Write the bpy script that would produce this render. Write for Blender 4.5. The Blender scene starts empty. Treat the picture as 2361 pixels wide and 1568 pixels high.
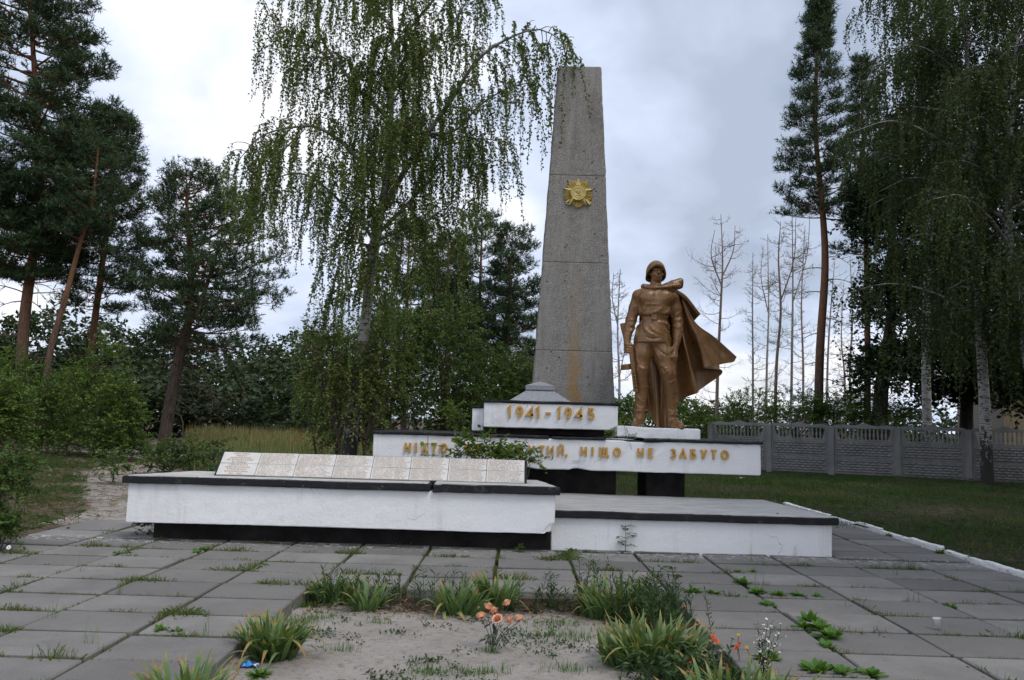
import bpy, math, random
import numpy as np
from math import radians, sin, cos, pi, sqrt
from mathutils import Matrix, Vector, noise as mnoise

scene = bpy.context.scene
col = scene.collection

# ---------------------------------------------------------------- camera
cam_d = bpy.data.cameras.new('camera')
cam_d.sensor_width = 36.0
cam_d.lens = 36.0 * 1850.0 / 2361.0
cam_d.clip_start = 0.05
cam_d.clip_end = 3000.0
cam = bpy.data.objects.new('camera', cam_d)
col.objects.link(cam)
cam.matrix_world = (Matrix.Translation((0, 0, 1.62)) @ Matrix.Rotation(radians(0.361), 4, 'Z')
                    @ Matrix.Rotation(radians(90 + 5.714), 4, 'X') @ Matrix.Rotation(radians(1.608), 4, 'Z'))
scene.camera = cam

# ---------------------------------------------------------------- sky
SUN_EL, SUN_AZ = 56.0, 136.0       # degrees; azimuth clockwise from +Y
SKY_STRENGTH = 0.10
world = bpy.data.worlds.new('World')
scene.world = world
world.use_nodes = True
wt = world.node_tree
wt.nodes.clear()
def wn(t, **kw):
    n = wt.nodes.new(t)
    for k, v in kw.items():
        setattr(n, k, v)
    return n
def wl(a, b):
    wt.links.new(a, b)
sky = wn('ShaderNodeTexSky', sky_type='NISHITA', sun_disc=False)
sky.sun_elevation = radians(SUN_EL)
sky.sun_rotation = radians(SUN_AZ)
sky.air_density, sky.dust_density, sky.ozone_density = 1.0, 1.6, 1.0
tc = wn('ShaderNodeTexCoord')
sep = wn('ShaderNodeSeparateXYZ'); wl(tc.outputs['Generated'], sep.inputs[0])
zc = wn('ShaderNodeMath', operation='MAXIMUM'); wl(sep.outputs['Z'], zc.inputs[0]); zc.inputs[1].default_value = 0.0
za = wn('ShaderNodeMath', operation='ADD'); wl(zc.outputs[0], za.inputs[0]); za.inputs[1].default_value = 0.42
dx = wn('ShaderNodeMath', operation='DIVIDE'); wl(sep.outputs['X'], dx.inputs[0]); wl(za.outputs[0], dx.inputs[1])
dy = wn('ShaderNodeMath', operation='DIVIDE'); wl(sep.outputs['Y'], dy.inputs[0]); wl(za.outputs[0], dy.inputs[1])
cmb = wn('ShaderNodeCombineXYZ'); wl(dx.outputs[0], cmb.inputs[0]); wl(dy.outputs[0], cmb.inputs[1])
def wnoise(scale, detail, rough, loc, dist=0.0):
    mp = wn('ShaderNodeMapping'); wl(cmb.outputs[0], mp.inputs[0]); mp.inputs['Location'].default_value = loc
    n = wn('ShaderNodeTexNoise'); wl(mp.outputs[0], n.inputs['Vector'])
    n.inputs['Scale'].default_value = scale; n.inputs['Detail'].default_value = detail
    n.inputs['Roughness'].default_value = rough; n.inputs['Distortion'].default_value = dist
    return n.outputs['Fac']
def wramp(src, stops):
    r = wn('ShaderNodeValToRGB'); wl(src, r.inputs[0])
    els = r.color_ramp.elements
    while len(els) < len(stops): els.new(0.5)
    for e, (p, c) in zip(els, stops):
        e.position = p; e.color = (*c, 1)
    return r.outputs[0]
big = wnoise(1.1, 5, 0.48, (4.60, 2.2, 0), 0.35)
puff = wnoise(4.2, 6, 0.55, (0.3, 2.9, 0), 0.3)
pm = wn('ShaderNodeMath', operation='MULTIPLY_ADD'); wl(puff, pm.inputs[0]); pm.inputs[1].default_value = 0.26; wl(big, pm.inputs[2])
ps = wn('ShaderNodeMath', operation='SUBTRACT'); wl(pm.outputs[0], ps.inputs[0]); ps.inputs[1].default_value = 0.13
cloud = wramp(ps.outputs[0], [(0.34, (0.41, 0.475, 0.60)), (0.43, (0.55, 0.63, 0.79)), (0.50, (0.70, 0.775, 0.95)), (0.57, (0.93, 0.945, 1.0))])
fine = wnoise(2.6, 6, 0.55, (1.1, 4.2, 0), 0.2)
cov = wramp(fine, [(0.50, (1, 1, 1)), (0.72, (0.35, 0.35, 0.35))])
skys = wn('ShaderNodeVectorMath', operation='SCALE'); wl(sky.outputs[0], skys.inputs[0]); skys.inputs['Scale'].default_value = SKY_STRENGTH
mix = wn('ShaderNodeMix', data_type='RGBA'); wl(cov, mix.inputs[0]); wl(skys.outputs[0], mix.inputs[6]); wl(cloud, mix.inputs[7])
bg = wn('ShaderNodeBackground'); wl(mix.outputs[2], bg.inputs[0]); bg.inputs[1].default_value = 1.0
wo = wn('ShaderNodeOutputWorld'); wl(bg.outputs[0], wo.inputs[0])

# ---------------------------------------------------------------- sun behind thin cloud
sun_d = bpy.data.lights.new('sun', 'SUN')
sun_d.energy = 1.5
sun_d.angle = radians(22)
sun_d.color = (1.0, 0.96, 0.90)
sun = bpy.data.objects.new('sun', sun_d)
col.objects.link(sun)
sdir = Vector((sin(radians(SUN_AZ)) * cos(radians(SUN_EL)), cos(radians(SUN_AZ)) * cos(radians(SUN_EL)), sin(radians(SUN_EL))))
sun.rotation_euler = sdir.to_track_quat('Z', 'Y').to_euler()
sun.location = (0, -10, 30)

vs = scene.view_settings
vs.view_transform = 'Standard'; vs.look = 'None'; vs.exposure = 0.24; vs.gamma = 1.0
vs.use_curve_mapping = False
scene.render.engine = 'CYCLES'
scene.cycles.max_bounces = 4
scene.cycles.diffuse_bounces = 2
scene.cycles.glossy_bounces = 2
scene.cycles.transparent_max_bounces = 4

# ---------------------------------------------------------------- helpers
def nrm(v):
    return v / np.maximum(np.linalg.norm(v, axis=-1, keepdims=True), 1e-9)

def mesh_data(name, V, F, mat=None, smooth=False, rnd=None, colr=None):
    V = np.asarray(V, np.float32)
    Fs = F if isinstance(F, list) else [F]
    Fs = [np.asarray(f, np.int32) for f in Fs if len(f)]
    me = bpy.data.meshes.new(name)
    me.vertices.add(len(V)); me.vertices.foreach_set('co', V.ravel())
    nl = sum(f.size for f in Fs); nf = sum(len(f) for f in Fs)
    me.loops.add(nl); me.polygons.add(nf)
    me.loops.foreach_set('vertex_index', np.concatenate([f.ravel() for f in Fs]))
    starts, off = [], 0
    for f in Fs:
        starts.append(off + np.arange(len(f)) * f.shape[1]); off += f.size
    me.polygons.foreach_set('loop_start', np.concatenate(starts).astype(np.int32))
    me.polygons.foreach_set('use_smooth', np.full(nf, bool(smooth)))
    if rnd is not None:
        a = me.attributes.new('rnd', 'FLOAT', 'POINT'); a.data.foreach_set('value', np.asarray(rnd, np.float32))
    if colr is not None:
        a = me.attributes.new('mask', 'FLOAT_COLOR', 'POINT'); a.data.foreach_set('color', np.asarray(colr, np.float32).ravel())
    me.update(calc_edges=True); me.validate()
    if mat: me.materials.append(mat)
    return me

def link(name, me, parent=None, loc=None, rot=None, scale=None):
    o = bpy.data.objects.new(name, me)
    col.objects.link(o)
    if parent is not None: o.parent = parent
    if loc is not None: o.location = loc
    if rot is not None: o.rotation_euler = rot
    if scale is not None: o.scale = scale if hasattr(scale, '__len__') else (scale,) * 3
    return o

def mk(name, V, F, mat, parent=None, smooth=False, rnd=None, colr=None, loc=None):
    return link(name, mesh_data(name, V, F, mat, smooth, rnd, colr), parent, loc)

def tag(o, label, cat, group=None):
    o['label'] = label; o['category'] = cat
    if group: o['group'] = group
    return o

def kind(o, k):
    o['kind'] = k
    return o

def thing(name, label, cat, loc=(0, 0, 0), rz=0.0, group=None):
    o = bpy.data.objects.new(name, None); col.objects.link(o)
    o.empty_display_size = 0.2
    o.location = loc; o.rotation_euler = (0, 0, rz)
    return tag(o, label, cat, group)

class MB:
    """collects shapes into one mesh"""
    def __init__(s): s.V = []; s.F = {}; s.n = 0; s.R = []
    def add(s, V, F, rnd=0.5):
        V = np.asarray(V, float).reshape(-1, 3)
        for f in (F if isinstance(F, list) and len(F) and isinstance(F[0], np.ndarray) else [F]):
            f = np.asarray(f, int)
            if f.size: s.F.setdefault(f.shape[1], []).append(f + s.n)
        s.V.append(V); s.n += len(V)
        s.R.append(np.full(len(V), rnd) if np.isscalar(rnd) else np.asarray(rnd))
        return s
    def box(s, x0, x1, y0, y1, z0, z1):
        return s.add([(x, y, z) for z in (z0, z1) for y in (y0, y1) for x in (x0, x1)],
              [(0, 2, 3, 1), (4, 5, 7, 6), (0, 1, 5, 4), (2, 6, 7, 3), (0, 4, 6, 2), (1, 3, 7, 5)])
    def data(s, name, mat, smooth=False):
        return mesh_data(name, np.concatenate(s.V), [np.concatenate(f) for f in s.F.values()], mat, smooth, np.concatenate(s.R))
    def build(s, name, mat, parent=None, smooth=False, loc=None):
        return link(name, s.data(name, mat, smooth), parent, loc)

def bevel_box_data(name, sx, sy, sz, b, mat):
    """box with bevelled edges, 24 verts, 44 tris; origin at the centre of its top"""
    V = []; ids = {}
    for ix in (-1, 1):
        for iy in (-1, 1):
            for iz in (-1, 1):
                for ax in range(3):
                    h = [sx / 2, sy / 2, sz / 2]; p = [ix * h[0], iy * h[1], iz * h[2]]
                    for k in range(3):
                        if k != ax: p[k] -= (ix, iy, iz)[k] * b
                    ids[(ix, iy, iz, ax)] = len(V); V.append((p[0], p[1], p[2] - sz / 2))
    Q, T = [], []
    for ax in range(3):
        o = [k for k in range(3) if k != ax]
        for s_ in (-1, 1):
            q = []
            for a, c in ((-1, -1), (1, -1), (1, 1), (-1, 1)):
                k = [0, 0, 0]; k[ax] = s_; k[o[0]] = a; k[o[1]] = c; q.append(ids[(*k, ax)])
            if (s_ > 0) == (ax == 1): q.reverse()
            Q.append(q)
    for ax in range(3):
        o = [k for k in range(3) if k != ax]
        for a in (-1, 1):
            for c in (-1, 1):
                q = []
                for e, who in ((-1, o[0]), (1, o[0]), (1, o[1]), (-1, o[1])):
                    k = [0, 0, 0]; k[ax] = e; k[o[0]] = a; k[o[1]] = c; q.append(ids[(*k, who)])
                n = np.cross(np.subtract(V[q[1]], V[q[0]]), np.subtract(V[q[2]], V[q[0]]))
                d = [0, 0, 0]; d[o[0]] = a; d[o[1]] = c
                if np.dot(n, d) < 0: q.reverse()
                Q.append(q)
    for k in [(x, y, z) for x in (-1, 1) for y in (-1, 1) for z in (-1, 1)]:
        t = [ids[(*k, a)] for a in range(3)]
        n = np.cross(np.subtract(V[t[1]], V[t[0]]), np.subtract(V[t[2]], V[t[0]]))
        if np.dot(n, k) < 0: t.reverse()
        T.append(t)
    return mesh_data(name, V, [np.array(Q), np.array(T)], mat)

def rough_box(name, corners, z0, z1, mat, parent=None, step=0.07, amp=0.006, seed=0, chip=None, bev=0.008, subz=None):
    """prism over the 4 plan corners (counter-clockwise) with many facets, worn and slightly wavy edges"""
    c = [Vector((p[0], p[1], 0)) for p in corners]
    cen = sum(c, Vector()) / 4
    prof = []
    for i in range(4):
        a, b = c[i], c[(i + 1) % 4]
        L = (b - a).length; n = max(2, int(L / step)); d = (b - a) / L
        prof.append(a + d * bev)
        for k in range(1, n): prof.append(a + (b - a) * k / n)
        prof.append(b - d * bev)
    m = len(prof)
    H = z1 - z0; nz = max(2, int(H / step)) if subz is None else subz
    zs = [z0 + bev] + [z0 + H * k / nz for k in range(1, nz)] + [z1 - bev]
    rings = [[(p + (cen - p).normalized() * bev, z0) for p in prof]]
    for z in zs: rings.append([(p, z) for p in prof])
    rings.append([(p + (cen - p).normalized() * bev, z1) for p in prof])
    V = []
    so = Vector((seed * 7.31, seed * 3.7, seed * 1.9))
    for ring in rings:
        for p, z in ring:
            q = Vector((p.x, p.y, z))
            w = mnoise.noise_vector(q * 2.2 + so) * amp + mnoise.noise_vector(q * 9.0 + so) * amp * 0.7
            w += mnoise.noise_vector(q * 25.0 + so) * amp * 0.4
            q2 = q + w
            if chip:
                for (cx, cy, cz, r, dx_, dy_, dz_) in chip:
                    d = (q - Vector((cx, cy, cz))).length
                    if d < r: q2 += Vector((dx_, dy_, dz_)) * (1 - d / r) ** 0.5
            V.append(q2)
    F = []
    for r in range(len(rings) - 1):
        for k in range(m):
            k2 = (k + 1) % m
            F.append((r * m + k, r * m + k2, (r + 1) * m + k2, (r + 1) * m + k))
    T = []
    ct = len(V); V.append(Vector((cen.x, cen.y, z1))); cb = len(V); V.append(Vector((cen.x, cen.y, z0)))
    top = (len(rings) - 1) * m
    for k in range(m):
        k2 = (k + 1) % m
        T.append((ct, top + k, top + k2)); T.append((cb, k2, k))
    return mk(name, np.array(V), [np.array(F), np.array(T)], mat, parent)

def rect(x0, x1, y0, y1):
    return [(x0, y0), (x1, y0), (x1, y1), (x0, y1)]

def tubes(P, R, s=5):
    """batch of polylines P[b,n,3] with radii R[b,n] -> verts, quads"""
    P = np.asarray(P, float); R = np.asarray(R, float)
    if P.ndim == 2: P = P[None]; R = R[None]
    b, n, _ = P.shape
    T = nrm(np.gradient(P, axis=1))
    mean = nrm(P[:, -1] - P[:, 0])
    ref = np.where(np.abs(mean[:, 2:3]) > 0.8, np.array([[1., 0.13, 0]]), np.array([[0., 0.11, 1.]]))
    A = nrm(np.cross(T, ref[:, None, :])); B = np.cross(T, A)
    an = np.arange(s) * 2 * pi / s
    V = P[:, :, None, :] + R[:, :, None, None] * (np.cos(an)[None, None, :, None] * A[:, :, None, :] + np.sin(an)[None, None, :, None] * B[:, :, None, :])
    i = np.arange(s); j = (i + 1) % s
    q = np.stack([i, j, j + s, i + s], 1)
    q = (q[None] + (np.arange(n - 1) * s)[:, None, None]).reshape(-1, 4)
    q = (q[None] + (np.arange(b) * n * s)[:, None, None]).reshape(-1, 4)
    return V.reshape(-1, 3), q[:, ::-1]

def smooth_line(pts, n):
    """Catmull-Rom resample of control points (k,d) to n points"""
    p = np.asarray(pts, float); k = len(p)
    e = np.vstack([2 * p[0] - p[1], p, 2 * p[-1] - p[-2]])
    t = np.linspace(0, k - 1 - 1e-6, n); i = t.astype(int); f = (t - i)[:, None]
    a, b, c, d = e[i], e[i + 1], e[i + 2], e[i + 3]
    return 0.5 * (2 * b + (c - a) * f + (2 * a - 5 * b + 4 * c - d) * f ** 2 + (3 * b - a - 3 * c + d) * f ** 3)

def leaves(P, D, N, L, W, fat=0.45):
    """a folded diamond per leaf"""
    D = nrm(D); S = nrm(np.cross(D, N)); L = np.asarray(L)[..., None]; W = np.asarray(W)[..., None]
    up = np.cross(S, D)
    mid = P + D * L * fat
    V = np.stack([P, mid + S * W / 2 + up * W * 0.12, P + D * L, mid - S * W / 2 + up * W * 0.12], 1)
    n = len(P)
    F = np.arange(n * 4).reshape(n, 4)
    return V.reshape(-1, 3), F

def rv(rng, n):
    return nrm(rng.normal(size=(n, 3)))

def sprigs(rng, S, D, L, m, ll, lw, droop=0.25, spread=0.9, wild=0.5, hang=0.15, curve=True):
    """short leafy twigs: verts, quads, rnd of the leaves and a list for the twigs"""
    n = len(S); D = nrm(D)
    t = (np.arange(m) + 0.6) / m
    t = t[None, :] + rng.uniform(-0.4, 0.4, (n, m)) / m
    L_ = np.asarray(L)[:, None, None]
    dn = np.array([0, 0, -1.0])
    P = S[:, None] + D[:, None] * L_ * t[..., None] + dn * (L_ * droop * t[..., None] ** 2)
    side = nrm(np.cross(D, np.array([0.03, 0.05, 1.0])))
    sg = np.where(np.arange(m) % 2 == 0, 1, -1)[None, :, None]
    ld = nrm(D[:, None] * 0.45 + side[:, None] * sg * spread + rng.normal(size=(n, m, 3)) * wild + dn * hang)
    nn = nrm(rng.normal(size=(n, m, 3)) * 0.55 + np.array([0, 0, 1.0]))
    l = ll * rng.uniform(0.7, 1.25, (n, m)); w = lw * rng.uniform(0.75, 1.2, (n, m))
    V, F = leaves(P.reshape(-1, 3), ld.reshape(-1, 3), nn.reshape(-1, 3), l.ravel(), w.ravel())
    r = np.clip(rng.uniform(0, 1, (n, 1)) * 0.6 + rng.uniform(0, 1, (n, m)) * 0.4, 0, 1)
    tw = np.stack([S, S + D * np.asarray(L)[:, None] + dn * (np.asarray(L)[:, None] * droop)], 1)
    return V, F, np.repeat(r.ravel(), 4), tw

# pixel-free back-projection of the surveyed sight lines: bearing + distance -> metres
_F, _CX, _CY = 1850.0, 1180.5, 784.0
_P, _Y, _R = radians(5.714), radians(-0.361), radians(1.608)
def sight(u, v):
    du, dv = u - _CX, v - _CY
    a = du * cos(_R) + dv * sin(_R); b = -du * sin(_R) + dv * cos(_R)
    X, Y, Z = a, _F * cos(_P) + b * sin(_P), _F * sin(_P) - b * cos(_P)
    return X * cos(_Y) + Y * sin(_Y), -X * sin(_Y) + Y * cos(_Y), Z
def at(u, v, y):
    X, Y, Z = sight(u, v); t = y / Y
    return np.array([X * t, y, Z * t + 1.62])

# ---------------------------------------------------------------- materials
class Mat:
    def __init__(s, name, rough=0.8, spec=0.3, metal=0.0):
        s.m = bpy.data.materials.new(name); s.m.use_nodes = True
        s.t = s.m.node_tree; s.b = s.t.nodes['Principled BSDF']; s.out = s.t.nodes['Material Output']
        s.b.inputs['Roughness'].default_value = rough
        s.b.inputs['Specular IOR Level'].default_value = spec
        s.b.inputs['Metallic'].default_value = metal
    def n(s, t, **kw):
        n = s.t.nodes.new(t)
        for k, v in kw.items(): setattr(n, k, v)
        return n
    def l(s, a, b): s.t.links.new(a, b)
    def coord(s, which='Object', scale=(1, 1, 1)):
        c = s.n('ShaderNodeTexCoord'); m = s.n('ShaderNodeMapping'); s.l(c.outputs[which], m.inputs[0])
        m.inputs['Scale'].default_value = scale
        return m.outputs[0]
    def pos(s, scale=(1, 1, 1)):
        c = s.n('ShaderNodeNewGeometry'); m = s.n('ShaderNodeMapping'); s.l(c.outputs['Position'], m.inputs[0])
        m.inputs['Scale'].default_value = scale
        return m.outputs[0]
    def noise(s, vec, scale, detail=4, rough=0.55, dist=0.0):
        n = s.n('ShaderNodeTexNoise'); s.l(vec, n.inputs['Vector'])
        n.inputs['Scale'].default_value = scale; n.inputs['Detail'].default_value = detail
        n.inputs['Roughness'].default_value = rough; n.inputs['Distortion'].default_value = dist
        return n.outputs['Fac']
    def voro(s, vec, scale, feature='F1', out='Distance', rand=1.0):
        n = s.n('ShaderNodeTexVoronoi', feature=feature); s.l(vec, n.inputs['Vector'])
        n.inputs['Scale'].default_value = scale; n.inputs['Randomness'].default_value = rand
        return n.outputs[out]
    def ramp(s, f, stops):
        r = s.n('ShaderNodeValToRGB'); s.l(f, r.inputs[0]); e = r.color_ramp.elements
        while len(e) < len(stops): e.new(0.5)
        for q, (p, c) in zip(e, stops):
            q.position = p; q.color = (*c, 1) if hasattr(c, '__len__') else (c, c, c, 1)
        return r.outputs[0]
    def mix(s, f, a, b, mode='MIX'):
        n = s.n('ShaderNodeMix', data_type='RGBA', blend_type=mode)
        for sock, v in ((n.inputs[0], f), (n.inputs[6], a), (n.inputs[7], b)):
            if hasattr(v, 'is_linked'): s.l(v, sock)
            elif hasattr(v, '__len__'): sock.default_value = (*v, 1)
            else: sock.default_value = v
        return n.outputs[2]
    def math(s, op, a, b=0.0):
        n = s.n('ShaderNodeMath', operation=op)
        for sock, v in ((n.inputs[0], a), (n.inputs[1], b)):
            if hasattr(v, 'is_linked'): s.l(v, sock)
            else: sock.default_value = v
        return n.outputs[0]
    def attr(s, name, out='Fac'):
        n = s.n('ShaderNodeAttribute', attribute_name=name); return n.outputs[out]
    def orand(s): return s.n('ShaderNodeObjectInfo').outputs['Random']
    def bump(s, h, strength=0.4, dist=0.01, prev=None):
        n = s.n('ShaderNodeBump'); s.l(h, n.inputs['Height'])
        n.inputs['Strength'].default_value = strength; n.inputs['Distance'].default_value = dist
        if prev is not None: s.l(prev, n.inputs['Normal'])
        return n.outputs[0]
    def done(s, color=None, normal=None, rough=None):
        if color is not None:
            if hasattr(color, 'is_linked'): s.l(color, s.b.inputs['Base Color'])
            else: s.b.inputs['Base Color'].default_value = (*color, 1)
        if normal is not None: s.l(normal, s.b.inputs['Normal'])
        if rough is not None: s.l(rough, s.b.inputs['Roughness'])
        return s.m

def leaf_mat(name, stops, trans=0.35, rough=0.55, spec=0.25):
    """green of a leaf by its own random value; light also passes through it"""
    m = Mat(name, rough, spec)
    c = m.ramp(m.attr('rnd'), stops)
    m.done(c)
    tr = m.n('ShaderNodeBsdfTranslucent'); m.l(m.mix(1.0, c, (1.25, 1.15, 0.5), 'MULTIPLY'), tr.inputs[0])
    ms = m.n('ShaderNodeMixShader'); ms.inputs[0].default_value = trans
    m.l(m.b.outputs[0], ms.inputs[1]); m.l(tr.outputs[0], ms.inputs[2]); m.l(ms.outputs[0], m.out.inputs[0])
    return m.m

M = {}
def make_materials():
    # white lime plaster
    m = Mat('white_plaster', 0.92, 0.15); p = m.pos()
    big_ = m.noise(p, 1.3, 3); st = m.noise(m.pos((5, 5, 0.5)), 1.1, 5, 0.65); gr = m.noise(p, 38, 4, 0.6)
    c = m.mix(m.ramp(big_, [(0.35, 0.0), (0.75, 1.0)]), (0.85, 0.85, 0.86), (0.80, 0.795, 0.795))
    c = m.mix(m.ramp(st, [(0.56, 0.0), (0.76, 0.45)]), c, (0.50, 0.47, 0.43))
    c = m.mix(m.ramp(m.noise(m.pos((9, 9, 0.35)), 1.6, 4, 0.6), [(0.66, 0.0), (0.74, 0.35)]), c, (0.42, 0.36, 0.29))
    c = m.mix(m.ramp(m.noise(p, 4.3, 7, 0.8), [(0.675, 0.0), (0.70, 0.8)]), c, (0.33, 0.32, 0.31))
    c = m.mix(m.ramp(m.noise(p, 6.5, 6, 0.7), [(0.64, 0.0), (0.76, 0.55)]), c, (0.55, 0.53, 0.50))
    w_ = m.n('ShaderNodeVectorMath', operation='ADD'); m.l(p, w_.inputs[0])
    ns = m.n('ShaderNodeTexNoise'); m.l(p, ns.inputs['Vector']); ns.inputs['Scale'].default_value = 2.5; ns.inputs['Detail'].default_value = 4
    sc_ = m.n('ShaderNodeVectorMath', operation='SCALE'); m.l(ns.outputs['Color'], sc_.inputs[0]); sc_.inputs['Scale'].default_value = 0.7
    m.l(sc_.outputs[0], w_.inputs[1])
    cr = m.voro(w_.outputs[0], 1.15, 'DISTANCE_TO_EDGE')
    crm = m.math('MULTIPLY', m.ramp(cr, [(0.0, 1.0), (0.009, 0.0)]), m.ramp(m.noise(p, 0.9, 2), [(0.50, 0.0), (0.60, 0.75)]))
    c = m.mix(crm, c, (0.16, 0.15, 0.14))
    h = m.math('ADD', m.math('MULTIPLY', m.noise(p, 24, 5, 0.6), 0.7), m.math('MULTIPLY', gr, 0.5))
    h = m.math('SUBTRACT', h, m.math('MULTIPLY', crm, 0.6))
    nb = m.bump(h, 0.5, 0.012)
    nb = m.bump(m.noise(p, 4.0, 3), 0.18, 0.04, nb)
    M['plaster'] = m.done(c, nb)

    # black painted concrete
    m = Mat('black_paint', 0.75, 0.3); p = m.pos()
    c = m.mix(m.ramp(m.noise(p, 7, 6, 0.7), [(0.56, 0.0), (0.74, 1.0)]), (0.016, 0.016, 0.018), (0.085, 0.085, 0.09))
    c = m.mix(m.ramp(m.noise(p, 22, 5, 0.7), [(0.66, 0.0), (0.72, 0.8)]), c, (0.33, 0.33, 0.33))
    M['black'] = m.done(c, m.bump(m.noise(p, 45, 4), 0.6, 0.012))

    m = Mat('dark_plinth_paint', 0.85, 0.2); p = m.pos()
    c = m.mix(m.ramp(m.noise(p, 3, 6, 0.7), [(0.4, 0.0), (0.75, 1.0)]), (0.013, 0.012, 0.012), (0.04, 0.037, 0.034))
    M['black_base'] = m.done(c, m.bump(m.noise(p, 60, 4), 0.5, 0.008))

    # weathered cement screed on top of the slabs
    m = Mat('cement_screed', 0.9, 0.2); p = m.pos()
    c = m.mix(m.ramp(m.noise(m.pos((1.2, 5, 3)), 2.2, 6, 0.7), [(0.35, 0.0), (0.66, 1.0)]), (0.56, 0.55, 0.53), (0.34, 0.335, 0.32))
    c = m.mix(m.ramp(m.noise(m.pos((2, 14, 3)), 5, 5, 0.75), [(0.60, 0.0), (0.68, 0.9)]), c, (0.05, 0.05, 0.05))
    M['screed'] = m.done(c, m.bump(m.noise(p, 30, 4), 0.4, 0.008))

    # obelisk concrete: exposed aggregate, rain streaks, rust run
    m = Mat('obelisk_concrete', 0.93, 0.15); p = m.coord('Object')
    c = m.mix(m.ramp(m.noise(p, 55, 5, 0.75), [(0.36, 0.0), (0.64, 1.0)]), (0.085, 0.080, 0.073), (0.44, 0.42, 0.385))
    c = m.mix(m.ramp(m.noise(p, 9, 5, 0.7), [(0.44, 0.0), (0.72, 0.6)]), c, (0.15, 0.14, 0.126))
    stx = m.noise(m.coord('Object', (2.2, 1, 0.20)), 2.2, 4, 0.5)
    c = m.mix(m.ramp(stx, [(0.46, 0.0), (0.68, 0.46)]), c, (0.40, 0.385, 0.355))
    c = m.mix(m.ramp(m.noise(m.coord('Object', (2.9, 1, 0.30)), 1.7, 5, 0.6), [(0.50, 0.0), (0.72, 0.46)]), c, (0.095, 0.088, 0.080))
    sx = m.n('ShaderNodeSeparateXYZ'); m.l(m.coord('Object'), sx.inputs[0])
    dxx = m.math('ABSOLUTE', m.math('ADD', sx.outputs['X'], m.math('MULTIPLY', m.math('SUBTRACT', m.noise(m.coord('Object', (1, 1, 0.7)), 4, 3), 0.5), 0.14)))
    rmask = m.math('MULTIPLY', m.ramp(dxx, [(0.05, 1.0), (0.15, 0.0)]), m.ramp(m.math('MULTIPLY', sx.outputs['Z'], 0.2), [(0.03, 1.0), (0.27, 0.28), (0.52, 0.0)]))
    rmask = m.math('MULTIPLY', rmask, m.ramp(m.noise(m.coord('Object', (9, 3, 2.0)), 2.2, 5, 0.7), [(0.34, 0.1), (0.6, 1.0)]))
    c = m.mix(rmask, c, (0.33, 0.18, 0.04))
    pit = m.voro(p, 9.0)
    pm = m.math('MULTIPLY', m.ramp(pit, [(0.10, 1.0), (0.17, 0.0)]), m.ramp(m.noise(p, 2.2, 2), [(0.5, 0.0), (0.58, 1.0)]))
    c = m.mix(pm, c, (0.045, 0.025, 0.016))
    h = m.math('SUBTRACT', m.noise(p, 60, 5, 0.7), m.math('MULTIPLY', pm, 0.8))
    M['obelisk'] = m.done(c, m.bump(h, 0.7, 0.012))

    # concrete paving slab, each slab a slightly different grey
    m = Mat('paving_concrete', 0.9, 0.22); p = m.pos(); r = m.orand()
    c = m.mix(r, (0.165, 0.157, 0.147), (0.29, 0.278, 0.261))
    c = m.mix(m.ramp(m.noise(p, 1.1, 5, 0.65), [(0.35, 0.0), (0.7, 0.8)]), c, (0.135, 0.130, 0.124))
    c = m.mix(m.ramp(m.noise(p, 120, 3, 0.8), [(0.30, 0.55), (0.55, 0.0)]), c, (0.09, 0.086, 0.082))
    c = m.mix(m.ramp(m.noise(p, 60, 3, 0.8), [(0.60, 0.0), (0.75, 0.5)]), c, (0.32, 0.31, 0.295))
    c = m.mix(m.ramp(m.noise(p, 5.5, 6, 0.75), [(0.60, 0.0), (0.73, 0.6)]), c, (0.085, 0.082, 0.077))
    c = m.mix(m.ramp(m.noise(m.pos((2.4, 0.7, 1)), 3.1, 5, 0.7), [(0.66, 0.0), (0.75, 0.5)]), c, (0.30, 0.285, 0.265))
    sy = m.n('ShaderNodeSeparateXYZ'); m.l(p, sy.inputs[0])
    near = m.ramp(m.math('ABSOLUTE', m.math('SUBTRACT', sy.outputs['Y'], 10.22)), [(0.05, 1.0), (0.32, 0.0)])
    c = m.mix(m.math('MULTIPLY', near, m.ramp(m.noise(m.pos((2.2, 5, 1)), 4.5, 5, 0.7), [(0.54, 0.0), (0.60, 0.85)])), c, (0.62, 0.62, 0.62))
    c = m.mix(m.ramp(m.noise(p, 2.6, 6, 0.8, 1.2), [(0.60, 0.0), (0.66, 0.45), (0.70, 0.0)]), c, (0.10, 0.095, 0.085))
    M['paving'] = m.done(c, m.bump(m.math('ADD', m.noise(p, 90, 4, 0.7), m.math('MULTIPLY', m.noise(p, 8, 4), 1.2)), 0.45, 0.006))

    m = Mat('grey_stone', 0.75, 0.3); p = m.pos()
    c = m.mix(m.ramp(m.noise(p, 40, 5, 0.75), [(0.3, 0.0), (0.7, 1.0)]), (0.17, 0.175, 0.19), (0.40, 0.41, 0.44))
    M['greystone'] = m.done(c, m.bump(m.noise(p, 70, 3), 0.4, 0.006))

    m = Mat('ochre_gold_paint', 0.42, 0.5, 0.25); p = m.pos()
    c = m.mix(m.ramp(m.noise(p, 16, 4, 0.7), [(0.35, 0.0), (0.7, 1.0)]), (0.64, 0.37, 0.06), (0.46, 0.24, 0.04))
    M['ochre'] = m.done(c, m.bump(m.noise(p, 50, 3), 0.4, 0.006))

    m = Mat('gold_paint', 0.40, 0.5, 0.55); p = m.pos()
    c = m.mix(m.ramp(m.noise(p, 14, 4, 0.6), [(0.35, 0.0), (0.7, 1.0)]), (0.62, 0.49, 0.19), (0.46, 0.35, 0.12))
    M['gold'] = m.done(c, m.bump(m.noise(p, 60, 3), 0.25, 0.004))

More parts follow.
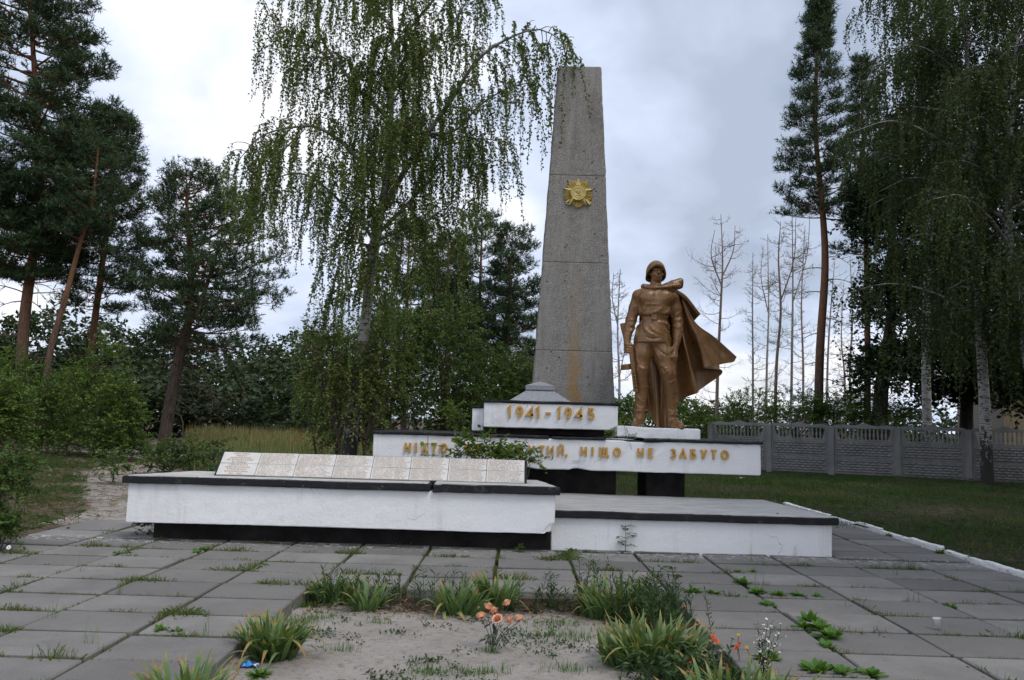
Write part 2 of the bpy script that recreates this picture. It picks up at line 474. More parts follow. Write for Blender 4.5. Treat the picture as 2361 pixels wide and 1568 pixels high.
    # bronze coloured paint over cast concrete
    m = Mat('bronze_paint', 0.4, 0.5, 0.15); p = m.coord('Object')
    c = m.mix(m.ramp(m.noise(p, 3.2, 5, 0.62), [(0.32, 0.0), (0.68, 1.0)]), (0.175, 0.084, 0.030), (0.245, 0.128, 0.052))
    c = m.mix(m.ramp(m.noise(m.coord('Object', (4, 4, 0.7)), 2.6, 5, 0.65), [(0.52, 0.0), (0.75, 0.55)]), c, (0.225, 0.118, 0.028))
    c = m.mix(m.ramp(m.noise(m.coord('Object', (5, 5, 0.9)), 2.1, 5, 0.7), [(0.56, 0.0), (0.72, 0.7)]), c, (0.062, 0.028, 0.013))
    c = m.mix(m.ramp(m.noise(p, 26, 4, 0.75), [(0.62, 0.0), (0.75, 0.6)]), c, (0.065, 0.028, 0.014))
    ro = m.ramp(m.noise(p, 11, 4, 0.6), [(0.3, 0.22), (0.7, 0.40)])
    nb = m.bump(m.noise(p, 34, 5, 0.65), 0.35, 0.008)
    nb = m.bump(m.noise(p, 8, 3), 0.22, 0.02, nb)
    M['bronze'] = m.done(c, nb, ro)

    # marble tablets and the faded paint in their lettering
    m = Mat('marble_tablet', 0.6, 0.35); p = m.pos(); r = m.orand()
    c = m.mix(m.ramp(m.noise(p, 3.5, 5, 0.65, 0.8), [(0.35, 0.0), (0.7, 1.0)]), (0.63, 0.61, 0.58), (0.50, 0.48, 0.45))
    c = m.mix(m.math('MULTIPLY', m.ramp(m.noise(m.pos((1, 2.2, 2.2)), 2.3, 5, 0.7), [(0.52, 0.0), (0.70, 0.65)]), r), c, (0.45, 0.33, 0.24))
    M['tablet'] = m.done(c, m.bump(m.noise(p, 40, 3), 0.12, 0.004))
    m = Mat('faded_brown_paint', 0.8, 0.2); p = m.pos()
    c = m.mix(m.ramp(m.noise(p, 9, 5, 0.7), [(0.35, 0.0), (0.7, 1.0)]), (0.30, 0.205, 0.14), (0.44, 0.345, 0.265))
    M['lettering'] = m.done(c)

    m = Mat('kerb_whitewash', 0.9, 0.15); p = m.pos()
    c = m.mix(m.ramp(m.noise(p, 12, 5, 0.7), [(0.55, 0.0), (0.70, 1.0)]), (0.76, 0.76, 0.76), (0.34, 0.33, 0.31))
    M['kerb'] = m.done(c, m.bump(m.noise(p, 30, 4), 0.5, 0.01))

    m = Mat('fence_concrete', 0.9, 0.2); p = m.pos()
    c = m.mix(m.ramp(m.noise(p, 2.0, 5, 0.65), [(0.35, 0.0), (0.7, 1.0)]), (0.245, 0.242, 0.236), (0.175, 0.173, 0.168))
    c = m.mix(m.ramp(m.noise(m.pos((6, 6, 0.6)), 1.5, 5, 0.65), [(0.52, 0.0), (0.75, 0.6)]), c, (0.13, 0.128, 0.122))
    M['fence'] = m.done(c, m.bump(m.noise(p, 45, 3), 0.3, 0.006))

    m = Mat('yellow_brick', 0.9, 0.2); p = m.pos()
    c = m.mix(m.ramp(m.noise(p, 3.3, 3, 0.7), [(0.3, 0.0), (0.7, 1.0)]), (0.30, 0.25, 0.16), (0.21, 0.175, 0.115))
    M['brick'] = m.done(c)
    m = Mat('mortar', 0.95, 0.1); M['mortar'] = m.done((0.22, 0.20, 0.17))

    # ground: masks r = bare sand, g = turf, b = leaf litter and humus
    m = Mat('ground_soil', 0.97, 0.1); p = m.pos(); a = m.n('ShaderNodeAttribute', attribute_name='mask')
    sp = m.n('ShaderNodeSeparateColor'); m.l(a.outputs['Color'], sp.inputs[0])
    n1 = m.noise(p, 2.3, 6, 0.68); n2 = m.noise(p, 14, 5, 0.7); n3 = m.noise(p, 70, 4, 0.7)
    dirt = m.mix(m.ramp(n1, [(0.35, 0.0), (0.68, 1.0)]), (0.085, 0.062, 0.046), (0.165, 0.130, 0.100))
    dirt = m.mix(m.ramp(n2, [(0.52, 0.0), (0.66, 0.8)]), dirt, (0.060, 0.045, 0.034))
    sand = m.mix(m.ramp(n1, [(0.30, 0.0), (0.70, 1.0)]), (0.385, 0.355, 0.325), (0.27, 0.243, 0.218))
    sand = m.mix(m.ramp(n2, [(0.53, 0.0), (0.68, 0.75)]), sand, (0.165, 0.14, 0.12))
    sand = m.mix(m.ramp(n3, [(0.58, 0.0), (0.68, 0.8)]), sand, (0.10, 0.083, 0.068))
    turf = m.mix(m.ramp(n1, [(0.35, 0.0), (0.66, 1.0)]), (0.020, 0.030, 0.010), (0.050, 0.040, 0.022))
    turf = m.mix(m.ramp(n2, [(0.52, 0.0), (0.72, 0.7)]), turf, (0.055, 0.043, 0.027))
    humus = m.mix(m.ramp(n2, [(0.35, 0.0), (0.65, 1.0)]), (0.030, 0.023, 0.018), (0.095, 0.062, 0.040))
    jit = m.math('MULTIPLY', m.math('SUBTRACT', m.noise(p, 5, 5, 0.7), 0.5), 1.3)
    def msk(ch): return m.ramp(m.math('ADD', sp.outputs[ch], jit), [(0.32, 0.0), (0.62, 1.0)])
    c = m.mix(msk('Green'), dirt, turf)
    c = m.mix(msk('Red'), c, sand)
    c = m.mix(msk('Blue'), c, humus)
    h = m.math('ADD', n2, m.math('MULTIPLY', n3, 0.4))
    M['ground'] = m.done(c, m.bump(h, 0.9, 0.03))

    # barks
    m = Mat('pine_bark', 0.95, 0.1); p = m.coord('Object'); q = m.coord('Object', (6, 6, 1.3))
    sx = m.n('ShaderNodeSeparateXYZ'); m.l(m.coord('Object'), sx.inputs[0])
    hh = m.math('ADD', m.math('MULTIPLY', sx.outputs['Z'], 0.1), m.math('MULTIPLY', m.noise(p, 1.4, 3), 0.25))
    lo = m.mix(m.ramp(m.noise(q, 3, 5, 0.7), [(0.35, 0.0), (0.65, 1.0)]), (0.055, 0.042, 0.034), (0.145, 0.11, 0.09))
    hi = m.mix(m.ramp(m.noise(q, 3, 5, 0.7), [(0.35, 0.0), (0.65, 1.0)]), (0.17, 0.085, 0.048), (0.27, 0.145, 0.085))
    c = m.mix(m.ramp(hh, [(0.42, 0.0), (0.78, 1.0)]), lo, hi)
    M['pinebark'] = m.done(c, m.bump(m.noise(q, 4, 5, 0.7), 0.9, 0.03))
    m = Mat('birch_bark', 0.75, 0.25); p = m.coord('Object')
    band = m.noise(m.coord('Object', (2.5, 2.5, 16)), 1.6, 4, 0.65)
    base = m.mix(m.ramp(m.noise(p, 2.2, 4, 0.6), [(0.35, 0.0), (0.7, 1.0)]), (0.44, 0.425, 0.405), (0.27, 0.258, 0.245))
    c = m.mix(m.ramp(band, [(0.54, 0.0), (0.60, 1.0)]), base, (0.045, 0.04, 0.036))
    sx = m.n('ShaderNodeSeparateXYZ'); m.l(p, sx.inputs[0])
    blk = m.math('ADD', m.math('MULTIPLY', sx.outputs['Z'], -0.30), m.math('MULTIPLY', m.noise(m.coord('Object', (3, 3, 1.6)), 2.0, 5, 0.7), 1.9))
    c = m.mix(m.ramp(blk, [(0.46, 0.0), (0.60, 1.0)]), c, (0.04, 0.037, 0.033))
    M['birchbark'] = m.done(c, m.bump(m.noise(m.coord('Object', (3, 3, 8)), 4, 4), 0.6, 0.015))
    lim_ = m.attr('rnd'); lc = m.mix(m.ramp(m.noise(p, 5, 5, 0.7), [(0.38, 0.0), (0.66, 1.0)]), (0.10, 0.088, 0.078), (0.34, 0.32, 0.30))
    M['birchbark'] = m.done(m.mix(lim_, c, lc))
    m = Mat('dead_wood', 0.9, 0.15); p = m.coord('Object', (5, 5, 1))
    c = m.mix(m.ramp(m.noise(p, 2, 4, 0.6), [(0.35, 0.0), (0.7, 1.0)]), (0.26, 0.235, 0.215), (0.42, 0.385, 0.355))
    M['deadwood'] = m.done(c)
    m = Mat('dead_pine_bark', 0.9, 0.15); p = m.coord('Object', (5, 5, 1))
    c = m.mix(m.ramp(m.noise(p, 2, 4, 0.6), [(0.35, 0.0), (0.7, 1.0)]), (0.24, 0.165, 0.125), (0.38, 0.295, 0.245))
    M['deadpine'] = m.done(c)
    m = Mat('birch_limb_bark', 0.85, 0.2); p = m.coord('Object')
    c = m.mix(m.ramp(m.noise(p, 5, 5, 0.7), [(0.38, 0.0), (0.66, 1.0)]), (0.10, 0.088, 0.078), (0.34, 0.32, 0.30))
    M['birchlimb'] = m.done(c)
    m = Mat('brown_twig', 0.9, 0.1); M['twig'] = m.done((0.075, 0.058, 0.043))
    m = Mat('dark_bark', 0.95, 0.1); p = m.coord('Object', (6, 6, 1.5))
    c = m.mix(m.ramp(m.noise(p, 3, 5, 0.7), [(0.35, 0.0), (0.65, 1.0)]), (0.03, 0.026, 0.022), (0.085, 0.072, 0.060))
    M['darkbark'] = m.done(c, m.bump(m.noise(p, 4, 4), 0.8, 0.03))

    # foliage
    M['needle'] = leaf_mat('pine_needles', [(0.0, (0.020, 0.042, 0.018)), (0.5, (0.042, 0.076, 0.030)), (1.0, (0.082, 0.128, 0.054))], 0.2, 0.5, 0.3)
    M['needle_lit'] = leaf_mat('young_pine_needles', [(0.0, (0.03, 0.06, 0.028)), (0.5, (0.055, 0.10, 0.045)), (1.0, (0.095, 0.145, 0.075))], 0.12, 0.5, 0.3)
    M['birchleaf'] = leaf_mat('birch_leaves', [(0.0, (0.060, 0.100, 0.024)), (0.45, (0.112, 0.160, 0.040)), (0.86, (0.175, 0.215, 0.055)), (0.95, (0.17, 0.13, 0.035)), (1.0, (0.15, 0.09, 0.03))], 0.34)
    M['birchleaf_dark'] = leaf_mat('shaded_birch_leaves', [(0.0, (0.030, 0.052, 0.015)), (0.5, (0.056, 0.086, 0.026)), (0.92, (0.090, 0.120, 0.036)), (1.0, (0.10, 0.095, 0.03))], 0.30)  # darker copy of the birch leaves, shade put into its colour
    M['shrubleaf'] = leaf_mat('locust_leaves', [(0.0, (0.040, 0.086, 0.020)), (0.5, (0.078, 0.142, 0.034)), (1.0, (0.135, 0.205, 0.055))], 0.36)
    M['saplingleaf'] = leaf_mat('sapling_leaves', [(0.0, (0.048, 0.096, 0.022)), (0.5, (0.100, 0.175, 0.038)), (0.9, (0.165, 0.240, 0.055)), (1.0, (0.23, 0.22, 0.048))], 0.38)
    M['darkleaf'] = leaf_mat('dark_maple_leaves', [(0.0, (0.012, 0.025, 0.010)), (0.6, (0.026, 0.046, 0.017)), (1.0, (0.042, 0.068, 0.026))], 0.2)
    M['woodleaf'] = leaf_mat('distant_wood_leaves', [(0.0, (0.022, 0.040, 0.018)), (0.5, (0.040, 0.064, 0.028)), (1.0, (0.074, 0.102, 0.050))], 0.25)
    M['irisleaf'] = leaf_mat('iris_leaves', [(0.0, (0.085, 0.155, 0.055)), (0.6, (0.145, 0.225, 0.078)), (0.80, (0.24, 0.28, 0.10)), (0.88, (0.34, 0.27, 0.09)), (1.0, (0.33, 0.20, 0.08))], 0.3, 0.45, 0.35)
    M['weedleaf'] = leaf_mat('weed_leaves', [(0.0, (0.050, 0.130, 0.022)), (0.6, (0.095, 0.205, 0.036)), (1.0, (0.180, 0.270, 0.065))], 0.32, 0.5, 0.3)
    M['jointgrass'] = leaf_mat('joint_grass_blades', [(0.0, (0.055, 0.095, 0.024)), (0.6, (0.105, 0.160, 0.042)), (0.85, (0.17, 0.20, 0.07)), (1.0, (0.24, 0.21, 0.10))], 0.3)
    M['darkweed'] = leaf_mat('goldenrod_leaves', [(0.0, (0.028, 0.058, 0.022)), (0.6, (0.048, 0.090, 0.030)), (1.0, (0.080, 0.125, 0.045))], 0.3)
    M['mapleleaf'] = leaf_mat('maple_sapling_leaves', [(0.0, (0.07, 0.13, 0.025)), (0.6, (0.12, 0.20, 0.038)), (0.9, (0.20, 0.24, 0.05)), (1.0, (0.24, 0.20, 0.045))], 0.38)
    M['grass'] = leaf_mat('grass_blades', [(0.0, (0.028, 0.066, 0.012)), (0.5, (0.052, 0.105, 0.022)), (0.85, (0.080, 0.110, 0.034)), (1.0, (0.15, 0.125, 0.060))], 0.3)
    M['meadow'] = leaf_mat('meadow_grass', [(0.0, (0.10, 0.145, 0.048)), (0.6, (0.18, 0.22, 0.085)), (0.88, (0.27, 0.27, 0.13)), (0.93, (0.26, 0.145, 0.065)), (1.0, (0.30, 0.155, 0.075))], 0.3)
    M['drygrass'] = leaf_mat('dry_grass', [(0.0, (0.15, 0.115, 0.06)), (1.0, (0.30, 0.23, 0.13))], 0.2)
    m = Mat('silk_petal', 0.7, 0.2)
    c = m.ramp(m.attr('rnd'), [(0.0, (0.80, 0.20, 0.12)), (0.5, (0.86, 0.36, 0.19)), (1.0, (0.90, 0.56, 0.42))])
    M['petal'] = m.done(c)
    m = Mat('faded_fabric_leaf', 0.6, 0.3)
    M['roseleaf'] = m.done(m.ramp(m.attr('rnd'), [(0.0, (0.022, 0.036, 0.028)), (0.7, (0.050, 0.066, 0.055)), (1.0, (0.20, 0.25, 0.25))]))
    m = Mat('red_petal', 0.6, 0.2)
    M['redpetal'] = m.done(m.ramp(m.attr('rnd'), [(0.0, (0.42, 0.025, 0.010)), (0.7, (0.60, 0.06, 0.012)), (1.0, (0.80, 0.34, 0.03))]))
    m = Mat('white_petal', 0.7, 0.2); M['whitepetal'] = m.done((0.80, 0.80, 0.78))
    m = Mat('yellow_centre', 0.8, 0.1); M['yellow'] = m.done((0.45, 0.27, 0.03))
    m = Mat('seed_head', 0.9, 0.1); M['seed'] = m.done((0.22, 0.19, 0.15))
    m = Mat('plastic_wrapper', 0.3, 0.5)
    M['wrapper'] = m.done(m.ramp(m.attr('rnd'), [(0.0, (0.008, 0.03, 0.22)), (0.35, (0.03, 0.25, 0.72)), (0.65, (0.10, 0.42, 0.80)), (0.9, (0.75, 0.8, 0.85))]))
    m = Mat('clear_cup_plastic', 0.25, 0.5); m.b.inputs['Transmission Weight'].default_value = 0.6; m.b.inputs['IOR'].default_value = 1.1
    M['cup'] = m.done((0.85, 0.85, 0.86))
    m = Mat('white_paper', 0.8, 0.2); M['paper'] = m.done((0.75, 0.75, 0.75))
    m = Mat('blue_plastic', 0.4, 0.5); M['blue'] = m.done((0.03, 0.13, 0.55))
    m = Mat('pine_cone', 0.9, 0.1); M['cone'] = m.done((0.05, 0.035, 0.025))
make_materials()
# ================================================================ GROUND
TX0, TW, TY0, TD = -1.02, 0.857, 7.85, 0.614
BED = (TX0 - TW - .03, TX0 + 3 * TW + .03, -2.0, TY0 + .03)
def sstep(a, b, x):
    t = np.clip((x - a) / (b - a), 0, 1); return t * t * (3 - 2 * t)
def vnoise(x, y, s, seed=0.0):
    """cheap smooth pseudo-noise, vectorised"""
    x = np.asarray(x, float) * s + seed * 13.7; y = np.asarray(y, float) * s - seed * 7.9
    return (np.sin(x * 1.3 + 1.7 * np.sin(y * 0.9 + seed)) + np.sin(y * 1.7 + 1.3 * np.sin(x * 1.1 - seed)) + 0.6 * np.sin(2.9 * x - 2.3 * y + seed * 3) + 0.5 * np.sin(4.7 * y + 3.9 * x)) / 3.1
PATH = np.array([(-5.4, 11.7), (-6.3, 13.6), (-8.2, 17.0), (-10.6, 22.2), (-13.9, 29.5), (-17, 38)])
def path_dist(x, y):
    d = np.full(np.shape(x), 1e9)
    for a, b in zip(PATH[:-1], PATH[1:]):
        ab = b - a; t = np.clip(((x - a[0]) * ab[0] + (y - a[1]) * ab[1]) / (ab @ ab), 0, 1)
        d = np.minimum(d, np.hypot(x - a[0] - t * ab[0], y - a[1] - t * ab[1]))
    return d
def in_bed(x, y):
    return (x > BED[0]) & (x < BED[1]) & (y < BED[3])
def paved(x, y):
    a = (x > -6.2) & (x < 5.86) & (y < 10.6)
    b = (x > -6.2) & (x < -4.4) & (y < 11.9)
    c = (x > 4.0) & (x < 5.86) & (y < 17.6)
    return (a | b | c)
def gz(x, y):
    x = np.asarray(x, float); y = np.asarray(y, float)
    z = 0.015 + 0.035 * vnoise(x, y, 0.9, 1) + 0.018 * vnoise(x, y, 3.1, 2)
    z = z + 0.06 * sstep(14, 24, y) * vnoise(x, y, 0.35, 5)
    z = np.where(paved(x, y), -0.065 + 0.006 * vnoise(x, y, 6, 3), z)
    mon = (x > -4.9) & (x < 4.2) & (y > 10.2) & (y < 14.6)
    z = np.where(mon & ~paved(x, y), -0.05, z)
    bz = -0.105 + 0.016 * vnoise(x, y, 2.3, 4) + 0.010 * vnoise(x, y, 7.0, 6)
    bz = bz - 0.03 * np.exp(-((y - 7.55) / 0.22) ** 2)
    return np.where(in_bed(x, y), bz, z)

def axis(lo, hi, step, far):
    a = np.arange(lo, hi + step / 2, step); out, s = [hi], step
    while out[-1] < far: s *= 1.35; out.append(out[-1] + s)
    inn, s = [lo], step
    while inn[-1] > -far: s *= 1.35; inn.append(inn[-1] - s)
    return np.concatenate([np.array(inn[1:])[::-1], a, np.array(out[1:])])
gx = axis(-7.2, 6.6, 0.075, 900.0)
gy = axis(4.2, 13.4, 0.075, 900.0)
gx = np.unique(np.concatenate([gx, [BED[0] - .004, BED[0] + .004, BED[1] - .004, BED[1] + .004]]))
gy = np.unique(np.concatenate([gy, [BED[3] - .004, BED[3] + .004]]))
GX, GY = np.meshgrid(gx, gy)
GZ = gz(GX, GY)
nx_, ny_ = len(gx), len(gy)
idx = np.arange(nx_ * ny_).reshape(ny_, nx_)
GF = np.stack([idx[:-1, :-1], idx[:-1, 1:], idx[1:, 1:], idx[1:, :-1]], -1).reshape(-1, 4)
pd = path_dist(GX, GY)
wpath = 0.55 + 0.03 * np.maximum(GY - 12, 0)
sand = np.where(in_bed(GX, GY), 0.95, np.clip(1.25 - pd / wpath * 0.7, 0, 1))
sand = np.maximum(sand, np.where((GX < -4.6) & (GX > -6.6) & (GY > 11.4) & (GY < 15), 0.62, 0))
turf = np.where(GX > 5.8, 0.75 + 0.35 * vnoise(GX, GY, 0.55, 7), 0.35 + 0.5 * vnoise(GX, GY, 0.5, 8))
turf = np.where((GY > 18) & (GX > -12), np.maximum(turf, 0.75), turf)
turf = np.where(paved(GX, GY) | in_bed(GX, GY), 0.0, turf)
turf = turf * (1 - np.clip(sand, 0, 1))
hum = np.where(in_bed(GX, GY), np.clip(1.0 - (BED[3] - GY) / 0.75, 0, 1) * 0.9, 0.0)
hum = np.where(paved(GX, GY) & ~in_bed(GX, GY), 0.55, hum)
sand = np.where(paved(GX, GY) & ~in_bed(GX, GY), 0.15, sand)
hum = np.where((GX < -6.5) & (GY > 12) & (pd > 1.0), np.maximum(hum, 0.22 + 0.35 * vnoise(GX, GY, 0.8, 9)), hum)
ground = mk('ground', np.stack([GX, GY, GZ], -1).reshape(-1, 3), GF, M['ground'], smooth=True,
            colr=np.stack([sand, turf, hum, np.ones_like(hum)], -1).reshape(-1, 4))
kind(ground, 'structure')

# ================================================================ PAVING
rs = np.random.default_rng(11)
paving = bpy.data.objects.new('paving', None); col.objects.link(paving); kind(paving, 'structure')
slab_me = [bevel_box_data('paving_slab', TW - 0.032 - 0.006 * k, TD - 0.050 - 0.006 * k, 0.14, 0.007 + 0.002 * k, M['paving']) for k in range(3)]
for k in range(-6, 8):
    for j in range(-7, 17):
        x = TX0 + (k + 0.5) * TW; y = TY0 + (j + 0.5) * TD + (0.07 if k >= 3 else 0.0)
        if -2 < k + 1 and k < 3 and -1 <= k and y < TY0: continue
        if y > (11.9 if k <= -6 else 12.2 if k == -5 else 17.6 if k >= 6 else 10.75): continue
        if k >= 6 and y > 17.2: continue
        if y < 4.2: continue
        o = link('paving_slab', slab_me[int(rs.integers(3))], paving,
                 (x + rs.normal(0, .004), y + rs.normal(0, .004), float(np.clip(rs.normal(0, .005), -.009, .009))),
                 (rs.normal(0, .005), rs.normal(0, .004), rs.normal(0, .006)))

# ================================================================ KERB
kerb = bpy.data.objects.new('kerb', None); col.objects.link(kerb); kind(kerb, 'structure')
yk = 3.6
while yk < 17.4:
    L = float(rs.uniform(0.9, 1.05)); L = min(L, 17.5 - yk)
    if L < 0.3: break
    dxk = 0.05 if yk > 14.2 else 0.0
    x0 = 5.845 - dxk + rs.normal(0, .012)
    rough_box('kerb_stone', rect(x0, x0 + 0.085, yk + 0.02, yk + L - 0.02), -0.1, 0.045 + rs.normal(0, .012), M['kerb'], kerb, 0.09, 0.010, seed=yk, bev=0.014, subz=2)
    yk += L

# ================================================================ STROKE LETTERING
def arc(cx, cy, rx, ry, a0, a1, n=12):
    return [(cx + rx * cos(radians(a0 + (a1 - a0) * i / n)), cy + ry * sin(radians(a0 + (a1 - a0) * i / n))) for i in range(n + 1)]
def oval(w): return arc(w / 2, .5, w / 2 - .07, .43, 90, 450, 22)
GL = {  # width, strokes
 '1': (.30, [[(.02, .78), (.20, .93), (.20, .0)]]),
 '9': (.62, [arc(.31, .66, .23, .27, 0, 360, 18), [(.54, .66), (.52, .48), (.40, .22), (.24, .0)]]),
 '4': (.66, [[(.50, .0), (.50, .93), (.06, .27), (.64, .27)]]),
 '5': (.60, [[(.52, .93), (.16, .93), (.12, .52)] + arc(.29, .31, .24, .26, 118, -140, 14)]),
 '-': (.52, [[(.04, .44), (.48, .44)]]),
 ',': (.25, [[(.14, .14), (.14, .02), (.05, -.16)]]),
 'А': (.74, [[(.05, .0), (.37, .95), (.69, .0)], [(.16, .28), (.58, .28)]]),
 'Б': (.60, [[(.52, .93), (.09, .93), (.09, .07), (.30, .07)] + arc(.32, .295, .20, .225, -85, 85, 10) + [(.12, .52)]]),
 'В': (.60, [[(.09, .0), (.09, .93), (.30, .93)] + arc(.30, .73, .18, .20, 85, -80, 8) + [(.12, .52)], [(.12, .50), (.32, .50)] + arc(.32, .285, .20, .215, 85, -85, 8) + [(.10, .07)]]),
 'Г': (.52, [[(.09, .0), (.09, .93), (.48, .93)]]),
 'Д': (.76, [[(.06, -.12), (.06, .07), (.70, .07), (.70, -.12)], [(.16, .07), (.24, .93), (.60, .93), (.60, .07)]]),
 'Е': (.56, [[(.50, .93), (.09, .93), (.09, .07), (.50, .07)], [(.12, .50), (.45, .50)]]),
 'Ж': (.90, [[(.45, .0), (.45, 1.)], [(.05, .95), (.43, .50), (.05, .04)], [(.85, .95), (.47, .50), (.85, .04)]]),
 'З': (.58, [arc(.27, .73, .20, .21, 150, -80, 10) + arc(.27, .28, .24, .23, 80, -150, 12)]),
 'И': (.70, [[(.09, 1.), (.09, .06), (.61, .94), (.61, .0)]]),
 'Й': (.70, [[(.09, 1.), (.09, .06), (.61, .94), (.61, .0)], [(.22, 1.20), (.35, 1.11), (.48, 1.20)]]),
 'І': (.22, [[(.11, .0), (.11, 1.)]]),
 'Ї': (.34, [[(.17, .0), (.17, .86)], [(.03, 1.05), (.10, 1.05)], [(.24, 1.05), (.31, 1.05)]]),
 'К': (.64, [[(.09, .0), (.09, 1.)], [(.58, .97), (.13, .50), (.60, .02)]]),
 'Л': (.68, [[(.04, .04), (.14, .12), (.22, .93), (.59, .93), (.59, .0)]]),
 'М': (.82, [[(.09, .0), (.11, .94), (.41, .25), (.71, .94), (.73, .0)]]),
 'Н': (.66, [[(.09, .0), (.09, 1.)], [(.57, .0), (.57, 1.)], [(.13, .50), (.53, .50)]]),
 'О': (.80, [oval(.80)]),
 'П': (.68, [[(.09, .0), (.09, .93), (.59, .93), (.59, .0)]]),
 'Р': (.58, [[(.09, .0), (.09, .93), (.30, .93)] + arc(.30, .69, .20, .24, 85, -85, 10) + [(.12, .45)]]),
 'С': (.70, [arc(.40, .5, .33, .43, 50, 310, 16)]),
 'Т': (.62, [[(.31, .0), (.31, .88)], [(.02, .94), (.60, .94)]]),
 'У': (.66, [[(.04, 1.), (.34, .36)], [(.63, 1.), (.28, .12), (.12, .06)]]),
 'Х': (.66, [[(.05, .0), (.61, 1.)], [(.05, 1.), (.61, .0)]]),
 'Ч': (.62, [[(.09, 1.), (.09, .62), (.20, .48), (.50, .48)], [(.54, 1.), (.54, .0)]]),
 'Ш': (.88, [[(.09, 1.), (.09, .07), (.79, .07), (.79, 1.)], [(.44, .10), (.44, 1.)]]),
 'Щ': (.96, [[(.09, 1.), (.09, .07), (.92, .07), (.92, -.14)], [(.44, .10), (.44, 1.)], [(.79, .10), (.79, 1.)]]),
 'Ь': (.56, [[(.09, 1.), (.09, .07), (.28, .07)] + arc(.28, .28, .20, .21, -85, 85, 9) + [(.12, .49)]]),
 'Ю': (.98, [[(.09, .0), (.09, 1.)], arc(.62, .5, .28, .43, 90, 450, 20), [(.12, .5), (.32, .5)]]),
 'Я': (.62, [[(.53, .0), (.53, .93), (.32, .93)] + arc(.32, .70, .20, .23, 95, 265, 10) + [(.50, .47)], [(.30, .46), (.06, .02)]]),
}
def ribbon(mb, pts, th, depth, flip=1.0):
    """mitred stroke in the x-z plane, front face at y = -depth, back at y = 0"""
    p = np.array(pts, float); closed = np.allclose(p[0], p[-1]) and len(p) > 3
    if closed: p = p[:-1]
    n = len(p)
    off = []
    for i in range(n):
        a = p[(i - 1) % n] if (closed or i > 0) else None
        b = p[(i + 1) % n] if (closed or i < n - 1) else None
        d1 = (p[i] - a) / np.linalg.norm(p[i] - a) if a is not None else None
        d2 = (b - p[i]) / np.linalg.norm(b - p[i]) if b is not None else None
        if d1 is None: d1 = d2
        if d2 is None: d2 = d1
        n1, n2 = np.array([-d1[1], d1[0]]), np.array([-d2[1], d2[0]])
        m_ = n1 + n2; L = np.linalg.norm(m_)
        m_ = m_ / L if L > 1e-6 else n1
        off.append(m_ * min(1.0 / max(m_ @ n1, 0.35), 2.2) * th / 2)
    off = np.array(off)
    l, r = p + off, p - off
    V = []
    for (q, y) in ((l, -depth), (r, -depth), (l, 0), (r, 0)):
        V += [(x, y, z) for x, z in q]
    F = []
    rng_ = range(n if closed else n - 1)
    for i in rng_:
        k = (i + 1) % n
        F += [(i, n + i, n + k, k), (2 * n + i, 2 * n + k, 3 * n + k, 3 * n + i), (i, k, 2 * n + k, 2 * n + i), (n + i, 3 * n + i, 3 * n + k, n + k)]
    if not closed:
        e = n - 1
        F += [(0, 2 * n, 3 * n, n), (e, n + e, 3 * n + e, 2 * n + e)]
    mb.add(V, F)
def glyph(ch, h, th, depth, bold=1.0):
    mb = MB(); w, st = GL[ch]
    for i, s_ in enumerate(st):
        ribbon(mb, [(x * h, z * h) for x, z in s_], th, depth - 0.0025 * i)
    return mb, w * h

# ================================================================ NAME WALL (long low white wall, left)
FZ = -0.075
wall = thing('name_wall', 'long low white plastered wall with black slab top carrying the name tablets', 'wall', (0, 0, 0))
rough_box('plaster_body', [(-4.80, 10.12), (0.53, 10.12), (0.34, 11.02), (-4.36, 11.02)], 0.235, 0.712, M['plaster'], wall, 0.06, 0.0045, seed=1, bev=0.010,
          chip=[(0.53, 10.12, 0.235, 0.13, -0.045, 0.02, 0.03)])
rough_box('dark_base', [(-4.58, 10.42), (0.495, 10.42), (0.30, 11.0), (-4.2, 11.0)], FZ, 0.24, M['black_base'], wall, 0.15, 0.006, seed=2)
rough_box('black_slab', [(-4.86, 10.065), (-1.03, 10.065), (-1.03, 11.08), (-4.40, 11.08)], 0.716, 0.802, M['black'], wall, 0.06, 0.007, seed=3, bev=0.01)
rough_box('black_slab', [(-1.005, 10.058), (0.585, 10.058), (0.37, 11.08), (-1.005, 11.08)], 0.712, 0.810, M['black'], wall, 0.06, 0.008, seed=4, bev=0.01,
          chip=[(-1.0, 10.06, 0.81, 0.12, 0.02, 0.02, -0.03)])
rough_box('screed_top', [(-4.80, 10.10), (-1.06, 10.10), (-1.06, 11.04), (-4.37, 11.04)], 0.790, 0.813, M['screed'], wall, 0.10, 0.004, seed=5, bev=0.004, subz=2)
rough_box('screed_top', [(-0.975, 10.10), (0.53, 10.10), (0.33, 11.04), (-0.975, 11.04)], 0.795, 0.820, M['screed'], wall, 0.10, 0.004, seed=6, bev=0.004, subz=2)

# name tablets on their sloping backing
plq = thing('name_tablet_board', 'sloping row of white marble tablets with faded brown names', 'memorial plaque', (0, 0, 0))
BX0, BX1 = -3.80, 0.145
yb, zb, yt, zt = 10.36, 0.822, 10.63, 1.098
sl = sqrt((yt - yb) ** 2 + (zt - zb) ** 2); ang = math.atan2(zt - zb, yt - yb)
mb = MB()
prof = [(yb + .006, zb - .012), (yb + .14, zb - .012), (yt + .075, zt - 0.01), (yt + .008, zt + .006)]
V = [(x, y, z) for x in (BX0 - 0.028, BX1 + 0.03) for y, z in prof]
mb.add(V, [(0, 1, 2, 3), (4, 7, 6, 5), (0, 4, 5, 1), (1, 5, 6, 2), (2, 6, 7, 3), (3, 7, 4, 0)])
mb.build('backing', M['black'], plq)
rt = np.random.default_rng(5)
ncol = 8; cw = (BX1 - BX0) / ncol; hh_ = sl / 2
